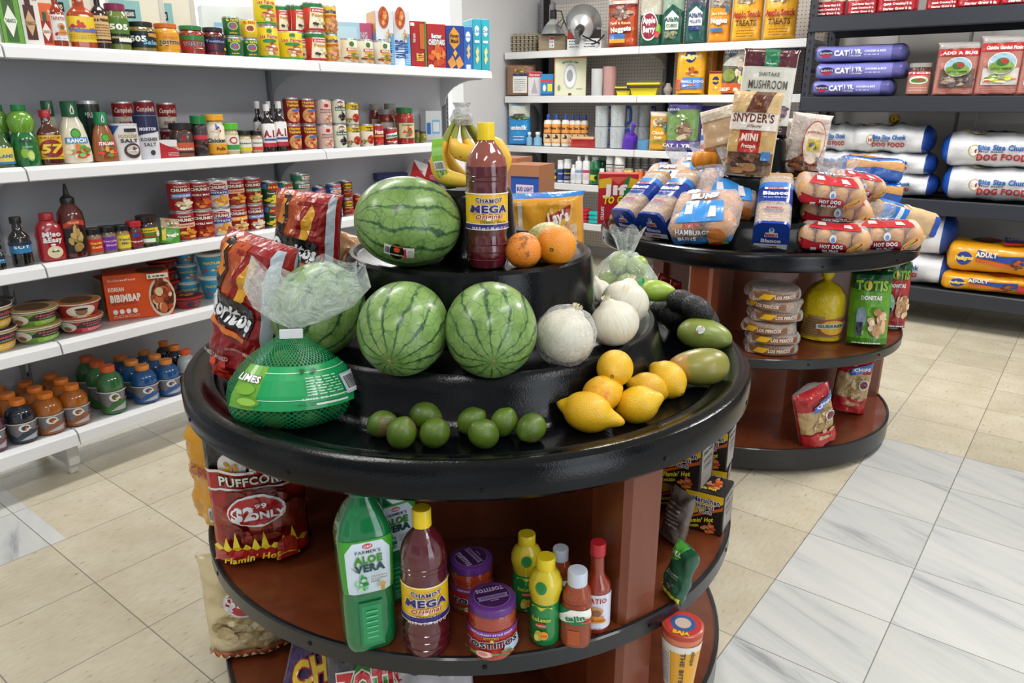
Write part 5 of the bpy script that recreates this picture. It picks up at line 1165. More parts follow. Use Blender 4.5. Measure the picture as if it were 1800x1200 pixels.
can('pozole', 'hominy_can', .041, .118, '#c8382c', [('r', -1, .86, 1, 1, '#2a7a44'), ('p', [(-.5, .0), (1, 0), (1, .86), (-.3, .86)], '#efe8d4'), ('r', -.3, .68, 1, .82, '#c22a2a'), ('t', 'JUANITAS', .3, .75, .5, .07, '#ffffff'), ('t', 'Pozole', .25, .58, .5, .12, '#c89a1e', {'b': 2}), ('f', .3, .27, .5, .2, ['#e8d8a8', '#3a3020', '#c8b070', '#f0e8d0'], 22), ('r', -1, 0, 1, .08, '#b02828')])
can('sunvista', 'bean_can', .037, .11, '#d8b52c', [('t', 'SunVista', 0, .82, .62, .14, '#26387c', {'b': 2}), ('p', [(-.6, .56), (.8, .6), (.8, .7), (-.6, .66)], '#c05828'), ('f', .05, .28, .75, .27, ['#c88a58', '#e0a878', '#b87048'], 40)])
can('menudo', 'menudo_can', .040, .082, '#e4ddc8', [('e', .1, .82, .2, .12, '#4a7a3a'), ('p', [(-.3, .5), (.9, .52), (.9, .66), (-.3, .64)], '#b3262c'), ('t', 'MENUDO', .3, .58, .5, .1, '#f4e8d8', {'b': 2}), ('r', -.2, .40, .9, .5, '#e0a82a'), ('f', .2, .2, .7, .18, ['#b8602c', '#8a3a1c', '#6a8a34', '#d89a5a'], 24)])
can('hormel', 'tamale_can', .038, .112, '#8c1f1c', [('t', 'Hormel', .1, .90, .6, .1, '#e8c038', {'b': 2}), ('t', 'Tamales', .1, .76, .6, .1, '#e8c038', {'b': 2}), ('e', .1, .34, .62, .30, '#d8a060'), ('f', .1, .28, .5, .24, ['#b0402a', '#d06a3a', '#e8a870'], 18), ('p', [(-.1, .48), (.7, .55), (.7, .63), (-.1, .56)], '#3a70b0')])
can('pinkmenudo', 'menudo_can', .042, .112, '#d8b8ac', [('e', .15, .80, .2, .08, '#b02a2a'), ('t', 'Menudo', .15, .62, .5, .07, '#7a4a40'), ('t', 'RANCHERO', .15, .50, .5, .06, '#7a4a40'), ('f', .2, .22, .45, .2, ['#c07a60', '#e8d0c0', '#d8a088'], 18)])
can('blackbean', 'bean_can', .037, .112, '#dfe2cc', [('e', .1, .85, .38, .13, '#8c2230'), ('t', 'S&W', .1, .85, .35, .13, '#f0e8e0', {'b': 2}), ('r', -.4, .56, .7, .72, '#2f6a4a'), ('t', 'Black Beans', .15, .64, .5, .08, '#f0f0e0'), ('f', .2, .28, .4, .2, ['#2a2430', '#4a4450', '#1a1420'], 18)])
can('rotel', 'tomato_can', .035, .10, '#e8dcc8', [('r', -1, .74, 1, 1, '#d8b82c'), ('r', -.2, .72, .9, .92, '#2a2420'), ('t', 'RO-TEL', .3, .82, .5, .12, '#f0d030', {'b': 2}), ('e', .3, .3, .4, .22, '#b02a22'), ('f', .3, .28, .4, .18, ['#c83a2a', '#e06a3a', '#8a2a1a'], 14), ('f', -.4, .2, .3, .14, ['#4a8a3a', '#d8602a'], 8)])
can('hunts', 'tomato_can', .033, .092, '#a8202a', [('t', 'Hunts', .1, .68, .7, .2, '#f4f0ec', {'b': 2}), ('r', -1, .42, 1, .5, '#e0a830'), ('f', 0, .2, .7, .16, ['#c8302a', '#e05040'], 12)])
can('embasa', 'pepper_can', .035, .086, '#a81f2a', [('p', [(-.6, .35), (.7, .5), (.7, .8), (-.6, .65)], '#f0f0ec'), ('t', 'Embasa', .05, .57, .6, .16, '#1f5a3a', {'b': 2, 'rot': .12}), ('p', [(-.6, .3), (.7, .45), (.7, .5), (-.6, .35)], '#2a8a4a'), ('f', 0, .16, .6, .12, ['#d8382c', '#e8e0d0'], 10)])
can('campbell', 'soup_can', .034, .10, '#e6e1d8', [('r', -1, .48, 1, 1, '#9c1a24'), ('t', 'Campbells', 0, .74, .66, .2, '#f4ece0', {'shear': .2}), ('e', 0, .47, .1, .06, '#c8a84a'), ('t', 'SOUP', 0, .22, .4, .14, '#9c1a24')])
can('coffee', 'dark_can', .036, .11, '#1c2a22', [('r', -1, .0, 1, .5, '#3a2a2a'), ('t', 'PRIDE', .1, .8, .5, .1, '#d8d8d0'), ('r', -.8, .3, -.3, .9, '#0f4a34')])
can('delmonte', 'vegetable_can', .038, .112, '#1f5a34', [('p', [(-.5, .70), (0, .98), (.7, .92), (.9, .72), (.2, .62)], '#b8282a'), ('t', 'Del Monte', .2, .80, .5, .09, '#f0d83a', {'b': 2}), ('r', -.9, .72, -.4, .96, '#4a8ac8'), ('t', 'Sweet Corn', .2, .52, .6, .09, '#f0f0d8'), ('f', .1, .2, .75, .2, ['#e8c82c', '#f0d848', '#d8b020'], 36)])
can('delmonte2', 'vegetable_can', .038, .112, '#2a7a44', [('p', [(-.5, .70), (0, .98), (.7, .92), (.9, .72), (.2, .62)], '#c03a2a'), ('t', 'Del Monte', .2, .80, .5, .09, '#f0e8d8', {'b': 2}), ('t', 'Beans', .2, .52, .6, .09, '#f0f0d8'), ('r', -.9, .72, -.4, .96, '#4a8ac8'), ('f', .1, .2, .75, .2, ['#5a9a3a', '#7ab84a', '#3a7a2a'], 30)])
can('tuna', 'tuna_can', .042, .036, '#2f7a58', [('p', [(-.7, .2), (.2, .2), (.3, .8), (-.7, .8)], '#e8e8e4'), ('t', 'TUNA', -.2, .5, .4, .34, '#c02a30', {'b': 2}), ('e', .6, .5, .2, .35, '#6ac0d8')])
can('chicken', 'chicken_can', .040, .060, '#1f4f9c', [('r', -.2, .74, .7, 1, '#d8607a'), ('t', 'CHICKEN', .1, .64, .6, .14, '#f0f0f4', {'b': 2}), ('e', .1, .30, .55, .24, '#e8e0dc'), ('f', .1, .3, .45, .2, ['#d87a4a', '#c05a3a', '#e8b898'], 14)])
can('bush', 'bean_can', .037, .10, '#7c2c1c', [('e', .1, .75, .5, .17, '#e2c02a'), ('t', 'BUSHS', .1, .75, .44, .14, '#1c1414', {'b': 2}), ('t', 'Original', .1, .50, .5, .10, '#e8c89a', {'shear': .2}), ('f', .1, .22, .7, .18, ['#b04a2a', '#c86a40', '#8a3018'], 22)])
can('redcan', 'sauce_can', .036, .06, '#b8282a', [('t', 'CHILI', 0, .6, .5, .2, '#f0d030', {'b': 2}), ('e', .2, .3, .3, .2, '#d86a2a')])
# cartons
carton('tab_green', 'sauce_carton', .056, .05, .19, '#5e9a2c', [('r', -.62, .05, .5, .7, '#3a5c24'), ('r', -.35, .68, .2, 1, '#2c4a1c'), ('p', [(-.05, .12), (.6, .38), (-.05, .62), (-.7, .38)], '#e6e8dc'), ('t', 'TABASCO', -.05, .38, .5, .06, '#2c4a1c'), ('t', 'JALAPENO', .6, .82, .5, .07, '#eef4e0', {'rot': pi/2})], [('r', -1, 0, 1, 1, '#4a7c24')])
carton('tab_white', 'sauce_carton', .056, .05, .19, '#e2ddd6', [('r', -.55, .10, .5, .66, '#4a1c14'), ('r', -.3, .66, .25, 1, '#4a1c14'), ('p', [(-.05, .16), (.5, .38), (-.05, .58), (-.6, .38)], '#c8a074'), ('t', 'TABASCO', -.05, .37, .45, .06, '#5a2414'), ('t', 'CHIPOTLE', .68, .8, .45, .07, '#6a2a1c', {'rot': pi/2})])
carton('tab_orange', 'sauce_carton', .052, .05, .155, '#d8601c', [('r', -.5, .08, .5, .60, '#9c1c14'), ('r', -.22, .6, .22, .8, '#1c5a34'), ('p', [(0, .14), (.55, .36), (0, .56), (-.55, .36)], '#ece4d8'), ('t', 'TABASCO', 0, .35, .5, .07, '#9c1c14'), ('t', 'CLASSIC', .70, .8, .36, .09, '#f4e8d8', {'rot': pi/2})])
carton('saltine', 'cracker_carton', .082, .145, .245, '#dfe6ee', [('r', .3, 0, 1, .6, '#5aa8dc'), ('t', 'SALTINE', -.1, .32, .98, .24, '#1f4f96', {'rot': pi/2, 'b': 2}), ('e', -.1, .88, .6, .2, '#c05a28'), ('f', -.1, .88, .5, .14, ['#e08a4a', '#a8401c', '#f0b070'], 16), ('f', .4, .55, .4, .12, ['#d8a860', '#e8c890'], 8), ('ln', .4, .05, .9, .25, 6, '#e8f0f8')], [('r', -1, 0, 1, 1, '#6fb4dc'), ('r', -1, .6, 1, 1, '#d8a05a'), ('t', 'SALTINE', 0, .3, .7, .12, '#1f4f96', {'rot': pi/2, 'b': 2})])
carton('ritz', 'cracker_carton', .075, .16, .20, '#b01f24', [('t', 'RITZ', .1, .24, .45, .16, '#f0b828', {'rot': pi/2, 'b': 2, 'o': '#23407c'}), ('t', 'fresh stacks', -.6, .65, .5, .07, '#f4e8e0', {'rot': pi/2}), ('r', .15, .42, .75, .95, '#c86a2a'), ('r', .78, 0, 1, 1, '#4a8a3a'), ('r', -1, .9, -.5, .97, '#f0f0f0')], [('r', -1, 0, 1, 1, '#8c181c')])
carton('cheddar', 'cracker_carton', .10, .06, .205, '#b4232a', [('t', 'Better', 0, .74, .55, .10, '#f4f0ec', {'o': '#23407c', 'b': 2}), ('t', 'CHEDDARS', 0, .60, .88, .12, '#f4f0ec', {'o': '#23407c', 'b': 2}), ('f', 0, .28, .95, .24, ['#d8602a', '#e88a3a', '#c04a1c'], 34), ('e', -.7, .05, .3, .04, '#e8e8f0')], [('r', -1, 0, 1, 1, '#8a1a20')])
carton('honey', 'cracker_carton', .105, .06, .20, '#1f3f96', [('p', [(-.1, .98), (.5, .82), (.5, .60), (-.1, .46), (-.6, .60), (-.6, .82)], '#e8a42c'), ('t', 'Honey', -.05, .78, .5, .09, '#4a1c14', {'b': 2}), ('t', 'Maid', -.05, .66, .44, .09, '#4a1c14', {'b': 2}), ('p', [(0, .46), (.25, .38), (0, .28), (-.25, .38)], '#e8b838'), ('p', [(-.9, .18), (-.3, .33), (.1, .12), (-.5, .0)], '#d89a48'), ('p', [(.0, .2), (.5, .32), (.95, .12), (.3, .0)], '#d89a48')], [('r', -1, 0, 1, 1, '#16306e')])
carton('club', 'cracker_carton', .048, .14, .195, '#2468b8', [('e', 0, .78, .6, .12, '#e8eef4'), ('t', 'Original', 0, .78, .9, .05, '#2450a0'), ('p', [(-.4, .5), (.2, .62), (.5, .5), (-.1, .40)], '#e8c078'), ('p', [(-.4, .36), (.2, .46), (.5, .36), (-.1, .26)], '#e8c078'), ('r', -.5, .04, .5, .14, '#f0f0f0')], [('r', -1, 0, 1, 1, '#1c5498')])
carton('teal', 'cracker_carton', .048, .17, .235, '#28a2b4', [('e', 0, .78, .6, .10, '#e8eef4'), ('t', 'Club', 0, .78, .7, .06, '#2450a0'), ('r', -.6, .55, .6, .60, '#e8f4f4'), ('p', [(-.4, .38), (.2, .48), (.5, .38), (-.1, .28)], '#ecd48c'), ('p', [(-.4, .24), (.2, .34), (.5, .24), (-.1, .14)], '#ecd48c')], [('r', -1, 0, 1, 1, '#2fb0c0'), ('t', 'CLUB CRISPS', 0, .8, .7, .1, '#f0f8f8')], [('e', 0, .5, .4, .12, '#2a68a8')])
carton('bibim', 'frozen_meal_carton', .225, .12, .125, '#e2541a', [('e', .72, .42, .42, .45, '#e8dcc4'), ('e', .72, .42, .36, .38, '#6a3420'), ('f', .72, .42, .36, .38, ['#8a3a20', '#c86a3a', '#e8d0a8', '#5a2414', '#b04a28'], 60), ('t', 'KOREAN', -.66, .70, .24, .09, '#f4efe2', {'b': 1}), ('t', 'BIBIMBAP', -.42, .50, .46, .16, '#f6f2e8', {'b': 2}), ('t', 'SanStreetFood', -.46, .90, .42, .05, '#f8e8d8', {'b': 0}), ('ln', -.85, .34, -.1, .40, 2, '#7a1c08'), ('e', -.78, .2, .075, .055, '#f0f0ec'), ('e', -.58, .2, .075, .055, '#f0f0ec'), ('e', -.38, .2, .075, .055, '#f0f0ec'), ('e', -.18, .2, .075, .055, '#f0f0ec'), ('ln', -.85, .06, -.05, .13, 2, '#f4e0d0'), ('r', .32, .87, .98, .98, '#ece6da'), ('t', '6', .40, .925, .04, .07, '#222222'), ('ln', .5, .88, .9, .96, 1, '#443322')], [('r', -1, 0, 1, 1, '#dcd2c2'), ('ln', -.8, .1, .8, .9, 14, '#8a8070')], [('r', -1, 0, 1, 1, '#c8481a'), ('e', .5, .3, .5, .5, '#4a241a')])
carton('smallred', 'small_carton', .085, .05, .085, '#e6e6e8', [('p', [(-1, 0), (1, 0), (1, .4), (-.3, .72), (-1, .95)], '#b8242c'), ('t', 'Starlio', .1, .62, .5, .1, '#b8242c'), ('ln', -.2, .1, .8, .34, 3, '#f0e0e0')])
carton('pinkbox', 'cereal_carton', .085, .05, .10, '#c4507c', [('t', 'DING', -.1, .72, .6, .16, '#e8c8d8', {'b': 2}), ('t', 'DONG', .1, .52, .6, .16, '#e8c8d8', {'b': 2}), ('f', 0, .25, .7, .2, ['#e03a5a', '#f0b0c8', '#8a3a6a'], 14)])
carton('bluebox', 'cereal_carton', .11, .05, .11, '#a4cbdc', [('r', -.8, .6, .8, .9, '#b8d8e6')]); carton('darkblue', 'dark_carton', .14, .08, .05, '#232a6c', [('ln', -.6, .3, .4, .7, 2, '#4a54a0')])
# jars and bottles for the shelves
def jar(k, r, h, mat, lidc, bg, spec, nm='sauce_jar', lz=(.15, .68)):
    pr = [(r*.85, 0), (r*.98, .004), (r, .012), (r, h*.70), (r*.96, h*.76), (r*.82, h*.83), (r*.80, h*.86)]
    bottle(k, nm, 'jar', pr, M(mat, .12, coat=1, bump=.5, bs=90), lidc, (h*.85, h), r*.88, [(h*lz[0], h*lz[1], bg, spec)], ribs=40)
jar('j505t', .040, .16, '#6a7a34', '#7c2348', '#4c7a2c', [('r', -1, 0, 1, .4, '#1c1c18'), ('t', '505', 0, .68, .55, .22, '#f0f0e4', {'b': 2}), ('t', 'GREEN CHILE', 0, .25, .5, .08, '#d8d8a0'), ('r', -.1, .08, .8, .24, '#e8e8e0')])
jar('j505', .048, .115, '#7a6a34', '#1c1c1c', '#17242e', [('t', '505', -.3, .55, .4, .34, '#f0f0e8', {'b': 2}), ('t', 'Salsa', .35, .35, .4, .28, '#7cc0d4', {'shear': .2}), ('p', [(.2, .7), (1, .6), (1, .9), (.2, .9)], '#c08a3a')])
jar('queso', .045, .118, '#d89a24', '#c8662a', '#dc9a26', [('t', 'TOSTITOS', .1, .42, .62, .2, '#2a1c18', {'o': '#f4e8c8', 'b': 2}), ('t', 'Queso', .1, .75, .4, .12, '#d8602a'), ('f', -.3, .2, .3, .12, ['#e8d080', '#3a7a3a', '#c83a28'], 8)])
jar('tosg', .045, .118, '#8a2a1c', '#2c7a40', '#a32a24', [('r', -.9, .66, .9, .96, '#2f7a3c'), ('t', 'TOSTITOS', .1, .42, .66, .22, '#181d34', {'o': '#f4f0ec', 'b': 2}), ('f', .1, .14, .4, .1, ['#4c8a38', '#c8382c', '#e8e0d0'], 8)])
jar('tosd', .042, .115, '#6a1c18', '#26262a', '#2c2434', [('t', 'Tostitos', 0, .7, .6, .16, '#8a9ac8', {'b': 2}), ('r', -.5, .1, .1, .5, '#5c1c34'), ('e', .6, .2, .12, .1, '#d8a83a')])
jar('classico', .046, .17, '#a0281c', '#2a6a3a', '#c8b88a', [('r', -1, 0, 1, 1, '#7a5c34'), ('r', -.62, .04, .62, .96, '#d8cda0'), ('t', 'CLASSICO', 0, .84, .4, .1, '#3a3420', {'b': 2}), ('f', 0, .4, .4, .3, ['#c8382c', '#e05a40', '#5a8a3a'], 16)], lz=(.16, .60))
jar('classico_d', .046, .16, '#8a2418', '#8a8a84', '#7a3c2c', [('r', -.6, .1, .6, .9, '#c8c0b8')])
jar('smalljar', .034, .07, '#8a7a34', '#3a3a3a', '#7a7a3a', [('f', 0, .5, .7, .4, ['#c8a83a', '#4a7a3a'], 12)])
def hs(k, h, r, mat, capc, bg, spec, caph=.022, lz=(.12, .55), nm='sauce_bottle', capr=.5, neck=.42, n=2, ky=1, sh=(.58, .72)):
    pr = [(r*.8, 0), (r*.97, .004), (r, .012), (r, h*sh[0]), (r*.85, h*(sh[0]+.06)), (r*neck, h*sh[1]), (r*neck*.95, h*.86), (r*neck*.9, h-caph)]
    bottle(k, nm, 'bottle', pr, M(mat, .12, coat=1), capc, (h-caph-.002, h), r*capr, [(h*lz[0], h*lz[1], bg, spec)] if spec is not None else None, n=n, ky=ky)
hs('tapb', .17, .027, '#8a2c12', '#b3202c', '#e8e4e4', tap)
hs('valent', .21, .036, '#a33c12', '#b8281f', '#e6c62c', [('f', -.2, .6, .4, .2, ['#c8301f', '#b8281f'], 9), ('t', 'Valentina', .1, .48, .7, .16, '#3a7ac0', {'o': '#c8301f', 'b': 2}), ('ln', -.6, .1, .7, .3, 3, '#8a6a1c')], n=4, ky=.6)
hs('leap', .20, .030, '#2a1410', '#c8b8a0', '#d8b078', [('t', 'LEA & PERRINS', 0, .84, .7, .1, '#2a1410', {'b': 2}), ('ln', -.6, .2, .6, .7, 5, '#6a4a24'), ('r', -1, .05, 1, .12, '#2a1410')], capr=.36, neck=.36)
hs('h57', .20, .030, '#4c200e', '#b3202c', '#e2b42a', [('e', 0, .45, .6, .38, '#8a1c1c'), ('t', '57', 0, .45, .5, .36, '#e8c83a', {'b': 2, 'shear': .2}), ('t', 'SAUCE', 0, .9, .5, .08, '#8a1c1c'), ('ln', -.6, .05, .6, .14, 1, '#7a5a1c')], caph=.024, n=4, ky=.7)
hs('a1', .17, .024, '#1c100c', '#ece9e6', '#ebe8e6', [('t', 'A.1.', .1, .58, .6, .3, '#a02430', {'b': 2}), ('r', -.5, .28, .7, .36, '#3a4a9c'), ('r', -1, 0, 1, .18, '#b8283a')], lz=(.12, .60), n=4, ky=.9)
def dress(k, bg, capc, body, cap2, title, tcol, food):
    pr = [(.030, 0), (.037, .005), (.038, .02), (.036, .05), (.032, .09), (.026, .125), (.019, .145), (.017, .155)]
    bottle(k, 'dressing_bottle', 'bottle', pr, M(body, .2, coat=.8), capc, (.150, .198), .0185, [(.014, .118, None, [('e', 0, .80, .40, .16, '#2a7a34'), ('e', 0, .80, .30, .12, '#5aa83a'), ('r', -.82, .50, .82, .68, tcol), ('t', title, 0, .59, .66, .12, '#f4f6f8', {'b': 2}), ('f', 0, .25, .75, .22, food, 26)], 1.9)], n=2.4, ky=.62,
        extra=[('cap_print', design('cap_print', [('p', [(0, 1), (.45, .35), (.3, 0), (-.3, 0), (-.45, .35)], '#f0f4f0'), ('p', [(0, .7), (.2, .35), (.12, .1), (-.12, .1), (-.2, .35)], '#17603a')], .022, .032, lathemap([(.0193, 0), (.0193, .3)]), cx=.003, y0=.158), 0)])
dress('ranch', '#eae4d2', '#17603a', '#e9e0c8', 0, 'RANCH', '#3a8ad0', ['#5a9a3a', '#e8e0c8', '#d87a3a', '#c83a2a', '#8ac05a'])
dress('italian', '#c07a3a', '#1a8a54', '#9a5a24', 0, 'ITALIAN', '#c8302c', ['#5a9a3a', '#d83a2a', '#e8a050', '#8a3a1c'])
lime_pr = [(.030, 0), (.038, .005), (.040, .02), (.040, .085), (.036, .105), (.030, .118), (.036, .132), (.040, .155), (.036, .175), (.022, .190), (.017, .195)]
bottle('reallime', 'lime_juice_bottle', 'bottle', lime_pr, M('#1c6a34', .15, coat=.9), '#1a8044', (.192, .212), .021, [(.015, .10, None, [('t', 'RealLime', 0, .9, .6, .14, '#12301c', {'b': 1}), ('e', -.3, .4, .3, .2, '#8ab83a'), ('e', .2, .3, .3, .22, '#a8c84a'), ('e', .2, .3, .22, .16, '#d0e088'), ('ln', -.4, .6, .4, .7, 1, '#c8e0c8')], 1.7)],
    extra=[('lime_top', lathe('lime_top', [(.0305, .118), (.0368, .132), (.0408, .155), (.0368, .175), (.0228, .190)], M('#6aa02c', .2, coat=.9), 32, cap=False), 0)])
bottle('yellowlab', 'green_bottle', 'bottle', [(.028, 0), (.032, .005), (.033, .02), (.033, .10), (.02, .13), (.013, .16)], M('#3a5a24', .15, coat=.9), '#3a6a2a', (.158, .18), .015, [(.02, .095, '#e0d05a', [('t', 'ISLAND', 0, .5, .6, .2, '#2a5a9a'), ('r', -1, .0, 1, .15, '#3a7ab8')])])
def spice(k, r, h, mat, capc, bg, spec, nm='spice_jar', cz=.80, lz=(.12, .62), cr=1.02):
    pr = [(r*.92, 0), (r, .003), (r, h*.70), (r*.86, h*.76), (r*.84, h*(cz+.01))]
    bottle(k, nm, 'jar', pr, M(mat, .25, coat=.9, bump=.6, bs=500), capc, (h*cz, h), r*cr, [(h*lz[0], h*lz[1], bg, spec)], ribs=30)
spice('sp_red', .026, .098, '#8a7458', '#17171a', '#c83a2c', [('t', 'Garlic', .1, .7, .5, .16, '#f0c84a', {'b': 2}), ('t', 'Salt', .1, .4, .4, .16, '#f0c84a', {'b': 2})])
spice('sp_pur', .026, .098, '#7a6a5c', '#17171a', '#6a3a9c', [('t', 'Everyday', .1, .7, .6, .15, '#e8a0d8', {'b': 2}), ('t', 'Blend', .1, .4, .4, .15, '#e8a0d8', {'b': 2})])
spice('sp_yel', .026, .098, '#9a7a44', '#17171a', '#e8cc2c', [('t', 'Taco', .1, .7, .5, .15, '#2a5a9a', {'b': 2}), ('t', 'Mix', .1, .4, .3, .15, '#2a5a9a', {'b': 2})])
spice('mccor', .026, .105, '#4a1c18', '#b8202c', '#8a1c24', [('e', 0, .8, .3, .15, '#2a4a9c'), ('t', 'Pepper', 0, .35, .6, .12, '#f0e8e8', {'b': 1})])
spice('knorr', .030, .115, '#2a1a14', '#2a1c18', '#4a8a2c', [('r', -1, .72, 1, 1, '#e8c82c'), ('t', 'Knorr', -.1, .86, .5, .12, '#1a6a34', {'b': 2}), ('t', 'Pollo', 0, .5, .4, .14, '#c8302c', {'b': 2}), ('r', -.8, .1, .3, .34, '#f0f0e8'), ('e', .6, .6, .2, .2, '#e8d8c0')])
spice('spdark', .036, .125, '#7a3c24', '#1a1a1c', '#3a2a28', [('r', -.7, .1, .7, .5, '#c05a3a'), ('e', 0, .7, .15, .16, '#8a2a1c'), ('t', 'Season', 0, .22, .5, .14, '#f0e8e0')], cz=.82, lz=(.14, .74))
spice('grind', .026, .145, '#2a2424', '#1f7a3c', '#3a2a30', [('r', -.7, .5, .7, .66, '#c8384a'), ('f', 0, .25, .8, .2, ['#5a4a4a', '#8a2a2a', '#1a1414'], 12)], nm='pepper_grinder', lz=(.1, .75))
spice('bouil', .036, .145, '#d8942c', '#e8a42c', '#e6dcc4', [('f', 0, .72, .35, .18, ['#4a6ac0', '#e8d0a0', '#c83a3a', '#f0e8e0'], 12), ('t', 'Chicken', 0, .42, .6, .13, '#3a2a1c', {'b': 2}), ('r', -1, 0, 1, .3, '#dc9c24'), ('t', 'Pollo', .2, .15, .3, .1, '#5a2a14', {'b': 2})], nm='bouillon_jar', cz=.86, lz=(.06, .82))
spice('lawry', .030, .115, '#c0b088', '#5ab834', '#e8e6dc', [('e', .1, .68, .35, .22, '#c02a38'), ('e', .1, .68, .22, .14, '#e8e6dc'), ('r', -1, .1, 1, .4, '#3a9a4a')], nm='seasoning_jar')
spice('sp_s', .025, .085, '#c8b88a', '#17171a', '#e8e6dc', [('t', 'Sesame', 0, .7, .6, .14, '#22201c', {'b': 1}), ('r', -1, .05, 1, .35, '#d8c82c')]); spice('sp_s2', .025, .085, '#b89a7a', '#17171a', '#e8e6dc', [('t', 'Season', 0, .7, .6, .14, '#22201c', {'b': 1}), ('r', -1, .05, 1, .35, '#c84a3a')])
bottle('salt', 'salt_canister', 'canister', [(.040, 0), (.041, .002), (.041, .135), (.042, .137), (.042, .14)], M('#e4e4e6', .35), '#d8d8da', (.139, .141), .041, [(.003, .134, '#e4e2e2', [('p', [(-1, .5), (-.3, 1), (-1, 1)], '#2a5aa8'), ('t', 'IODIZED', .1, .70, .5, .09, '#b09a3a', {'b': 1}), ('t', 'SALT', .1, .57, .42, .10, '#3a3a3c', {'b': 2}), ('r', -.1, .82, .5, .92, '#2a2a2c'), ('e', .2, .28, .42, .22, '#4a3432'), ('e', .2, .30, .30, .14, '#c8c4c0'), ('f', .2, .28, .25, .1, ['#6a4a40', '#e8e0d8'], 8)])])
bottle('kosher', 'salt_canister', 'canister', [(.034, 0), (.035, .002), (.038, .10), (.038, .155)], M('#dfe0e4', .35), '#23264a', (.153, .162), .0385, [(.003, .152, '#dcdde2', [('p', [(-1, .5), (-.3, .58), (1, .66), (1, 1), (-1, 1)], '#23264a'), ('t', 'MORTON', 0, .70, .5, .07, '#d8d8e8', {'b': 2}), ('t', 'KOSHER', 0, .46, .5, .08, '#3a3a4a'), ('t', 'SALT', 0, .34, .34, .08, '#3a3a4a'), ('e', .1, .15, .14, .06, '#3a3a4a')])])
# soy style bottles on the third shelf
hs('soybl', .185, .024, '#16130f', '#141414', '#2f7ab0', [('t', 'SOY', 0, .6, .5, .3, '#f0f4f8'), ('r', -1, .7, 1, 1, '#14324a')], lz=(.28, .50), capr=.55, neck=.45)
bottle('miso', 'miso_bottle', 'bottle', [(.030, 0), (.036, .005), (.038, .03), (.036, .08), (.038, .10), (.033, .135), (.020, .155), (.017, .162)], M('#b0202a', .2, coat=.7), '#b0202a', (.160, .185), .019, [(.01, .13, None, [('t', 'Miso', 0, .80, .70, .16, '#f4ecec', {'o': '#7a1018', 'b': 2}), ('t', '&Easy', 0, .62, .70, .16, '#f4ecec', {'o': '#7a1018', 'b': 2}), ('e', 0, .46, .2, .04, '#f0e0e0'), ('e', .05, .22, .55, .20, '#e6d6b4'), ('f', .05, .24, .3, .1, ['#f4f0e8', '#3a6a34'], 8)], 1.8)], n=2.4, ky=.65)
bottle('srir', 'chili_sauce_bottle', 'bottle', [(.028, 0), (.034, .005), (.035, .02), (.035, .12), (.032, .14), (.018, .162), (.015, .17)], M('#5c1c14', .15, coat=.9), '#141414', (.166, .184), .018, [(.012, .125, None, [('p', [(-.8, .84), (0, .98), (.9, .9), (.9, .78), (0, .84), (-.8, .72)], '#c8402a'), ('t', 'DRAGON', 0, .88, .4, .06, '#f0d8a0', {'b': 1}), ('r', -.8, .05, .85, .72, '#1a1210'), ('f', 0, .42, .5, .34, ['#b89a5a', '#c8aa6a', '#a08048'], 30)], 1.9)],
    extra=[('nozzle', lathe('nozzle', [(.0165, .183), (.008, .192), (.006, .205), (.003, .226), (.001, .226)], M('#141414', .4), 16), 0)])
bag('packet', 'seasoning_packet', 'packet', .075, .10, .012, '#4a9a2c', [('r', -1, .62, 1, 1, '#c8b088'), ('f', 0, .8, .8, .15, ['#5a8a3a', '#e8e0d0', '#b8602a'], 12), ('p', [(-.9, .1), (-.5, .1), (-.5, .6), (-.9, .5)], '#e8c82c'), ('t', 'Veggie', .2, .35, .6, .12, '#f0f0e0', {'rot': .3, 'b': 2})], cr=.002, seed=31)
# bowls and cups
def bowl(k, r0, r1, h, col, spec, lidc, lidspec=None, nm='noodle_bowl', rimc='#e8e4dc'):
    pr = [(r0, 0), (r0*1.02, .003), (r1, h-.006), (r1*1.05, h-.004), (r1*1.05, h)]
    bottle(k, nm, 'bowl', pr, M(rimc, .35), lidc, (h-.0005, h+.0015), r1*1.04, [(.003, h-.008, col, spec)], extra=[('lid_print', design('lid_print', lidspec or [('e', 0, .5, .7, .35, '#6a5038')], r1*2, r1*2, lambda x, y, o: (x, y-r1, h+.0015+o)), 0)], ribs=1, capm=M(lidc, .3, coat=.3))
bw = lambda bg, t: [('r', -1, .0, 1, 1, bg), ('p', [(-.3, .55), (.0, .92), (.9, .9), (1, .55), (.9, .45), (-.3, .42)], '#2c2426'), ('t', 'Noodle', .32, .74, .36, .16, '#c8485c', {'b': 2}), ('t', 'CASERO', .35, .54, .3, .09, '#b8b0b0'), ('r', -.1, .06, .9, .40, t), ('ln', .1, .14, .8, .34, 2, '#f0f0e0'), ('e', -.58, .55, .34, .38, '#ddd8cc'), ('e', -.55, .40, .14, .18, '#9a6a48'), ('r', -1, .92, 1, 1, '#c8b090')]
bowl('bowl_g', .052, .070, .094, '#6a9a34', bw('#6a9a34', '#8ac03a'), '#c8a86a'); bowl('bowl_r', .052, .070, .094, '#b02a34', bw('#b02a34', '#d84a5a'), '#c8603a'); bowl('bowl_y', .052, .070, .094, '#d8a02c', bw('#d8a02c', '#e8b83a'), '#3a2a24')
bowl('bowl_r2', .052, .070, .094, '#a8242c', [('e', 0, .5, .5, .46, '#e6e2d6'), ('e', 0, .45, .2, .28, '#9a6a48'), ('e', 0, .66, .22, .1, '#2a1c18'), ('p', [(-.3, 0), (.3, 0), (.2, .18), (-.2, .18)], '#e8e4e0'), ('p', [(-.45, 0), (-.2, .0), (-.15, .2)], '#d8a83a'), ('p', [(.45, 0), (.2, .0), (.15, .2)], '#d8a83a')], '#c87a3a')
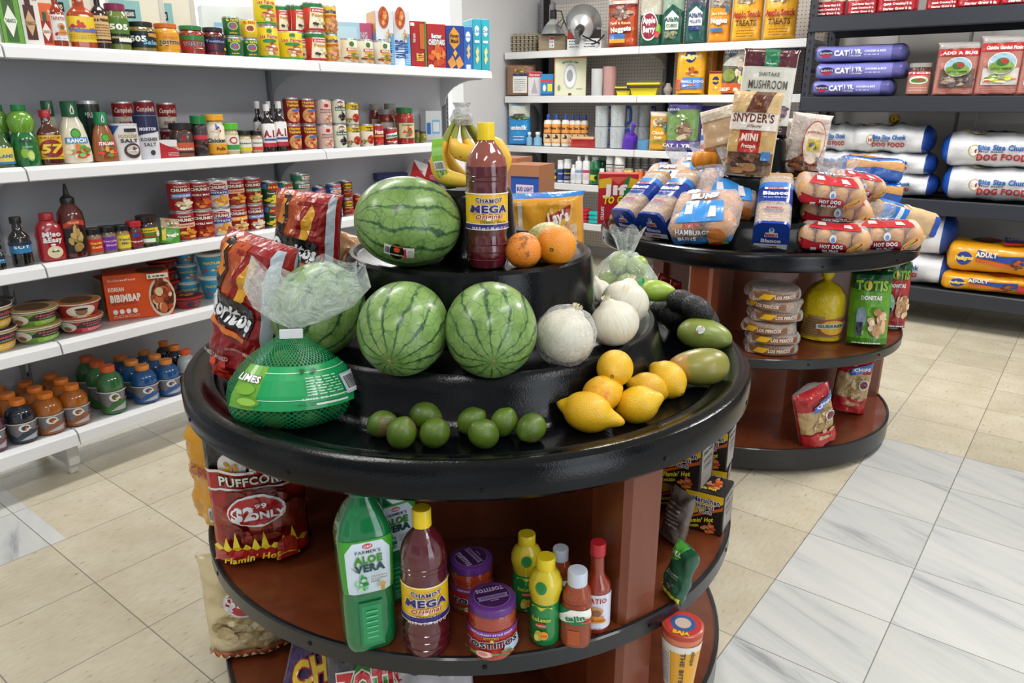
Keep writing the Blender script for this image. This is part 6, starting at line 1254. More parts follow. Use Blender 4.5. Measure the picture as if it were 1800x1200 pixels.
bowl('bowl_low', .040, .060, .045, '#a81f28', [('r', -1, .84, 1, 1, '#2a2024'), ('e', .0, .45, .2, .3, '#2a2040'), ('e', .5, .3, .3, .24, '#8a5a2a')], '#7a2a1c', [('e', 0, .5, .8, .4, '#4a1c14'), ('f', 0, .5, .6, .3, ['#8a4a2a', '#c87a3a'], 12)], nm='ramen_bowl', rimc='#b8282c')
bowl('cup_blue', .036, .050, .082, '#3aa0c8', [('r', -1, .5, 1, .85, '#3a9ac4'), ('t', 'NATURAL', 0, .68, .6, .12, '#e8d83a', {'b': 2}), ('f', .1, .3, .4, .18, ['#e88a3a', '#e8d8a8', '#c8602a'], 10), ('e', -.5, .3, .1, .1, '#c84a5a')], '#c8d8dc', nm='noodle_cup')
bowl('cup_teal', .030, .036, .07, '#2fa8b0', [('r', -.8, .5, .8, .8, '#d8602a'), ('e', 0, .3, .2, .16, '#e8a83a')], '#2fa8b0', nm='snack_cup')
# sports drinks
gp_ = [(.026, 0), (.034, .005), (.037, .016), (.0345, .03), (.0345, .06), (.037, .095), (.0375, .105), (.0375, .112), (.038, .125), (.035, .148), (.027, .166), (.018, .176), (.016, .184)]
def gat(k, col, lab2, capc='#d8741c'):
    bottle(k, 'sports_drink_bottle', 'bottle', gp_, M(col, .12, coat=.9), capc, (.180, .205), .0195, [(.018, .104, '#77757a', [('p', [(-1, 0), (1, 0), (1, .3), (.1, .62), (-.4, .2), (-1, .5)], lab2), ('p', [(-.3, .02), (.5, .02), (.8, .34), (.1, .2)], '#a8a8ae'), ('e', 0, .70, .26, .22, '#ece9e6'), ('e', .03, .70, .17, .14, lab2), ('p', [(.02, .68), (.3, .68), (.3, .60), (.02, .60)], '#ece9e6'), ('p', [(-.02, .62), (.08, .82), (.14, .68)], '#d8541c'), ('r', -1, .95, 1, 1, '#d8d8da'), ('p', [(.6, .5), (.8, .6), (.72, .42)], '#d8541c')])], ribs=26)
gat('g_or', '#a35a14', '#8a5a3c'); gat('g_dk', '#16202e', '#2c3c4a'); gat('g_gr', '#2f6a3a', '#3a6a34', '#d05a20'); gat('g_bl', '#14508c', '#2a5a94', '#e08a34'); gat('g_pu', '#5c2a44', '#7a4a5c'); gat('g_wh', '#a8b4b8', '#8a9aa0', '#d8541c')
# big wholesale packs behind the top shelf goods
carton('kirk', 'wholesale_pack', .20, .10, .30, '#ded8c4', [('r', -1, .15, .1, .62, '#84b4b4'), ('r', -.6, .42, -.1, .52, '#1c1c1c'), ('t', 'KIRKLAND', -.35, .47, .2, .05, '#e8e8e8', {'b': 1}), ('r', .82, 0, 1, 1, '#c8c4b8')])
carton('whitepk', 'white_pack', .13, .08, .19, '#dfe6e6', [('r', -.9, .2, -.4, .6, '#2a7ac8'), ('r', -.2, .2, .8, .7, '#8ac4e4'), ('r', -.1, .28, .7, .62, '#eef4f6')])
# ---- TOP SHELF ---------------------------------------------------
T = 4
L('tab_green', 'tall green boxed pepper sauce at the left end of the top shelf', 0, 33, -36, T, ww=.056, d_=.05)
L('tab_white', 'tall white boxed pepper sauce with a brown bottle picture on the top shelf', 34, 69, -30, T, ww=.056, d_=.05)
L('tab_orange', 'orange boxed pepper sauce, shorter than the white box beside it', 63, 96, 5, T, ww=.05, d_=.05)
L('tapb', 'hot sauce bottle with white label right of the orange boxed sauce', 91, 114, -22, T)
L('valent', 'wide orange-red hot sauce bottle with a yellow label on the top shelf', 117, 160, -18, T)
L('leap', 'dark steak sauce bottle with tan label on the top shelf', 161, 189, -22, T)
L('j505t', 'tall jar of green chilli with burgundy lid on the top shelf', 187, 225, 7, T)
L('j505', 'squat jar with black lid and dark blue label on the top shelf', 226, 271, 39, T)
L('queso', 'orange cheese dip jar on the top shelf', 271, 313, 42, T)
L('tosg', 'red salsa jar with green lid on the top shelf', 315, 357, 46, T)
L('tosd', 'dark red salsa jar with black lid on the top shelf', 356, 394, 49, T)
def stack2(k1, k2, l, r, ym, yt, lev, lab1, lab2, back=0, g=None, up=None):
    a = L(k1, lab1, l, r, ym, lev, back, group=g); b = L(k2, lab2, *(up or (l-4, r-4)), yt, lev, back, zb=top_of(a, k1), group=g); return a, b
def put_on(o, key, k2, label, s=None, group=None, dx=0, dy=0, turn=0):
    s = s or o.scale; return place(k2, label, (o.location.x+dx, o.location.y+dy, top_of(o, key)), o.rotation_euler.z+turn, s, group)
a = L('elpato_g', 'green sauce can, lower left of the four stacked on the top shelf', 396, 424, 66, T); put_on(a, 'elpato_g', 'elpato_g', 'green sauce can, upper left of the four stacked on the top shelf')
a = L('elpato_g', 'green sauce can, lower right of the four stacked on the top shelf', 426, 454, 69, T); put_on(a, 'elpato_g', 'elpato_y', 'yellow sauce can topping the right green can on the top shelf')
L('elpato_g', 'green sauce can in the second row behind the stacked four', 441, 462, 70, T, .08)
a = L('palm_s', 'yellow enchilada sauce can, left of the pair of yellow cans in the bottom row', 452, 489, 47, T); put_on(a, 'palm_s', 'palm_s', 'yellow enchilada sauce can stacked on top, its upper edge cut by the frame')
L('palm_b', 'wide yellow enchilada sauce can in the bottom row of the top shelf', 488, 531, 56, T)
a = L('pozole', 'red and cream hominy can behind the wide yellow can, lower', 517, 541, 60, T, .06); put_on(a, 'pozole', 'pozole', 'red and cream hominy can behind, second in the upper row')
a = L('pozole', 'front red and cream hominy can, bottom of its stack', 537, 571, 58, T); put_on(a, 'pozole', 'pozole', 'front red and cream hominy can, top of its stack')
for i, (l, r) in enumerate(((509, 533), (489, 510))):
    a = L('pozole', 'hidden lower hominy can %s in the back row behind the yellow cans' % ('nearer the front stack' if i == 0 else 'farther left'), l, r, 60, T, .10); put_on(a, 'pozole', 'pozole', 'upper hominy can showing above the yellow cans, %s' % ('second from left' if i == 0 else 'leftmost'))
a = L('sunvista', 'pinto bean can with blue script, bottom of its stack of two', 571, 595, 61, T); put_on(a, 'sunvista', 'sunvista', 'pinto bean can with blue script, top of its stack of two')
L('menudo', 'short cream menudo can, left of the three with yellow band', 597, 628, 68, T); L('menudo', 'short cream menudo can, middle of the three', 628, 656, 70, T); L('menudo', 'short cream menudo can, right of the three beside the cracker boxes', 657, 686, 72, T)
L('bluebox', 'pale blue box standing behind the menudo cans', 592, 626, 38, T, .14, ww=.14, d_=.05, turn=-30)
L('pinkbox', 'pink patterned box behind the menudo cans', 626, 652, 40, T, .14, ww=.10, d_=.05, turn=-30)
L('bluebox', 'small pale blue box between pink box and cracker boxes', 651, 667, 61, T, .14, ww=.07, d_=.05, turn=-30)
L('saltine', 'tall blue and white saltine box, the one in front on the top shelf', 690, 722, 19, T, ww=.088, d_=.145)
L('saltine', 'tall saltine box half hidden behind the front one', 664, 690, 18, T, ww=.088, d_=.145)
L('ritz', 'red cracker box with yellow sideways lettering', 720, 752, 37, T, ww=.085, d_=.16)
L('cheddar', 'red cheese cracker box', 751, 784, 42, T, ww=.10, d_=.06)
L('honey', 'dark blue graham cracker box with a yellow hexagon', 783, 817, 45, T, ww=.10, d_=.06)
L('club', 'narrow mid-blue cracker box on the top shelf', 815, 831, 47, T, ww=.05, d_=.14)
L('teal', 'teal cracker box, left of the last two on the top shelf', 831, 846, 33, T, ww=.048, d_=.17)
L('teal', 'teal cracker box at the very right end of the top shelf', 846, 861, 34, T, ww=.048, d_=.17)
for i, (pc, yt) in enumerate(((118, -80), (243, -60), (300, -55), (45, -90))):
    L('kirk', ('tall cream wholesale pack behind the wide hot sauce bottle', 'tall cream wholesale pack behind the tall green jar', 'tall cream wholesale pack behind the orange dip jar', 'tall cream wholesale pack behind the boxed sauces')[i], pc-28, pc+28, yt, T, .17, ww=.19, d_=.1, turn=-20)
for i, pc in enumerate((384, 413, 433)): L('whitepk', 'white and blue pack behind the stacked green cans, %s of the three' % ('leftmost', 'middle', 'rightmost')[i], pc-12, pc+12, 10, T, .20, ww=.11, d_=.08, turn=-20)
# ---- SECOND SHELF ------------------------------------------------
S = 3
L('coffee', 'blue canister at the far left back of the second shelf', -12, 12, 144, S, .17)
L('reallime', 'green lime juice bottle behind, at the far left of the second shelf', -6, 22, 184, S, .07)
L('yellowlab', 'green bottle with yellow label cut by the left edge of the photo', -16, 17, 226, S, 0)
L('reallime', 'green lime juice bottle in front, second shelf', 19, 61, 184, S)
L('h57', 'brown steak sauce bottle with red cap and yellow label', 65, 101, 193, S)
L('ranch', 'white ranch dressing bottle in front, green cap', 99, 151, 178, S, turn=-6); L('ranch', 'white ranch dressing bottle standing behind the front one', 72, 110, 177, S, .085, turn=-6)
L('italian', 'amber italian dressing bottle with green cap', 158, 200, 197, S, turn=-6)
L('coffee', 'tall dark green can behind the italian dressing', 146, 182, 177, S, .15)
L('salt', 'wide white and blue salt canister', 196, 242, 217, S); L('kosher', 'slim navy and white salt canister', 239, 277, 198, S)
for i, (l, r, yt, bk) in enumerate(((208, 240, 186, .14), (246, 278, 182, .14), (285, 315, 186, .14))):
    a = L('campbell', 'lower red and white soup can behind the salt, %s of three' % ('left', 'middle', 'right')[i], l, r, None, S, bk)
    b = put_on(a, 'campbell', 'campbell', 'upper red and white soup can behind the salt, %s of three' % ('left', 'middle', 'right')[i])
L('smallred', 'small white and red box in front of the soup cans', 282, 315, 246, S, ww=.085, d_=.05, turn=-15)
L('spdark', 'short seasoning jar with wide black lid', 300, 338, 216, S); L('grind', 'pepper grinder with green cap', 338, 364, 203, S); L('bouil', 'yellow and cream bouillon jar', 359, 394, 201, S)
L('lawry', 'seasoning jar with bright green lid', 392, 419, 216, S); L('sp_s', 'small spice jar with black lid and yellow stripe', 418, 441, 229, S); L('sp_s2', 'small spice jar with black lid and red stripe', 441, 461, 229, S)
L('coffee', 'green lidded tin behind the pepper grinder', 326, 345, 205, S, .10)
L('a1', 'black steak sauce bottle with white cap, front left of four', 460, 482, 183, S); L('a1', 'black steak sauce bottle with white cap, front right of four', 482, 503, 178, S, .0)
L('a1', 'black steak sauce bottle with white cap, back left of four', 447, 465, 178, S, .07); L('a1', 'black steak sauce bottle with white cap, back right of four', 468, 484, 178, S, .07)
for k, nm_, col in (('hormel', 'red tamale can', ((503, 529, 219), (529, 556, 219))), ('pinkmenudo', 'pale pink menudo can', ((556, 585, 219),)), ('blackbean', 'white black-bean can', ((584, 609, 218),)), ('rotel', 'yellow-topped tomato can', ((608, 632, 220),))):
    for i, (l, r, yt) in enumerate(col):
        pos = '' if len(col) == 1 else (', left column' if i == 0 else ', right column')
        a = L(k, '%s at the bottom of its stack on the second shelf%s' % (nm_, pos), l, r, yt, S); put_on(a, k, k, '%s on top of its stack on the second shelf%s' % (nm_, pos))
L('rotel', 'single yellow-topped tomato can right of the stacked one', 632, 656, 218, S); L('hunts', 'plain red tomato can on the second shelf', 656, 674, 218, S); L('embasa', 'red pepper can with white diagonal band', 674, 698, 224, S)
L('classico', 'big red pasta sauce jar with green lid, in front', 695, 728, 189, S); L('classico_d', 'red pasta sauce jar with silver lid behind the pepper can', 664, 694, 192, S, .10)
L('classico_d', 'red pasta sauce jar at the back left of the group', 650, 672, 183, S, .20); L('classico_d', 'red pasta sauce jar at the back right of the group', 676, 698, 182, S, .19)
L('smalljar', 'small green jar at the right end of the second shelf', 727, 740, 228, S, .06); L('smalljar', 'small black jar next to the small green jar', 738, 750, 231, S, .03)
L('whitepk', 'kraft paper packet at the back right end of the second shelf', 749, 776, 195, S, .2, ww=.10, d_=.06, turn=-20)
# ---- THIRD SHELF -------------------------------------------------
H3 = 2
L('soybl', 'slim dark bottle cut off at the left edge of the third shelf', -14, 4, 430, H3)
L('soybl', 'slim black bottle with blue label on the third shelf', 13, 46, 381, H3)
L('miso', 'red squeeze bottle of miso on the third shelf', 62, 107, 374, H3, turn=-8)
L('srir', 'dark chilli sauce bottle with pointed black nozzle', 104, 147, 347, H3)
for k, l, r, yt, lb in (('sp_red', 151, 178, 401, 'spice jar with red label on the third shelf'), ('sp_pur', 176, 203, 397, 'spice jar with purple label on the third shelf'), ('sp_yel', 201, 227, 395, 'spice jar with yellow label on the third shelf'), ('mccor', 224, 249, 388, 'spice jar with red cap on the third shelf'), ('knorr', 242, 275, 378, 'bouillon jar with brown lid and green label')): L(k, lb, l, r, yt, H3)
L('packet', 'green and yellow seasoning packet leaning against the soup cans', 276, 316, 384, H3, ww=.075, d_=.03, tilt=-14, roll=10)
ks = [('ch4', 'ch1'), ('ch2', 'ch2'), ('ch3', 'ch3'), ('ch6', 'ch4'), ('ch1', 'ch5')]
nm5 = ['leftmost', 'second from left', 'middle, white', 'fourth from left', 'rightmost']
for i, (l, r, ym) in enumerate(((303, 341, 371), (336, 374, 368), (369, 405, 364), (401, 434, 361), (432, 463, 358))):
    a = L(ks[i][0], 'large soup can in the bottom row of the third shelf, %s' % nm5[i], l, r, ym, H3); put_on(a, ks[i][0], ks[i][1], 'large soup can in the top row of the third shelf, %s' % nm5[i])
    if i < 3:
        a = L('ch2', 'large soup can hidden behind the bottom row, column %s' % ('one', 'two', 'three')[i], l-3, r-12, None, H3, .09)
a = L('delmonte', 'green corn can, bottom, next to the large soups', 465, 493, 359, H3); put_on(a, 'delmonte', 'delmonte', 'green corn can, top, next to the large soups')
a = L('delmonte2', 'green bean can, bottom, right of the corn cans', 492, 518, 357, H3, .02); put_on(a, 'delmonte2', 'delmonte2', 'green bean can, top, right of the corn cans')
for i, (l, r, yt) in enumerate(((511, 543, 298),)):
    o = L('tuna', 'flat green tuna can, lowest of the stack of six', 517, 549, None, H3, .01)
    for q in range(5): o = put_on(o, 'tuna', 'tuna', 'flat green tuna can, number %s counting up the stack' % ('two', 'three', 'four', 'five', 'six')[q], turn=.1*q)
for i, (l, r) in enumerate(((576, 602), (552, 576), (546, 566))):
    bk = (.0, .05, .11)[i]; nm_ = ('front', 'middle', 'rear')[i]
    o = L('chicken', 'blue chicken can, %s stack, lowest' % nm_, l, r, None, H3, bk); o = put_on(o, 'chicken', 'chicken', 'blue chicken can, %s stack, second from the bottom' % nm_); o = put_on(o, 'chicken', 'chicken', 'blue chicken can, %s stack, topmost' % nm_)
for i, (l, r, bk) in enumerate(((599, 621, .02), (582, 602, .10), (566, 584, .14), (552, 570, .18))):
    nm_ = ('front', 'second', 'third', 'rear')[i]; o = L('bush', 'brown baked bean can with yellow oval, %s stack, bottom' % nm_, l, r, None, H3, bk); put_on(o, 'bush', 'bush', 'brown baked bean can with yellow oval, %s stack, top' % nm_)
o = L('redcan', 'small red can beside the baked beans, bottom', 621, 641, None, H3, .02); put_on(o, 'redcan', 'redcan', 'small red can beside the baked beans, top')
L('darkblue', 'dark blue carton lying behind the large watermelon, upper', 672, 712, 305, H3, .18, zb=LZ[2]+.115, ww=.18, d_=.08); L('darkblue', 'dark blue carton at the back of the third shelf, lower', 672, 712, 330, H3, .16, ww=.22, d_=.08)
for i, (l, r) in enumerate(((718, 742), (744, 766))): L('whitepk', 'wrapped packet %s on the third shelf under the bananas' % ('left of its twin', 'right of its twin'), ) if False else L('smallred', 'wrapped grey and red packet on the third shelf behind the bananas, %s of two' % ('left', 'right')[i], l, r, 283, H3, .12, zb=LZ[2]+.10, ww=.09, d_=.05, turn=-20, roll=20)
L('darkblue', 'dark blue carton under the wrapped packets', 720, 765, 320, H3, .1, ww=.25, d_=.08)
# ---- FOURTH SHELF ------------------------------------------------
F4 = 1
def bst(k1, k2, l, r, ym, nm_, bk=0):
    a = L(k1, '%s noodle bowl, lower of its pair on the fourth shelf' % nm_, l, r, ym, F4, bk); put_on(a, k1, k2, '%s noodle bowl, upper of its pair on the fourth shelf' % nm_); return a
bst('bowl_y', 'bowl_y', -58, 25, 575, 'yellow'); bst('bowl_g', 'bowl_g', 22, 102, 568, 'green'); bst('bowl_r', 'bowl_r2', 102, 177, 553, 'red')
bst('bowl_y', 'bowl_y', -30, 30, 560, 'shaded rear yellow', .14); bst('bowl_g', 'bowl_g', 40, 100, 555, 'shaded rear green', .14); bst('bowl_r', 'bowl_r', 112, 165, 545, 'shaded rear red', .14)
o = L('bibim', 'big orange frozen meal box with a round food picture', 186, 306, 480, F4, ww=.225, d_=.10, turn=-26)
L('bibim', 'second orange meal box lying behind the front one', 190, 270, 486, F4, .16, ww=.2, d_=.1, turn=-10)
L('bowl_low', 'low red ramen bowl at the front right of the orange box', 303, 357, 518, F4)
for i, (l, r, n_) in enumerate(((266, 318, 4),)):
    o = L('bowl_low', 'low red ramen bowl, lowest of the stack behind the orange box', l, r, None, F4, .14)
    for q in range(3): o = put_on(o, 'bowl_low', 'bowl_low', 'low red ramen bowl, %s of the stack behind the orange box' % ('second', 'third', 'topmost')[q])
for i, (l, r, bk) in enumerate(((352, 403, .04), (313, 352, .13))):
    nm_ = ('front', 'rear')[i]; o = L('cup_blue', 'sky blue noodle cup, %s stack, bottom' % nm_, l, r, None, F4, bk); o = put_on(o, 'cup_blue', 'cup_blue', 'sky blue noodle cup, %s stack, middle' % nm_); o = put_on(o, 'cup_blue', 'cup_blue', 'sky blue noodle cup, %s stack, top' % nm_) if top_of(o, 'cup_blue')+.08 < LZ[2]-.03 else o
o = L('cup_teal', 'teal snack cup seen between chip bag and tall tier, lower', 584, 604, None, F4, .02); put_on(o, 'cup_teal', 'cup_teal', 'teal snack cup seen between chip bag and tall tier, upper')
for i, (l, r) in enumerate(((602, 626), (626, 648))):
    o = L('chicken', 'blue can on the fourth shelf behind the watermelons, %s stack, bottom' % ('left', 'right')[i], l, r, None, F4, .03)
    for q in range(2): o = put_on(o, 'chicken', 'chicken', 'blue can on the fourth shelf behind the watermelons, %s stack, %s' % (('left', 'right')[i], ('middle', 'top')[q]))
# ---- BOTTOM SHELF: sports drinks in columns ---------------------
cols = [('g_pu', 'purple', -34, 3, 716), ('g_dk', 'dark navy', 8, 55, 701), ('g_or', 'orange', 56, 103, 690), ('g_or', 'orange', 104, 149, 675), ('g_gr', 'green', 170, 214, 642), ('g_bl', 'blue', 228, 272, 641), ('g_bl', 'blue', 272, 312, 631), ('g_wh', 'clear', 312, 345, 614)]
cn = ['first', 'second', 'third', 'fourth', 'fifth', 'sixth', 'seventh', 'eighth']; rn = ['front row', 'second row', 'third row', 'back row']
for i, (k, c, l, r, yt) in enumerate(cols):
    w_ = KIND[k][1]
    o = L(k, '%s sports drink bottle, %s, %s column from the left' % (c, rn[0], cn[i]), l, r, yt, 0)
    for q in range(1, 4):
        kk, c2 = (k, c)
        if i == 1: kk, c2 = 'g_or', 'orange'
        if i == 7: kk, c2 = 'g_dk', 'dark navy'
        if i == 3 and q == 3: kk, c2 = 'g_dk', 'dark navy'
        p = Vector(o.location)+Vector((-.088*q, .004*q, 0))
        if p.x-.04 < BX+.03: break
        place(kk, '%s sports drink bottle, %s, %s column from the left' % (c2, rn[q], cn[i]), p, o.rotation_euler.z+.2*q, o.scale)
for i, Y in enumerate((1.05,)):
    pass
# ================================================================ GOODS ON THE WALL SHELVES AND THE STEEL RACK
def B(key, label, pxl, pxr, ytop, lev, back=0, zb=None, group=None, turn=None, front=None, zs=None, d_=None, tilt=0, roll=0, rot=None, sy=None):
    w_, h_ = KIND[key][1:3]; z = ((zs or TZ)[lev]+.0045 if zb is None else zb); pc = (pxl+pxr)/2; sc = 1; r = w_/2
    Y0 = (TY if front is None else front)
    for _ in range(4):
        Y = Y0+.02+(r if d_ is None else d_/2)+back; X = solveX(pc, Y, z+h_*sc/2); dd = depth((X, Y, z+h_/2)); sc = (pxr-pxl)*dd/FPX/w_; r = w_*sc/2
    szz = (solveZ(ytop, X, Y)-z)/h_ if ytop is not None else sc
    if ytop is not None: szz = max(.5*sc, min(1.8*sc, szz))
    a = facecam((X, Y))*.7 if turn is None else rad(turn)
    o = place(key, label, (X, Y, z), a, (sc, sy or sc, szz), group)
    if tilt or roll: o.rotation_euler = (Matrix.Rotation(a, 4, 'Z') @ Matrix.Rotation(rad(tilt), 4, 'X') @ Matrix.Rotation(rad(roll), 4, 'Y')).to_euler()
    return o
# egg cartons: a pile of pulp trays with cup bumps
bm = bmesh.new()
for k in range(5):
    z = .012+k*.020
    for i in range(6):
        for j in range(5):
            r_ = bmesh.ops.create_cone(bm, cap_ends=True, segments=8, radius1=.021, radius2=.012, depth=.028, matrix=Matrix.Translation((-.11+i*.044, .025+j*.044, z)))
    bbox(bm, -.135, .135, 0, .225, z-.003, z+.001, .001)
reg('eggtray', 'egg trays', .27, .13, [('egg_tray', frombm('egg_tray', bm, M('#a39a88', .9, bump=.5, bs=200), 30), None)])
bm = bmesh.new(); bbox(bm, -.14, .14, 0, .22, 0, .09, .012, 0, 2)
for k in range(4): bbox(bm, -.143, .143, -.003, .223, .012+k*.022, .018+k*.022, .002)
reg('eggbox', 'egg carton', .28, .10, [('egg_carton', frombm('egg_carton', bm, M('#a08f78', .9, bump=.4, bs=200), 30), None), ('price_label', design('price_label', [('r', -1, 0, 1, 1, '#f0efec'), ('r', -.9, .72, .9, .95, '#c8303a'), ('t', 'EGGS', 0, .5, .7, .14, '#444444'), ('t', '3.49', 0, .2, .6, .2, '#444444')], .05, .06, flatmap(-.004, .02)), 0)])
def reflector(key, rx=.10, tilt_=0, cord=True):
    pr = [(rx, 0), (rx+.003, .002), (rx*.95, .02), (rx*.75, .055), (rx*.45, .085), (rx*.25, .10), (.022, .11), (.022, .15), (.001, .15)]
    ps = [('clamp_lamp', lathe('clamp_lamp', pr, M('#b8bcc0', .28, .9), 36, cap=False), None), ('lamp_inner', lathe('lamp_inner', [(p[0]*.985, p[1]+.001) for p in pr[:7]], M('#d8dadc', .3, .6), 36, cap=False), 0),
          ('socket', lathe('socket', [(.024, .105), (.026, .12), (.024, .165), (.012, .175), (.001, .175)], M('#1c1c1e', .4), 16), 0),
          ('cord', tube('cord', [(.02, -.02, .16), (.07, -.05, .15), (.10, -.09, .08), (.08, -.11, .03), (.05, -.10, .06), (.09, -.08, .10), (.12, -.06, .03)], .004, M('#141416', .5), 6), 0),
          ('clamp', box_mesh('clamp', -.012, .012, -.05, .02, .16, .215, M('#8a8c8e', .35, .9), .003), 0)]
    reg(key, 'lamp', 2*rx, .2, ps)
reflector('cl1', .085); reflector('cl2', .10)
carton('clampbox', 'lamp_carton', .24, .13, .075, '#e4e4e4', [('r', -1, .55, 1, 1, '#2a2426'), ('r', -1, .6, -.65, .95, '#b8282c'), ('t', '10" Clamp', -.15, .76, .5, .26, '#f4f4f4', {'b': 2}), ('ln', -.9, .08, -.3, .5, 3, '#444444'), ('ln', .0, .08, .7, .5, 3, '#444444')])
def pouch(k, bg, spec, w_=.15, h_=.22, d_=.07, nm='treat_bag', **kw): bag(k, nm, 'bag', w_, h_, d_, bg, spec, bt=.04, tt=.07, cr=.006, **kw)
nugf = ['#8a5a3c', '#a8704a', '#6a4028', '#c8a07a']
pouch('nug', '#b5481f', [('r', -1, .86, 1, 1, '#d8cfc4'), ('r', -1, .80, 1, .86, '#7c2a34'), ('f', 0, .68, .85, .14, ['#8a6a5c', '#a89084', '#6a5048'], 26), ('t', 'Farm & Ranch', 0, .48, .7, .05, '#f0e0c0'), ('t', 'Nuggets', .05, .36, .7, .10, '#f4ece0', {'o': '#5a2410', 'b': 2, 'rot': .08}), ('r', -.7, .16, .4, .26, '#3a70a8'), ('r', -.7, .08, .4, .16, '#e0a030')], seed=41)
pouch('appleberry', '#17523c', [('r', -1, .55, 1, .85, '#b8b4a4'), ('e', -.05, .35, .78, .26, '#e8dcd8'), ('e', -.05, .35, .72, .23, '#8c1f3a'), ('t', 'Apple', -.05, .46, .55, .11, '#f4ecec', {'b': 2}), ('t', 'Berry', -.05, .30, .55, .11, '#f4ecec', {'b': 2}), ('e', .8, .28, .2, .1, '#7ab83a'), ('e', .7, .2, .2, .06, '#c83a3a')], seed=42)
pouch('alfa', '#1c4f3f', [('p', [(-1, .6), (0, .8), (1, .65), (1, .9), (-1, .95)], '#8aa08c'), ('p', [(-.6, .3), (.6, .3), (.6, .55), (0, .68), (-.6, .55)], '#dfe6dc'), ('t', 'Alfalfa', 0, .50, .65, .09, '#24584a', {'b': 2}), ('t', 'CUBES', 0, .38, .5, .07, '#24584a', {'b': 1}), ('f', 0, .2, .7, .1, ['#7a7a5a', '#5a6a4a', '#9a9a7a'], 14)], seed=43)
pouch('alfa2', '#1c4f4a', [('p', [(-1, .6), (0, .8), (1, .65), (1, .95), (-1, .95)], '#4a4a5c'), ('p', [(-.6, .35), (.6, .35), (.6, .6), (0, .72), (-.6, .6)], '#e6e8e8'), ('t', 'Alfalfa', 0, .55, .65, .09, '#3a4a6a', {'b': 2}), ('t', 'PELLETS', 0, .43, .5, .06, '#3a4a6a', {'b': 1}), ('r', -.5, .26, .5, .34, '#2a3a7a')], seed=44)
pouch('orng', '#dc8f22', [('r', -1, .66, 1, 1, '#8a8078'), ('f', 0, .76, .8, .12, ['#a89c90', '#6a6058', '#c8beb4'], 22), ('t', 'Barn & Ranch', 0, .55, .7, .05, '#f4e8c0'), ('t', 'Nuggets', 0, .42, .75, .10, '#f4ecd8', {'o': '#8a4a10', 'b': 2}), ('r', -.8, .2, .4, .27, '#3a70a8'), ('e', .7, .62, .16, .07, '#2a6a9a')], seed=45)
pouch('snack', '#e0a528', [('f', 0, .78, .85, .16, ['#8a7a5c', '#c8b48c', '#6a5a40'], 26), ('t', 'Apple Snack', 0, .46, .9, .10, '#a0242c', {'b': 2}), ('t', 'TREATS', 0, .31, .7, .10, '#4a2414', {'b': 1}), ('ln', -.6, .06, .6, .2, 3, '#7a4a1c')], seed=46)
B('eggtray', 'pile of grey pulp egg trays at the left end of the top wall shelf', 898, 944, 49, 4, d_=.2, turn=20)
e_ = B('eggbox', 'brown pulp egg carton with a small price label on the top wall shelf', 946, 994, 50, 4, d_=.2, turn=25)
l1 = B('cl1', 'silver cone clamp lamp with black cord on the egg carton', 952, 993, None, 4, zb=TZ[4]+.13, d_=.2, turn=20)
cb_ = B('clampbox', 'white carton printed for a ten inch clamp lamp on the top wall shelf', 995, 1058, 52, 4, d_=.13, turn=12)
l2 = B('cl2', 'silver clamp lamp bowl lying open in its printed carton', 996, 1058, None, 4, zb=TZ[4]+.17, d_=.16, turn=12); l2.rotation_euler = (rad(112), 0, rad(20)); l2.location.z = TZ[4]+.20
for k, l, r, yt, lb in (('nug', 1067, 1124, -4, 'orange-red nugget treat bag on the top wall shelf'), ('appleberry', 1123, 1166, -18, 'dark green treat bag with a maroon oval'), ('alfa', 1162, 1204, -10, 'green bag of alfalfa cubes'), ('alfa2', 1203, 1245, -14, 'green bag of alfalfa pellets with dark top'), ('orng', 1245, 1286, -18, 'orange nugget treat bag right of the green bags'), ('snack', 1287, 1342, -30, 'yellow apple treat bag, left of the last pair'), ('snack', 1344, 1402, -34, 'yellow apple treat bag beside the steel rack post')):
    B(k, lb, l, r, yt, 4, d_=.08, turn=10)
# second wall shelf
pouch('brown', '#8c6a50', [('r', -.5, .62, .5, .7, '#2a3a6a'), ('r', -.5, .1, .5, .62, '#e4e4e2'), ('ln', -.4, .15, .4, .55, 6, '#888888'), ('f', 0, .82, .4, .1, ['#5a8a3a', '#d8a83a', '#7a4a2a'], 10)], .18, .19, .09, seed=51)
carton('redwh', 'remedy_carton', .07, .05, .12, '#e0dcdc', [('r', -1, .78, 1, 1, '#c03040'), ('t', 'Duravet', 0, .88, .8, .1, '#f0e8e8', {'b': 1}), ('p', [(0, .7), (.5, .1), (-.5, .1)], '#b8b0b8')]); carton('bluwh', 'remedy_carton', .08, .05, .12, '#2a86c4', [('r', -1, .62, 1, .74, '#d0404a'), ('r', .1, .2, .8, .55, '#e8d83a'), ('e', -.4, .36, .25, .16, '#f0e8e0'), ('r', -1, .0, 1, .1, '#1a5a9a')])
carton('incub', 'egg_incubator_carton', .29, .16, .25, '#dcdcc0', [('r', -1, 0, -.96, 1, '#d8772c'), ('r', -1, .97, 1, 1, '#d8772c'), ('e', 0, .50, .42, .34, '#b8bcc0'), ('e', 0, .50, .36, .29, '#e4e6e8'), ('e', -.02, .52, .2, .16, '#9aa0a4'), ('t', 'BROODER LAMP', 0, .89, .5, .05, '#5a6a5a', {'arc': .01}), ('e', -.7, .2, .1, .08, '#8a9a7a'), ('r', -.1, 0, .1, .06, '#6a3420'), ('ln', .4, .15, .8, .2, 1, '#8a8a7a')], [('r', -1, 0, 1, 1, '#dd8a3c'), ('r', -.85, .05, .85, .95, '#e2d8b8'), ('ln', -.6, .2, .6, .8, 8, '#a8a088')])
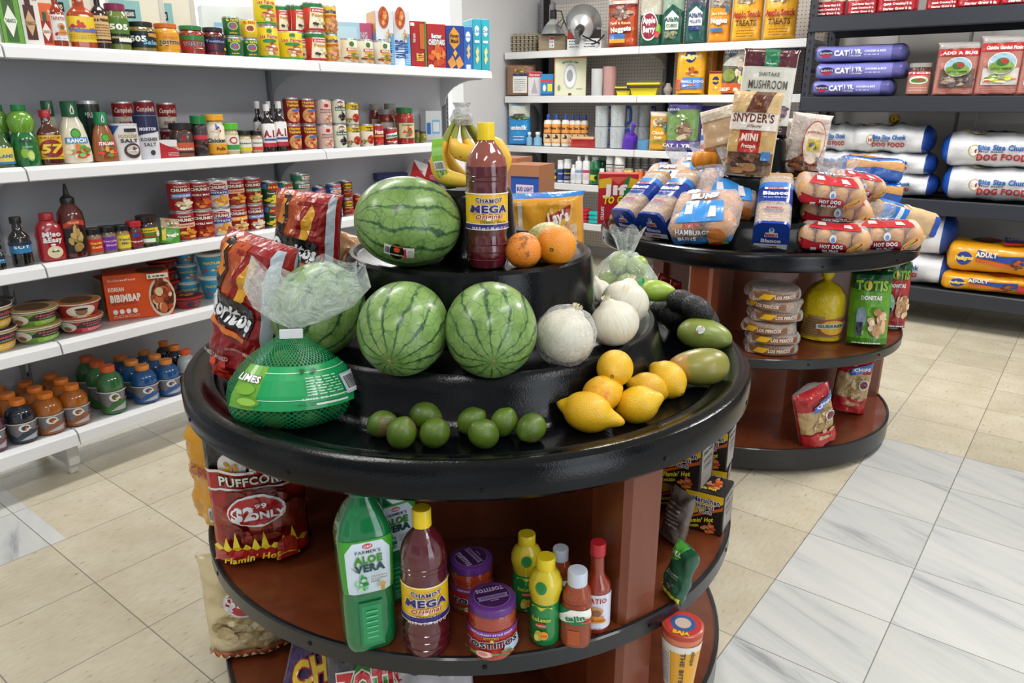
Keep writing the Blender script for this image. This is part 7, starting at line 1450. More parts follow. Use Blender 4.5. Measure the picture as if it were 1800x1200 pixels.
def cup(k, col, r, h, ribs=0, op=None): 
    m_ = M(col, .4, tr=.3); reg(k, 'cup', 2*r, h, [('measuring_cup' if op else 'plastic_cup', lathe('plastic_cup', [(r*.88, 0), (r*.9, .003), (r, h), (r*.96, h), (r*.86, .006), (.001, .006)], m_, 28, ribs=ribs, ribd=.04), None)])
cup('cupw', '#dfe2e2', .048, .17); cup('cupp', '#d8a8a4', .05, .19, 12)
bm = bmesh.new()
pts = [(-.11, .10, .06), (.11, .10, .06), (.085, .08, 0), (-.085, .08, 0), (-.11, 0, .06), (.11, 0, .06), (.085, .02, 0), (-.085, .02, 0)]; vv = [bm.verts.new(p) for p in pts]
for f_ in ((0, 1, 2, 3), (5, 4, 7, 6), (4, 0, 3, 7), (1, 5, 6, 2), (3, 2, 6, 7)): bm.faces.new([vv[i] for i in f_])
bbox(bm, -.12, .12, -.008, .002, .055, .064); bbox(bm, -.12, .12, .098, .108, .055, .064); bbox(bm, -.12, -.108, 0, .1, .055, .064); bbox(bm, .108, .12, 0, .1, .055, .064)
reg('feeder', 'feeder tray', .24, .065, [('feeder_tray', frombm('feeder_tray', bm, M('#e2cf1c', .4), 30), None), ('dark_strip', box_mesh('dark_strip', -.118, .118, -.0095, -.0085, .036, .05, M('#3a3428', .5)), 0)])
ped = [('e', .05, .74, .38, .12, '#1c2f6c'), ('t', 'Pedigree', .05, .74, .70, .08, '#e8c83a', {'o': '#f4f0e8', 'b': 2, 'rot': .12}), ('f', .2, .46, .5, .1, ['#b8602c', '#8a3a1c', '#e0b070'], 10), ('p', [(-.6, .12), (.95, .12), (.95, .34), (-.4, .34)], '#5a84d0'), ('t', 'SMALL DOG', .2, .26, .8, .05, '#f4f4f8', {'b': 1}), ('f', .1, .17, .6, .05, ['#e8e8f0', '#c86a2a'], 8), ('p', [(-1, .1), (-.5, .1), (-.55, .3), (-.9, .3)], '#c2571c')]
bag('pedb', 'dog_food_bag', 'bag', .22, .36, .11, '#e0a31e', ped, bt=.03, tt=.06, cr=.004, seed=52)
bag('pedb2', 'dog_food_bag', 'bag', .22, .36, .11, '#c98420', [('t', 'Pedigree', .05, .74, .5, .05, '#e8c83a')], bt=.03, tt=.06, cr=.004, seed=53)
carton('pedsm', 'dog_treat_carton', .10, .06, .15, '#dfa524', [('r', -1, .9, 1, 1, '#7a1c1c'), ('e', 0, .6, .5, .18, '#1c2f6c'), ('t', 'Pedigree', 0, .6, .7, .09, '#e8c83a', {'b': 2}), ('f', 0, .22, .5, .12, ['#e8d8a8', '#c89a5a'], 8)])
bag('dogor', 'dog_food_bag', 'bag', .27, .34, .12, '#c9602a', [('r', -1, .22, 1, .80, '#5c5a4c'), ('p', [(-1, .55), (0, .82), (1, .8), (1, .5)], '#b4b4ac'), ('f', .25, .45, .45, .25, ['#c8b8a0', '#8a7a68', '#e0d4c0', '#5a4a3c'], 26), ('e', -.5, .36, .4, .12, '#7a8a3a'), ('e', .2, .30, .09, .06, '#c8d83a'), ('e', -.4, .80, .3, .09, '#23304c'), ('t', 'ELEVATE', -.4, .80, .45, .05, '#d8d8e0', {'b': 1}), ('t', 'BEEF & RICE', 0, .10, 1.5, .06, '#e8e0d4', {'b': 2})], bt=.03, tt=.05, cr=.004, seed=54)
bag('tealb', 'dog_food_bag', 'bag', .27, .34, .12, '#2c5a66', [('r', -1, .1, 1, .5, '#3a6a74')], bt=.03, tt=.05, cr=.004, seed=55)
B('brown', 'brown feed bag with a white label at the left end of the second wall shelf', 889, 944, 113, 3, d_=.08)
B('redwh', 'small white and red carton in front of the brown bag', 928, 951, 126, 3, -.01, d_=.05); B('bluwh', 'small blue carton with a red stripe', 950, 973, 130, 3, -.01, d_=.05)
B('incub', 'cream and orange brooder lamp carton with a round window picture', 974, 1030, 100, 3, d_=.12, turn=26)
B('cupw', 'white plastic cup on the second wall shelf', 1039, 1061, 121, 3, .02); B('cupp', 'ribbed pink plastic cup', 1060, 1083, 117, 3, .04)
B('feeder', 'yellow plastic feeder tray, left', 1080, 1110, 150, 3, .02, d_=.1, turn=15); B('feeder', 'yellow plastic feeder tray, right', 1101, 1160, 145, 3, .0, d_=.1, turn=12)
reg('toy', 'rubber toy', .09, .06, [('rubber_toy', ellipsoid('rubber_toy', lambda t: (.028*(1+.25*cos(4*pi*t))*sin(pi*t)**.5+.001, .04*cos(pi*(1-t))+.03), M('#8f8880', .6), 18, 14), None)])
B('toy', 'grey rubber dog toy beside the yellow dog food bag', 1164, 1184, 149, 3, .02)
B('pedb', 'yellow dog food bag with a blue oval, in front on the second wall shelf', 1188, 1243, 76, 3, .0, d_=.1, turn=8)
B('pedb2', 'darker yellow dog food bag behind the front one, left', 1215, 1262, 79, 3, .14, d_=.1, turn=8); B('pedb2', 'darker yellow dog food bag behind the front one, right', 1228, 1272, 82, 3, .26, d_=.1, turn=8)
B('pedsm', 'small yellow dog treat carton', 1246, 1269, 125, 3, .0, d_=.05)
B('dogor', 'orange dog food bag with a picture of a dog', 1268, 1332, 72, 3, .02, d_=.1, turn=8); B('tealb', 'dark teal pet food bag right of the orange one', 1340, 1400, 68, 3, .02, d_=.1, turn=8)
# third wall shelf
pouch('milk', '#2a92d8', [('r', -1, .66, 1, 1, '#d8dcd4'), ('f', 0, .66, .95, .08, ['#3a5a3a', '#5a4a3c', '#7a9a5a', '#2a2a2a'], 26), ('t', 'unimilk', 0, .42, .75, .10, '#f4f8fc', {'b': 2}), ('ln', -.5, .1, .5, .24, 2, '#d8e8f4')], .17, .29, .08, seed=61)
hs('horse', .20, .030, '#e6e2da', '#1f4aa0', '#e8a04a', [('t', 'Mane Tail', 0, .80, .9, .14, '#5a2a1c', {'b': 2, 'shear': .3}), ('r', -1, .05, 1, .50, '#e4c49a'), ('f', 0, .28, .4, .16, ['#2a2a34', '#1c1c24'], 6), ('r', -1, .5, 1, .54, '#3a2a1c')], caph=.030, capr=.42, neck=.40, lz=(.10, .70), sh=(.76, .84), nm='grooming_bottle')
bm = bmesh.new(); bbox(bm, -.085, .085, 0, .05, .045, .062, .007, 0, 2)
for i in range(24):
    for j in range(5):
        x = -.08+i*.007; y = .005+j*.010; dx = (x)*.12; q = [bm.verts.new(p) for p in ((x-.0015, y, .046), (x+.0015, y, .046), (x+.0015+dx, y, 0), (x-.0015+dx, y, 0))]; bm.faces.new(q).material_index = 1
reg('brush', 'brush', .17, .062, [('scrub_brush', frombm('scrub_brush', bm, [M('#d8ae84', .5), M('#c0262c', .6)], 30), None, 'wooden back with red bristles')])
def pitcher(k, hc):
    pr = [(.055, 0), (.06, .004), (.066, .16), (.064, .16), (.058, .008), (.001, .008)]
    reg(k, 'measuring pitcher', .13, .16, [('measuring_pitcher', lathe('measuring_pitcher', pr, film('#d6dde0', .52, .3, .1, 10), 28), None, 'translucent body'), ('scale_marks', design('scale_marks', [('r', -.1, y, .2+.2*(i % 2), y+.012, '#3a4a6a') for i, y in enumerate((.2, .3, .4, .5, .6, .7, .8))], .05, .14, lathemap([(.0675, 0), (.0675, .16)]), cx=.01, y0=.01), 0)]+([('handle', tube('handle', [(.064, 0, .145), (.10, 0, .142), (.108, 0, .12), (.108, 0, .05), (.10, 0, .03), (.062, 0, .03)], .011, M(hc, .4), 8), 0, 'blue handle')] if hc else []))
pitcher('pit', '#1f3f96')
B('milk', 'blue and white milk replacer bag at the left of the third wall shelf', 893, 934, 180, 2, d_=.08)
reg('tubs', 'bottle', .05, .07, [('small_bottle', lathe('small_bottle', [(.022, 0), (.025, .003), (.025, .045), (.012, .055), (.012, .07), (.001, .07)], M('#86b8d8', .4), 18), None), ('cap', lathe('cap', [(.014, .068), (.014, .085), (.001, .085)], M('#e8eef2', .4), 14), 0)])
B('tubs', 'pale blue small bottle beside the milk bag, left', 925, 936, 236, 2, .0); B('tubs', 'pale blue small bottle beside the milk bag, right', 938, 953, 236, 2, .0)
for i, (l, r, yt, bk) in enumerate(((956, 972, 201, 0), (970, 986, 201, 0), (987, 1001, 201, .02), (1000, 1012, 202, .06), (1010, 1022, 202, .08), (1021, 1034, 202, .10))):
    B('horse', 'horse grooming bottle with blue cap and orange label, %s in the row of six' % ('first', 'second', 'third', 'fourth', 'fifth', 'sixth')[i], l, r, yt, 2, bk)
B('brush', 'wooden scrub brush with red bristles lying on the third wall shelf', 1001, 1044, 240, 2, -.02, d_=.05, turn=10)
for i, (l, r, bk) in enumerate(((1045, 1069, .02), (1072, 1098, .02), (1098, 1122, .12), (1120, 1142, .16))):
    a = B('pit', 'translucent measuring pitcher, bottom of %s stack' % ('first', 'second', 'third', 'fourth')[i], l, r, 223, 2, bk, turn=20); b = place('pit', 'translucent measuring pitcher with blue handle, top of %s stack' % ('first', 'second', 'third', 'fourth')[i], (a.location.x, a.location.y, top_of(a, 'pit')), a.rotation_euler.z, a.scale)
bm_ = lathe('feed_scoop', [(.001, .0), (.03, .003), (.045, .02), (.05, .05), (.05, .11), (.047, .11), (.046, .05), (.03, .015), (.001, .012)], M('#5a2fae', .35), 28, cap=False)
reg('scoop', 'feed scoop', .11, .14, [('feed_scoop', bm_, None), ('handle', tube('handle', [(0, .0, .01), (0, .0, -.03), (0, 0, -.09)], [.014, .012, .014], M('#6a3fbe', .35), 10), 0)])
s_ = B('scoop', 'purple feed scoop leaning on the pitchers', 1096, 1124, None, 2, -.02); s_.rotation_euler = (rad(-28), rad(205), 0); s_.location.z = TZ[2]+.115
cup('cupb', '#6aa8d8', .05, .055); B('cupb', 'small light blue dish right of the purple scoop', 1120, 1144, 246, 2, -.01)
pouch('gran', '#d8a02c', [('r', -1, .88, 1, 1, '#d8d2c4'), ('f', 0, .70, .8, .16, ['#a89878', '#d8c8a8', '#7a6a50'], 22), ('e', .7, .58, .2, .08, '#2a7a7a'), ('t', 'Chick', -.1, .46, .6, .08, '#f4ecd0'), ('t', 'Grit', -.1, .34, .4, .08, '#f4ecd0'), ('r', -1, .22, 1, .26, '#7a8a4a')], seed=62)
B('gran', 'yellow grit bag on the third wall shelf', 1141, 1177, 196, 2, d_=.08)
bag('catb', 'cat_food_bag', 'bag', .26, .34, .12, '#5a4f94', [('r', -1, .22, .95, .84, '#6f9154'), ('f', .1, .40, .55, .2, ['#7a6450', '#a08870', '#5a4838', '#c8b49c'], 30), ('f', .1, .7, .4, .08, ['#8fb06a', '#d8dcd0'], 10), ('e', -.55, .84, .28, .08, '#2a2f5c'), ('t', 'ELEVATE', -.55, .84, .4, .04, '#d8d8e8', {'b': 1}), ('t', 'CAT 1 YR', -.3, .12, .9, .07, '#e4e0f0', {'b': 2})], bt=.03, tt=.05, cr=.004, seed=63)
B('catb', 'purple cat food bag with a picture of a cat, in front', 1170, 1234, 178, 2, .0, d_=.1, turn=8); B('catb', 'purple cat food bag standing behind the front one', 1218, 1262, 186, 2, .14, d_=.1, turn=8)
pouch('redp', '#c8c4cc', [('p', [(-1, .1), (1, .2), (1, .4), (-1, .3)], '#c03a48'), ('p', [(-1, .5), (1, .6), (1, .8), (-1, .7)], '#3a5ab0')], .06, .16, .03, seed=64); B('redp', 'narrow red and blue packet beside the cat food', 1231, 1245, 226, 2, -.02, d_=.03)
# fourth wall shelf: bottles and cans
def bt_(k, r, h, mat, capc, bg, spec, caph=.025, capr=.5, sh=(.70, .82), nm='remedy_bottle', lz=(.1, .6)): hs(k, h, r, mat, capc, bg, spec, caph=caph, capr=capr, neck=capr*.9, sh=sh, nm=nm, lz=lz)
bt_('b_yr', .028, .10, '#d8b83a', '#c8302c', '#c8402c', [('r', -.8, .3, .8, .6, '#e8d8a0')], capr=.9, sh=(.8, .86)); bt_('b_sp', .030, .11, '#7a8088', '#5a5c60', '#3a3c48', [('r', -.6, .2, .6, .6, '#e8c83a')])
bt_('b_w1', .024, .155, '#e8eaee', '#eef0f2', '#27438c', [('t', 'WASH', 0, .6, .6, .12, '#e8e8f0')], capr=.95, sh=(.78, .80)); bt_('b_w2', .028, .155, '#dfe2e6', '#e6e8ea', '#1c2448', [('t', 'SPRAY', 0, .6, .6, .12, '#e8d83a'), ('ln', -.6, .1, .6, .4, 3, '#c8c8d8')], capr=.9, sh=(.78, .80))
bt_('b_w3', .022, .12, '#e8e8e8', '#e8eaec', '#e4e6e8', [('ln', -.6, .2, .6, .8, 5, '#8a9aa8')]); bt_('b_w4', .030, .18, '#e6e8ea', '#e8eaec', '#e2e6ea', [('r', -.7, .6, .7, .8, '#7a9ad0'), ('ln', -.6, .1, .6, .5, 5, '#9aa8b8')], capr=.45, sh=(.76, .84)); bt_('b_w5', .028, .18, '#e6e8ea', '#e8eaec', '#ece4e8', [('r', -.7, .6, .7, .8, '#c03a5a'), ('ln', -.6, .1, .6, .5, 5, '#c08a9a')], capr=.45, sh=(.76, .84))
bt_('b_gj', .045, .18, '#1c6a44', '#d8e0e0', '#2a7a3a', [('r', -.6, .1, .2, .5, '#c8c83a'), ('r', -.5, .55, .6, .9, '#1a4a34'), ('e', .2, .3, .2, .15, '#2a2a1c')], capr=.6, sh=(.82, .88), nm='green_jug'); bt_('b_sw', .028, .11, '#e8e8e4', '#ececec', '#e4dc7a', [('r', -.6, .2, .6, .7, '#d8c83a')], capr=.75, sh=(.74, .8))
can('b_cn', 'tall_can', .030, .20, '#d8dad6', [('r', -.8, .7, .8, .74, '#4a4a4a'), ('t', 'GUARD', 0, .62, .6, .07, '#a83a3a'), ('ln', -.6, .35, .6, .55, 4, '#6a6a6a'), ('f', 0, .12, .6, .1, ['#a85a3a', '#5a8a3a', '#c8b08a'], 10)]); can('b_gc', 'grey_can', .032, .17, '#8a8480', [('ln', -.7, .4, .7, .9, 5, '#3a3634'), ('r', -.8, .2, .8, .3, '#a8a4a0')])
can('b_yg', 'treat_tub', .030, .075, '#d8c83a', [('r', -1, .1, 1, .65, '#2a8a5a'), ('t', 'MIX', 0, .4, .6, .3, '#e8d83a', {'b': 2})]); can('b_oj', 'orange_tub', .032, .07, '#d86a2c', [('r', -.8, .2, .8, .5, '#e8a050')])
for k, l, r, yt, bk, lb in (('b_yr', 955, 966, 290, .0, 'red and yellow tub at the left of the fourth wall shelf'), ('b_sp', 967, 980, 292, .0, 'grey spray bottle with a dark label'), ('b_w1', 980, 991, 281, .0, 'white bottle with a blue label band'), ('b_w2', 991, 1006, 279, .0, 'white bottle with a navy label'), ('b_w3', 1003, 1012, 289, -.03, 'small plain white bottle in front'), ('b_w4', 1011, 1024, 274, -.02, 'white bottle with pale blue print'), ('b_w5', 1024, 1037, 273, -.02, 'white bottle with pink print'),
    ('b_gj', 1036, 1056, 275, .0, 'dark green jug with yellow print, front'), ('b_gj', 1050, 1066, 276, .1, 'dark green jug behind the front one'), ('b_sw', 1052, 1063, 296, -.05, 'small white and yellow pill bottle in front of the jugs'), ('b_cn', 1065, 1079, 273, .0, 'tall white can, left of two'), ('b_cn', 1080, 1098, 274, -.02, 'tall white can, right of two'),
    ('b_gc', 1099, 1112, 277, .08, 'grey can in the shaded row, first'), ('b_gc', 1113, 1126, 277, .08, 'grey can in the shaded row, second'), ('b_gc', 1127, 1140, 277, .08, 'grey can in the shaded row, third'), ('b_gc', 1141, 1153, 277, .08, 'grey can in the shaded row, fourth'), ('b_yg', 1096, 1113, 296, -.02, 'green and yellow tub on the fourth wall shelf'), ('b_oj', 1115, 1131, 297, -.01, 'orange tub, left of two'), ('b_oj', 1132, 1147, 298, -.01, 'orange tub, right of two')):
    B(k, lb, l, r, yt, 1, bk)
# lowest visible wall shelf: lids
def lids(k, col, n, nm): 
    pr = []
    for i in range(n): pr += [(.05, i*.02), (.06, i*.02+.002), (.06, i*.02+.012), (.05, i*.02+.016)]
    reg(k, 'plastic bowls', .12, n*.02, [(nm, lathe(nm, pr, M(col, .35), 30), None)])
lids('lr', '#c8283a', 4, 'stacked_bowls'); lids('lt', '#2ab0ac', 3, 'stacked_bowls')
B('lr', 'stack of red plastic bowls on the lowest wall shelf', 1018, 1038, 362, 0, .0); B('lt', 'stack of turquoise plastic bowls on the lowest wall shelf', 1034, 1058, 370, 0, -.02)
# beer cartons stacked on the floor in the corner
bud = [('r', -1, 0, 1, 1, '#a8704e'), ('r', -.6, .25, 1, .75, '#1f4fa8'), ('r', -.6, .70, 1, .75, '#16306e'), ('r', -.3, .36, .7, .56, '#d8c8dc'), ('t', 'BUD LIGHT', .2, .46, .9*.5, .09, '#2a3fa0', {'b': 2})]
carton('bud', 'beer_carton', .27, .27, .30, '#a8704e', bud, [('r', -1, 0, 1, 1, '#a06a4a')], [('r', -1, 0, 1, 1, '#b07a58')], topbg=None)
yb = 4.25
for i, (pc, zt) in enumerate(((916, 0), (876, 0))):
    for q in range(3+zt):
        X = solveX(pc, yb+.1*i, .5); place('bud', 'brown beer carton with blue band, %s column behind the tall bottle, level %s' % (('right', 'left')[i], ('one', 'two', 'three', 'four')[q]), (X, yb+.12*i, q*.301+(.03 if i and q == 2 else 0)), rad(10))
# ---------------------------------------------------------------- steel rack
RZT = [z+.0045 for z in RZ]
def R(key, label, pxl, pxr, ytop, lev, **kw): return B(key, label, pxl, pxr, ytop, lev, front=RY+.0, zs=RZ, **kw)
sack('cats', 'cat_food_sack', 'sack', .46, .30, .115, '#7f80c4', [('e', -.74, .52, .17, .26, '#20264a'), ('p', [(-.86, .40), (-.62, .40), (-.66, .18), (-.82, .18)], '#b8304a'), ('t', 'ELEVATE', -.74, .52, .15, .14, '#d8d8f0', {'b': 1}), ('t', 'CAT', -.38, .50, .17, .40, '#eeeef8', {'b': 2}), ('r', -.19, .2, -.18, .8, '#d8d8f0'), ('t', '1 YR.', -.03, .58, .13, .30, '#eeeef8', {'b': 2}), ('t', 'OR OLDER', -.03, .28, .12, .10, '#eeeef8'), ('t', 'CHICKEN & RICE', .4, .60, .24, .14, '#eeeef8', {'b': 1}), ('ln', .16, .28, .5, .42, 1, '#d8d8f0')], ends=[(.62, 1, '#5a5896')], seed=71, cr=.006)
X0 = None
for i, (yt, l, r) in enumerate(((152, 1437, 1565), (118, 1441, 1590), (88, 1441, 1588))):
    z = RZT[2]+i*.100; Y = RY+.19; X = solveX((l+r)/2, Y, z+.05); s = .52/.46
    place('cats', 'lavender cat food sack lying on the steel rack, %s of the three stacked' % ('bottom', 'middle', 'top')[i], (X, Y, z), rad(4), (s*(.93 if i == 0 else 1.02), 1.05, .86))
def redb(k, sub): bag(k, 'chick_feed_bag', 'bag', .34, .42, .14, '#b3202e', [('r', -1, .34, 1, 1, '#cfc6b4'), ('f', 0, .6, .9, .24, ['#b8a888', '#d8ccb4', '#98886c'], 30), ('t', sub, 0, .25, 1.4*.5, .05, '#f4f0ec', {'b': 2}), ('t', 'Quick Crumbles 8 lb', 0, .16, .7, .045, '#f4f0ec', {'b': 2}), ('t', 'Starter Grow 8 lb', 0, .07, .7, .045, '#f4f0ec', {'b': 2})], bt=.03, tt=.06, cr=.008, seed=72)
redb('redb', 'Chick Starter Mash 8 lb')
for i, (l, r) in enumerate(((1432, 1490), (1492, 1548), (1548, 1618), (1634, 1692), (1692, 1768), (1770, 1850))):
    R('redb', 'red and clear chick feed bag on the top rack level, %s from left' % ('first', 'second', 'third', 'fourth', 'fifth', 'sixth')[i], l, r, None, 3, d_=.12, turn=8)
jr = [('r', -1, 0, 1, 1, '#b87a68'), ('r', -1, .82, 1, 1, '#b82a2c'), ('t', 'PICK', 0, .91, .8, .08, '#f4e8e8', {'b': 2}), ('e', 0, .60, .6, .18, '#d8e0d0'), ('e', 0, .58, .45, .10, '#4a7a3a'), ('e', .1, .62, .2, .07, '#a83a2c'), ('ln', -.6, .1, .6, .3, 3, '#e8d8d0')]
bottle('pjar', 'worm_jar', 'jar', [(.040, 0), (.042, .003), (.042, .135), (.040, .145)], M('#4a342a', .2, coat=.8), '#9a948c', (.143, .165), .043, [(.012, .125, '#b87a68', jr)], ribs=40)
def lf(k, title, win): bag(k, 'poultry_treat_bag', 'bag', .21, .29, .06, '#b0756a', [('r', -1, .88, 1, 1, '#a9a5a2'), ('r', -1, .74, 1, .87, '#b82426'), ('t', title, 0, .80, .80, .055, '#f4ecec', {'b': 2})]+win+[('e', 0, .54, .64, .18, '#d4d8d0'), ('e', 0, .54, .60, .165, '#9ab8c8'), ('e', 0, .48, .56, .10, '#7a9a3c'), ('e', 0, .56, .28, .07, '#3a6a34'), ('e', .08, .57, .16, .045, '#a83a2c'), ('t', 'LITTLE FARMER', 0, .45, .45, .035, '#2a4a2a', {'b': 1}), ('ln', -.8, .03, .8, .14, 3, '#8a4a40')], bt=.03, tt=.08, cr=.005, seed=73)
lf('bug', 'ADD A BUG', [('r', -.8, .16, .8, .5, '#6a5448'), ('f', 0, .3, .7, .14, ['#4a3a34', '#8a7a6a', '#5a4a5a', '#a89a88'], 30)]); lf('garden', 'Chickie Garden Picnic', [('r', -.8, .18, .8, .46, '#c8c4c0'), ('f', -.1, .28, .7, .08, ['#b8c83a', '#5a8a3a', '#c85a3a', '#e0d8a8'], 20)])
R('pjar', 'clear jar of dried worms with a pink label on the steel rack', 1599, 1634, 111, 2, sy=None)
R('bug', 'pink treat bag with red ADD A BUG header on the steel rack', 1648, 1720, 74, 2, d_=.06, turn=8); R('garden', 'tall pink treat bag with a white oval, right of the bug bag', 1723, 1797, 62, 2, d_=.06, turn=8); R('garden', 'pink treat bag cut off by the right edge of the photo', 1799, 1870, 64, 2, d_=.06, turn=8)
dfr = [('e', -.50, .48, .10, .26, '#b8b078'), ('e', -.50, .48, .075, .20, '#e6e4e0'), ('t', 'H', -.50, .48, .05, .16, '#a82a2c', {'b': 2}), ('t', 'Bite Size Chunk', -.02, .62, .42, .20, '#2a5fa8', {'b': 2}), ('t', 'Meat Based', -.22, .46, .2, .07, '#333344'), ('t', 'DOG FOOD', -.02, .26, .42, .22, '#a8282c', {'b': 2})]
dft = [('f', .0, .55, .4, .3, ['#1c1a1c', '#2a2628'], 9), ('e', -.55, .3, .2, .25, '#b8b078'), ('e', -.55, .3, .16, .2, '#e8e4e0'), ('t', 'H B H', -.55, .3, .13, .16, '#a82a2c', {'b': 2})]
sack('dfs', 'dog_food_sack', 'sack', .66, .42, .165, '#d5d7db', dfr, dft, ends=[(.72, 1, '#1c3f8a'), (-1, -.94, '#1c3f8a')], seed=81, cr=.018, pw=2.7, taper=.3)
sack('dfs2', 'dog_food_sack', 'sack', .66, .42, .165, '#d5d7db', dfr, dft, ends=[(-1, -.84, '#1f55b4'), (.92, 1, '#1c3f8a')], seed=82, cr=.018, pw=2.7, taper=.26)
def D(key, label, px, z, back, s, rz=3): 
    Y = RY+.24+back; X = solveX(px, Y, z+.08); return place(key, label, (X, Y, z), rad(rz), s)
z0 = RZT[1]
for i, (px, n) in enumerate(((1480, .2), (1575, .0))):
    for q in range(3):
        D('dfs', 'white dog food sack with blue end, %s pile on the rack, %s' % (('left rear', 'middle')[i], ('bottom', 'middle', 'top')[q]), px+(4 if q == 0 else -4 if q == 2 else 0), z0+q*.124, .02 if i else .04, (.72 if i else .55, .95, .78 if q < 2 else 1.0))
for q in range(2): D('dfs2', 'large white dog food sack, right pile on the rack, %s' % ('bottom', 'top')[q], 1765, z0+q*.190, .03, (.98, 1, 1.16), 3)
for q in range(2): D('dfs', 'white dog food sack low on the rack behind the bread stand, %s' % ('bottom', 'top')[q], 1585, RZT[0]+q*.18, .0, (.95, 1, 1.1 if q == 0 else 1.5), 2)
pds = [('e', -.72, .5, .17, .32, '#1f3a8c'), ('t', 'Pedigree', -.72, .52, .19, .18, '#e8c83a', {'o': '#f4f0e8', 'b': 2, 'rot': .05}), ('p', [(-.46, .58), (.15, .42), (.62, .35), (.62, .75), (.0, .7), (-.46, .9)], '#1f3f96'), ('t', 'ADULT', -.26, .72, .22, .20, '#f0e8d0', {'b': 2}), ('p', [(-.46, .38), (.3, .2), (.3, .34), (-.46, .55)], '#c85a24'), ('f', .42, .42, .18, .22, ['#7a2a14', '#b0552c', '#5a1c0c'], 14), ('p', [(.62, .2), (1, .2), (1, .62), (.62, .62)], '#c0242c'), ('t', '18', .83, .44, .09, .24, '#f4f0f0', {'b': 2})]
pdt = [('e', -.3, .5, .34, .35, '#6a3a1c'), ('f', -.3, .5, .3, .3, ['#4a2410', '#8a4a24'], 20), ('p', [(.1, .2), (.95, .3), (.95, .7), (.1, .8)], '#22408c'), ('t', 'GRILLED', .5, .5, .35, .2, '#d8d8e8', {'b': 1}), ('p', [(.05, .02), (.95, .1), (.95, .22), (.05, .16)], '#c83a24')]
sack('peds', 'dog_food_sack', 'sack', .50, .32, .13, '#dd9a12', pds, pdt, seed=83, cr=.008)
D('peds', 'yellow dog food sack with blue banner, lower of the two at the right', 1735, RZT[0]-.0, -.06, (1.0, 1, .85), 10); D('peds', 'yellow dog food sack with blue banner, upper of the two at the right', 1752, RZT[0]+.113, -.05, (1.05, 1.05, 1.35), 6)
# ================================================================ BREAD STAND (farther stand)
DZ = .045; SW, S2, S3, S4 = WELL+DZ, T2+DZ, T3+DZ, T4+DZ; SM = .445
CR = '#d7b184'
def bread(key, rows=1):
    """sliced square loaf inside a clear bag printed blue at the front end and middle"""
    L_, W_, H_ = .30, .115, .115
    def sect(y, k=1.0, z=0): return None
    bm = bmesh.new(); n = 18
    for i in range(n):
        y0 = .012+i*(L_-.02)/n; hh = H_*(.94+.03*sin(i*1.7)); bbox(bm, -W_/2+.004, W_/2-.004, y0+.001, y0+(L_-.02)/n-.0008, .003, hh, .008, 0, 1)
    loaf = frombm('bread_slices', bm, [M('#e3bf8e', .8, bump=.4, bs=150)], 30)
    nx, na = 30, 28; V = []; Fc = []; fm = []
    def pt(y, a, o=0):
        t = y/L_; k = 1.0 if t < .86 else max(.10, 1-((t-.86)/.2)**1.1*1.0)
        c, s = sin(a), -cos(a); r = (abs(c)**5+abs(s)**5)**(-1/5); nz = .0025*noise.noise(Vector((c*3, y*40, s*3)))
        x = (W_/2+.002)*r*c*k+c*(nz+o); z = H_/2+(H_/2+.002)*r*s*k+s*(nz+o)
        return (x, y-.003*(1 if t < .01 else 0)*0, max(z, .001) if o == 0 else z)
    LT = L_*1.16
    for i in range(nx+1):
        y = LT*i/nx
        for j in range(na): V.append(pt(y, 2*pi*j/na))
    fr = film('#f2f6ff', .14, .08, .7, 30); blue = M('#1d3f9c', .25, coat=.4, bump=.2, bs=30); wh = M('#d8dce8', .3, coat=.4); lb = M('#3f86d8', .25, coat=.4)
    for i in range(nx):
        t = (i+.5)/nx*1.16
        for j in range(na):
            k = (j+1) % na; Fc.append((i*na+j, i*na+k, (i+1)*na+k, (i+1)*na+j)); top = V[i*na+j][2] > H_*.3
            low = V[i*na+j][2] < H_*.5
            fm.append(1 if (t < .045 or (.40 < t < .66 and not low) or (t < .30 and low and V[i*na+j][2] > H_*.12)) else (3 if (.66 <= t < .72 or t > 1.02) else (2 if low and t < .3 else 0)))
    Fc.append(tuple(range(na))); fm.append(1)
    b = mk('bread_bag', V, Fc, [fr, blue, wh, lb], fm, 60)
    fp = design('front_print', [('r', -1, 0, 1, .20, '#d8dce8'), ('r', -.4, .07, .4, .12, '#b0303a'), ('e', 0, .76, .16, .12, '#dfe4f0'), ('e', 0, .80, .10, .08, '#5a80c8'), ('p', [(-.42, .50), (.42, .50), (.36, .68), (-.36, .68)], '#e8dce4'), ('t', 'BIMBO', 0, .58, .36, .11, '#b0303c', {'b': 2}), ('t', 'Blanco', 0, .36, .60, .15, '#e8ecf6', {'b': 2})], W_*.96, H_*.96, lambda x, y, o: (x, -.001-o, y+.002), cx=.02, rough=.25, coat=.3)
    tp = design('top_print', [('r', -.7, .74, .7, .9, '#e8dce4'), ('t', 'BIMBO', 0, .82, .5, .11, '#b0303c', {'b': 2}), ('t', 'Blanco', 0, .45, .78, .24, '#f2f4fa', {'b': 2}), ('t', 'Pan Large White Bread', 0, .14, .7, .08, '#e8ecf6')], W_*.95, .075, lambda x, y, o: (x, .122+y, H_+.004+o+.0012*sin(x*40)), cx=.02, rough=.25, coat=.3)
    tp2 = design('near_print', [('r', -.7, .6, .7, .78, '#d8a8b8'), ('t', 'BIMBO', 0, .69, .5, .14, '#b0303c', {'b': 1}), ('ln', -.6, .2, .6, .5, 3, '#3a5ab0')], W_*.9, .05, lambda x, y, o: (x, .045+y, H_+.004+o), rough=.25)
    reg(key, 'bread', W_, H_, [('bread_loaf', b, None), ('bread_slices', loaf, 0), ('front_print', fp, 0), ('top_print', tp, 0), ('near_print', tp2, 0)])
bread('loaf')
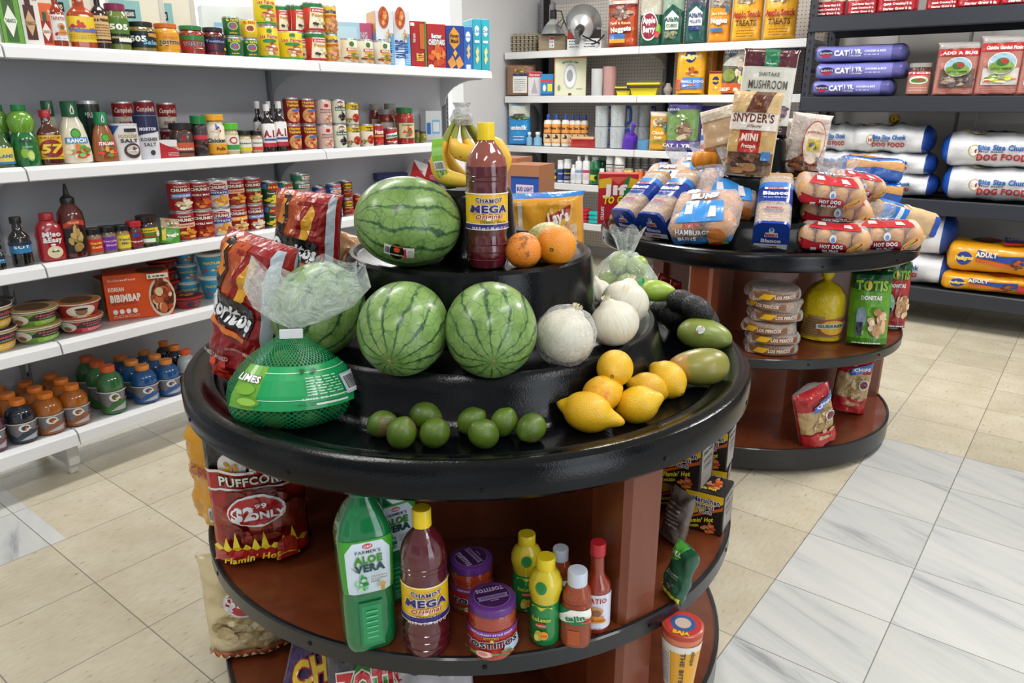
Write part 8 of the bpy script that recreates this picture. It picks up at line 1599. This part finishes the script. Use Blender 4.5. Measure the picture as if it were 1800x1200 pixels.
def SP(key, label, px, py, z, rz_off=0, tilt=0, roll=0, s=1, back=0):
    p = atz(px, py, z); a = facecam(p)+rad(rz_off); o = place(key, label, p, 0, (s, s, s) if not isinstance(s, tuple) else s)
    o.rotation_euler = (Matrix.Rotation(a, 4, 'Z') @ Matrix.Rotation(rad(tilt), 4, 'X') @ Matrix.Rotation(rad(roll), 4, 'Y')).to_euler(); return o
SP('loaf', 'blue wrapped white bread loaf standing alone at the front of the bread stand', 1353, 437, SW+.012, 0, 33, 0, 1.02)
SP('loaf', 'blue wrapped white bread loaf, right of the slanting pair at the left', 1156, 418, SW+.012, -38, 33, -2, 1.0)
SP('loaf', 'blue wrapped white bread loaf, left of the slanting pair', 1106, 408, SW+.012, -40, 33, -2, .95)
def bunpack(key, nm, printc, texts, nx_=4, ny_=2, W_=.24, D_=.155, H_=.085, round_=False, tied=True):
    ps = []; bw = W_/nx_; bd = D_/ny_
    a = ellipsoid('bun', lambda t: (bw*.5*sin(pi*t)**.55+.0005, (H_*.45 if round_ else bd*.52)*cos(pi*(1-t))), M('#c98d52' if round_ else '#d9a66a', .6, bump=.2, bs=60), 18, 12, smooth=70)
    rnd = random.Random(5)
    seg = 34; V = []; Fc = []; n_ = 26
    def pt(x, an, o=0):
        s = abs(x)/(W_/2); k = 1 if s < .8 else max(.08, 1-((s-.8)/.24)**1.6)
        c, q = cos(an), sin(an); r = (abs(c)**3.2+abs(q)**3.2)**(-1/3.2); nz = .005*noise.noise(Vector((x*30, c*2.2, q*2.2)))+.004*abs(sin((x/bw)*pi))*0
        return (x, D_/2+(D_/2+.004)*r*c*(.5+.5*k)+c*(nz+o), max(.001, H_/2+(H_/2+.004)*r*q*k+q*(nz+o)))
    for i in range(n_+1):
        x = (i/n_*2-1)*W_/2*1.06
        for j in range(seg): V.append(pt(x, 2*pi*j/seg))
    for i in range(n_):
        for j in range(seg): k = (j+1) % seg; Fc.append((i*seg+j, i*seg+k, (i+1)*seg+k, (i+1)*seg+j))
    Fc += [tuple(range(seg)), tuple(n_*seg+j for j in range(seg))]
    ps = [(nm, mk(nm, V, Fc, film('#fff8f8', .14, .08, .9, 28), None, 60), None)]
    for i in range(nx_):
        for j in range(ny_):
            me = a.copy(); 
            M_ = Matrix.Translation((-W_/2+bw*(i+.5), bd*(j+.5), H_*.5+.002)) @ (Matrix.Identity(4) if round_ else Matrix.Rotation(pi/2, 4, 'X'))
            if not round_: M_ = M_ @ Matrix.Diagonal((1, .95*H_/bw if H_/bw > 1 else H_/bw*.97, 1, 1))
            me.transform(M_); ps.append(('bun', me, 0))
    fpt = [pc for pc in texts]
    ps.append(('front_print', design('front_print', texts, W_*.92, H_*1.05, lambda x, y, o: (lambda an: pt(x, an, o+.001))(pi-(y/H_-.5)*1.5), cx=.012, cy=.01, eps=.0009, rough=.25, coat=.3), 0))
    ps.append(('top_print', design('top_print', [('p', [(-.9, .0), (.9, .0), (.75, .55), (-.6, .6)], printc), ('p', [(-.6, .2), (-.3, .2), (-.35, .45), (-.6, .45)], '#ece6e6'), ('p', [(.3, .1), (.6, .1), (.5, .4), (.3, .4)], '#ece6e6'), ('t', 'BUNS', .0, .72, .5, .16, '#f4f2f6', {'o': '#2a2a6a', 'b': 2}), ('t', 'BIMBO', -.4, .88, .3, .10, '#3a4ab0', {'o': '#f4f0f0'})], W_*.8, D_*.8, lambda x, y, o: (lambda an: pt(x, an, o+.001))(pi/2+.75-(y/(D_*.8))*1.5), cx=.012, cy=.01, eps=.0009, rough=.25, coat=.3), 0))
    if tied:
        tf = lathe('gathered_end', [(.012, 0), (.008, .018), (.022, .04), (.042, .07), (.05, .085)], film('#eaf2ff', .3, .1, 1, 50), 26, cap=False, wob=.35)
        tf.transform(Matrix.Translation((0, D_*1.0, H_*.6)) @ Matrix.Rotation(rad(-50), 4, 'X')); ps.append(('gathered_end', tf, 0))
    reg(key, 'buns', W_, H_, ps)
hdp = [('p', [(-1, 0), (-.5, .0), (-.55, .42), (-1, .6)], '#c02430'), ('p', [(-.55, 0), (.45, 0), (.4, .40), (.15, .46), (-.2, .44), (-.55, .40)], '#b81f2c'), ('r', -.62, .02, -.45, .18, '#ece6e6'), ('t', 'HOT DOG', -.02, .30, .34, .15, '#f0f0f4', {'o': '#1a1c34', 'b': 2, 'rot': .04}), ('t', 'BUNS', -.03, .12, .24, .13, '#f0f0f4', {'o': '#1a1c34', 'b': 2, 'rot': .04}), ('e', 0, .62, .10, .16, '#e8ecf4'), ('e', 0, .58, .06, .10, '#6a90d0'), ('p', [(.42, .05), (.88, .45), (.95, .62), (.82, .66), (.45, .30)], '#d8a25a'), ('p', [(.48, .14), (.86, .50), (.84, .56), (.46, .22)], '#7a3418'), ('p', [(.52, .20), (.80, .50), (.79, .53), (.5, .23)], '#e0b83a'), ('p', [(.45, 0), (1, 0), (1, .12), (.6, .08)], '#c02430')]
bunpack('hotdog', 'hot_dog_bun_pack', '#c4242f', hdp)
hbp = [('p', [(-1, .0), (1, 0), (1, .34), (.3, .45), (-.2, .40), (-1, .5)], '#3a8fdc'), ('t', 'HAMBURGER', -.15, .70, .62, .17, '#f2f2f6', {'o': '#2a2a3a', 'b': 2, 'rot': -.08}), ('t', 'BUNS', -.4, .48, .3, .15, '#f2f2f6', {'o': '#2a2a3a', 'b': 2}), ('e', .55, .5, .30, .32, '#c87a3c'), ('p', [(.25, .2), (.9, .18), (.9, .3), (.3, .34)], '#7ab03a'), ('e', .5, .25, .25, .07, '#b8302a'), ('t', 'BIMBO', -.2, .92, .3, .1, '#b0303c')]
bunpack('hamb', 'hamburger_bun_pack', '#3a8fdc', hbp, 2, 2, .20, .19, .085, True)
SP('hotdog', 'red and clear hot dog bun pack at the front, left of the lower pair', 1460, 446, SW+.004, 0, 4, 2, 1.0); SP('hotdog', 'red and clear hot dog bun pack at the front right, right of the lower pair', 1556, 442, SW+.012, 8, 4, -3, 1.0)
SP('hotdog', 'hot dog bun pack lying crosswise under the top one, behind the front pair', 1466, 400, SW+.07, 6, 6, 3, 1.05); SP('hotdog', 'hot dog bun pack on top of the pile, facing the camera', 1456, 366, SW+.15, 8, 14, 6, .97)
SP('hotdog', 'hot dog bun pack at the back right of the pile, slanting down right', 1508, 348, SW+.15, 24, 10, 10, .9); SP('hotdog', 'hot dog bun pack behind the pile on the right at mid height', 1528, 392, SW+.05, 14, 6, 4, .85)
SP('hamb', 'hamburger bun pack in front, between the slanting loaves and the upright loaf', 1234, 434, SW+.010, -8, 30, -8, 1.2)
SP('hamb', 'hamburger bun pack behind the front one with its tied blue top', 1275, 388, SW+.085, 4, 32, 6, 1.1); SP('hamb', 'hamburger bun pack behind the slanting loaves at the left', 1160, 350, SW+.09, -20, 26, 0, 1.0); SP('hamb', 'hamburger bun pack farthest back below the pumpkin', 1212, 332, S2+.03, -10, 24, 0, .95)
# blue wrapped breads at the back right
sack('blubr', 'sliced_bread_bag', 'bread', .26, .10, .10, '#1f6cd0', [('p', [(-1, .5), (0, .7), (1, .5), (1, 1), (-1, 1)], '#d8a060')], [('p', [(-.8, .2), (.4, .2), (.4, .7), (-.8, .8)], '#d98a3c'), ('f', -.2, .5, .5, .2, ['#c8703a', '#e8b070'], 10), ('t', 'BREAD', .6, .5, .3, .3, '#e8e8f4', {'b': 2})], seed=91, cr=.006, mat=M('#1c5fc0', .2, coat=.6, bump=.5, bs=25))
q = SP('blubr', 'blue bread bag lying on the back tier behind the hot dog buns, upper', 1525, 318, S2+.098, 20, 0, 4, 1.0); o = SP('blubr', 'blue bread bag behind the hot dog buns, lower', 1540, 350, S2+.002, 28, 0, 3, .95); o.location = (q.location.x+.02, q.location.y-.01, S2+.002)
sack('whblu', 'sliced_bread_bag', 'bread', .30, .11, .11, '#d9b88c', [('p', [(-1, 0), (-.3, 0), (-.1, 1), (-1, 1)], '#2a7ad8'), ('p', [(-.6, 0), (-.45, 0), (-.3, 1), (-.45, 1)], '#e4ecf6'), ('r', .8, 0, 1, 1, '#1c4fb8')], [('p', [(-1, 0), (-.3, 0), (-.1, 1), (-1, 1)], '#2a7ad8'), ('p', [(-.1, .0), (.0, .0), (.0, 1), (-.1, 1)], '#f0e8dc')], seed=92, cr=.005)
SP('whblu', 'bread loaf in blue and clear wrap slanting down at the right edge', 1575, 408, SW+.012, 38, 0, 14, 1.0)
# Jif carton, pumpkin, snack bags on the tiers
jif = [('r', -1, 0, 1, 1, '#b81c2c'), ('p', [(.1, .42), (.55, .42), (.9, .88), (.5, .98), (.1, .7)], '#1f7a3c'), ('p', [(-1, .72), (-.35, .74), (-.35, .94), (-1, .90)], '#e0b41e'), ('p', [(1, .72), (.5, .74), (.6, .94), (1, .90)], '#e0b41e'), ('p', [(-.5, .95), (0, .8), (.5, .95)], '#d85a44'), ('t', 'Jif', -.15, .70, .50, .20, '#f4f0ee', {'b': 2}), ('t', 'TO GO', -.08, .50, .66, .14, '#f0dc1e', {'b': 2, 'shear': .2, 'rot': .06}), ('e', .15, .12, .55, .16, '#e0c09a'), ('e', .15, .13, .42, .12, '#a86a38'), ('t', 'CREAMY', -.78, .22, .30, .08, '#f0e8e8', {'rot': pi/2})]
carton('jif', 'peanut_butter_carton', .20, .11, .215, '#b81c2c', jif, [('r', -1, 0, 1, 1, '#9c1826')], [('r', -1, 0, 1, 1, '#c04a3c')])
SP('jif', 'red peanut butter carton at the left back of the bread stand', 1084, 394, SW+.002, 2, 0, 0, (.84, .82, 1.0))
def pk(p, a, t): q = 1-.13*abs(sin(a*4))**.5*0+.10*abs(cos(a*4.5)); return Vector((p.x*q, p.y*q, p.z))
reg('pumpkin', 'pumpkin', .12, .10, [('pumpkin', ellipsoid('pumpkin', lambda t: (.055*sin(pi*t)**.7+.001, .042*cos(pi*(1-t))-.012*(max(0, cos(pi*(1-t))-.8)*4)), M('#dc8a1c', .45, bump=.2, bs=40), 54, 24, pk), None), ('stem', tube('stem', [(0, 0, .025), (.002, 0, .045), (.008, .002, .058)], [.008, .006, .007], M('#8a6a34', .8), 8), 0)])
p = atz(1240, 300, S3); place('pumpkin', 'small orange pumpkin on the tier behind the bread bags', p+Vector((0, 0, .045)), .3, (1.02,)*3)
sny = [('r', -1, .0, 1, .30, '#7c6650'), ('f', 0, .20, .95, .17, ['#5c3a24', '#7a5234', '#9a7048', '#43281a'], 60), ('p', [(-1, .30), (1, .30), (1, .62), (-1, .55)], '#c9a468'), ('r', -.5, .30, .42, .56, '#b3261f'), ('t', 'MINI', -.04, .48, .36, .08, '#f0e0cc', {'b': 2}), ('t', 'Pretzels', -.04, .38, .30, .045, '#f0e0cc', {'shear': .2}), ('r', -1, .56, 1, .76, '#e9e1d8'), ('t', "SNYDER'S", -.02, .70, .88, .095, '#6a2a1c', {'b': 1}), ('t', 'of Hanover', .1, .61, .3, .035, '#8a5a3a', {'shear': .3}), ('r', -1, .76, 1, 1, '#d9b67e'), ('p', [(-.35, .76), (.5, .76), (.75, 1), (-.05, 1)], '#6a3a28'), ('f', .1, .88, .25, .08, ['#9a6a50', '#7a4a38'], 6), ('r', .55, .22, .92, .32, '#3a7ab8')]
bag('sny', 'pretzel_bag', 'bag', .20, .31, .09, '#d9c9a8', sny, bt=.04, tt=.05, cr=.008, seed=95)
SP('sny', 'brown and cream pretzel bag standing on the top tier of the bread stand', 1312, 312, S3+.003, -6, -3, 3, (.90, 1, .98))
bag('sny2', 'pretzel_bag', 'bag', .18, .27, .08, '#c4a684', [('r', -1, .1, 1, .4, '#8a6a4c'), ('e', -.4, .24, .2, .1, '#c0302c'), ('r', -1, .8, 1, 1, '#d8cbb8')], bt=.04, tt=.05, cr=.01, seed=96); SP('sny2', 'pale snack bag leaning behind the pretzel bag, to its left', 1275, 300, S3+.003, -25, -5, -14, .95)
shi = [('r', -1, .80, 1, 1, '#57202c'), ('r', -.25, .80, .3, 1, '#157a4c'), ('t', 'fresh', .02, .835, .2, .02, '#e8f4ec'), ('t', 'SHIITAKE', 0, .715, .40, .045, '#4a4a48', {'b': 0}), ('t', 'MUSHROOM', 0, .60, .76, .10, '#4c4846', {'b': 0}), ('t', 'ORGANIC', 0, .485, .62, .055, '#1f7a5c', {'b': 1}), ('e', -.72, .49, .13, .04, '#5a7a5c'), ('f', .25, .30, .7, .14, ['#4a3040', '#6a4a5c', '#3a2434', '#8a7080'], 26), ('r', -1, 0, 1, .14, '#2c1a24'), ('ln', .0, .06, .8, .12, 2, '#b8a8b0')]
bag('shi', 'mushroom_snack_bag', 'bag', .21, .33, .08, '#dcdcd2', shi, bt=.03, tt=.05, cr=.006, seed=97)
o = lean('shi', 'white shiitake mushroom snack bag standing on the bread stand pedestal', Vector((C2.x-.0, C2.y-.02, S4+.004)), facecam(C2)+.07, -2, 3, (1.0, .8, .98))
chn = [('f', 0, .16, .9, .16, ['#6a3a24', '#8a5234', '#4a2414', '#a06a48'], 50), ('e', .15, .52, .60, .36, '#b8432c'), ('e', .15, .52, .56, .34, '#ecd9c4'), ('r', -.2, .38, .5, .58, '#d8b83a'), ('f', .15, .48, .3, .08, ['#5a8ac0', '#3a5a2a', '#e8d83a'], 8), ('t', 'Jackson General', .15, .70, .45, .04, '#b8432c', {'arc': .004}), ('r', .4, .25, .55, .30, '#7a7ab0')]
bag('chn', 'chocolate_nut_bag', 'bag', .16, .22, .07, '#b49a8c', chn, bt=.05, tt=.08, cr=.01, seed=98, mat=film('#f0e4dc', .62, .1, .8, 30))
SP('chn', 'clear bag of brown nuts with red-rimmed oval label, front one', 1408, 306, S3-.0, 14, -4, 6, (.98, 1, 1.05)); SP('chn', 'clear bag of brown nuts standing behind the front one', 1392, 302, S3-.0, 0, -4, 2, .95)
# middle shelf of the bread stand
def torti(k):
    pr = []; 
    for i in range(9): z = i*.0038; pr += [(.074+.002*sin(i*2.1), z+.0004), (.076+.002*cos(i*1.7), z+.0019), (.074+.002*sin(i*2.1), z+.0034)]
    f_ = lathe('tortilla_wrap', [(.02, .0), (.082, -.000+.001), (.086, .010), (.086, .026), (.080, .038), (.02, .0385)], film('#f0e8e0', .3, .1, 1, 40), 36, wob=.3)
    reg(k, 'tortillas', .17, .038, [('tortilla_pack', f_, None), ('tortillas', lathe('tortillas', pr, M('#b98a5c', .7, bump=.5, bs=60), 36, wob=.03), 0), ('band', design('band', [('r', -1, .3, 1, .8, '#8a5a3c'), ('p', [(-.6, .3), (-.2, .3), (0, .8), (-.4, .8)], '#e0b020'), ('t', 'LOS PERICOS', .35, .55, .4, .3, '#e8e0d4', {'b': 1})], .2, .038, lathemap([(.0885, 0), (.0885, .04)]), cx=.012), 0)])
torti('tor')
p = atz(1342, 628, SM); ctr = p+Vector((-.01, .09, 0))
for i in range(6): o = place('tor', 'clear pack of corn tortillas, %s in the pile on the bread stand' % ('bottom', 'second from the bottom', 'third from the bottom', 'third from the top', 'second from the top', 'topmost')[i], (ctr.x+.008*sin(i*2.3), ctr.y+.008*cos(i*1.9), SM+.001+i*.0405), facecam(ctr)+(.25 if i % 2 else 1.3)*sin(i*3), (1.02, 1, 1.02)); o.rotation_euler.x = .05*sin(i*4)
gu = [('r', -.05, .10, .95, .86, '#7a6a50'), ('e', .35, .5, .45, .42, '#b8432c'), ('e', .35, .5, .38, .35, '#e0b83a'), ('p', [(-.15, .40), (.85, .52), (.85, .76), (-.15, .64)], '#d8d0b8'), ('t', 'GUERRERO', .35, .58, .44, .14, '#1f5a34', {'b': 2, 'rot': .05})]
bottle('guer', 'tortilla_bag', 'bag', [(.060, 0), (.078, .006), (.080, .03), (.080, .10), (.081, .15), (.074, .185), (.050, .215), (.020, .232), (.014, .238), (.022, .25), (.026, .27), (.022, .282)], M('#dcc01c', .3, coat=.3, bump=.9, bs=22), '#dcc01c', None, .01, [(.022, .105, '#a8875a', [('r', -1, y, 1, y+.03, '#7a5c38') for y in (.1, .22, .34, .46, .58, .7, .82)]+gu)], n=2.3, wob=.06)
SP('guer', 'yellow tortilla bag with a tied neck on the middle shelf of the bread stand', 1441, 592, SM+.001, 0, 0, 0, .96)
tot = lambda bg, bg2, t2: [('r', -1, 0, 1, 1, bg), ('r', -1, 0, 1, .12, bg2), ('p', [(-1, .78), (0, .74), (1, .86), (1, 1), (-1, 1)], '#14532c'), ('t', 'TOTIS', 0, .82, .78, .13, '#8ab82c', {'o': '#0c2a18', 'b': 2}), ('e', -.12, .82, .1, .06, '#e8c83a'), ('t', 'DONITAS', 0, .66, .52, .055, '#f0f0e8', {'b': 2}), ('f', .42, .34, .52, .18, ['#dcb68a', '#c89a6a', '#e8cca8', '#b07a48'], 40), ('e', -.45, .40, .25, .14, t2), ('r', -.65, .16, -.35, .34, '#2a2c44'), ('ln', -.8, .04, .6, .09, 1, '#d8e8c8')]
bag('totg', 'ring_snack_bag', 'bag', .15, .265, .07, '#5a9a22', tot('#5f9e24', '#3f7a1a', '#7a8a9a'), bt=.04, tt=.05, cr=.007, seed=101); bag('totr', 'ring_snack_bag', 'bag', .15, .265, .07, '#a8202a', tot('#b02a2c', '#8a1c24', '#8ac0a8'), bt=.04, tt=.05, cr=.007, seed=102)
SP('totg', 'green ring snack bag on the middle shelf of the bread stand', 1521, 606, SM+.004, 8, -6, -2, (.98, 1, 1.04)); SP('totr', 'red ring snack bag right behind the green one', 1562, 575, SM+.004, 20, -4, 0, (.8, 1, 1.0))
bag('redsn', 'snack_bag', 'bag', .16, .14, .06, '#a81c26', [('p', [(-.2, .1), (.2, .1), (0, .3)], '#e8c82c')], seed=103, cr=.012)
SP('redsn', 'crumpled red snack bag at the left of the bread stand middle shelf, nearer', 1188, 548, SM+.004, -10, -30, 12, .95); SP('redsn', 'crumpled red snack bag at the left of the bread stand middle shelf, behind', 1160, 530, SM+.01, -10, -26, 20, .85)
# base deck of the bread stand
chip = [('r', -1, .72, 1, 1, '#a81f28'), ('r', -1, .30, 1, .74, '#b89a6c'), ('f', .1, .5, .85, .2, ['#c8ab7a', '#a88a58', '#d8c090'], 14), ('r', -1, 0, 1, .30, '#b4232a'), ('f', .2, .26, .7, .1, ['#b89a6c', '#c8ab7a'], 6), ('p', [(-.4, .70), (.9, .84), (.9, .96), (-.3, .84)], '#2a6ac0'), ('t', 'CHIPS', .3, .83, .5, .06, '#f0f0f4', {'rot': .1, 'b': 2}), ('e', .55, .56, .3, .09, '#e8e4e4'), ('e', .55, .56, .24, .07, '#6a1c2c')]
bag('chipb', 'potato_chip_bag', 'bag', .15, .25, .08, '#b4232a', chip, [('r', -1, 0, 1, 1, '#a8a6a4'), ('ln', -.8, .1, .8, .9, 14, '#6a6866')], bt=.03, tt=.06, cr=.012, seed=105, backbg='#a8a6a4')
SP('chipb', 'red and tan chip bag tipping forward on the base deck of the bread stand', 1436, 772, DECK+.014, 40, 10, -22, .98); SP('chipb', 'red and tan chip bag standing behind the tipping one', 1487, 722, DECK+.004, 12, -4, 4, .92)
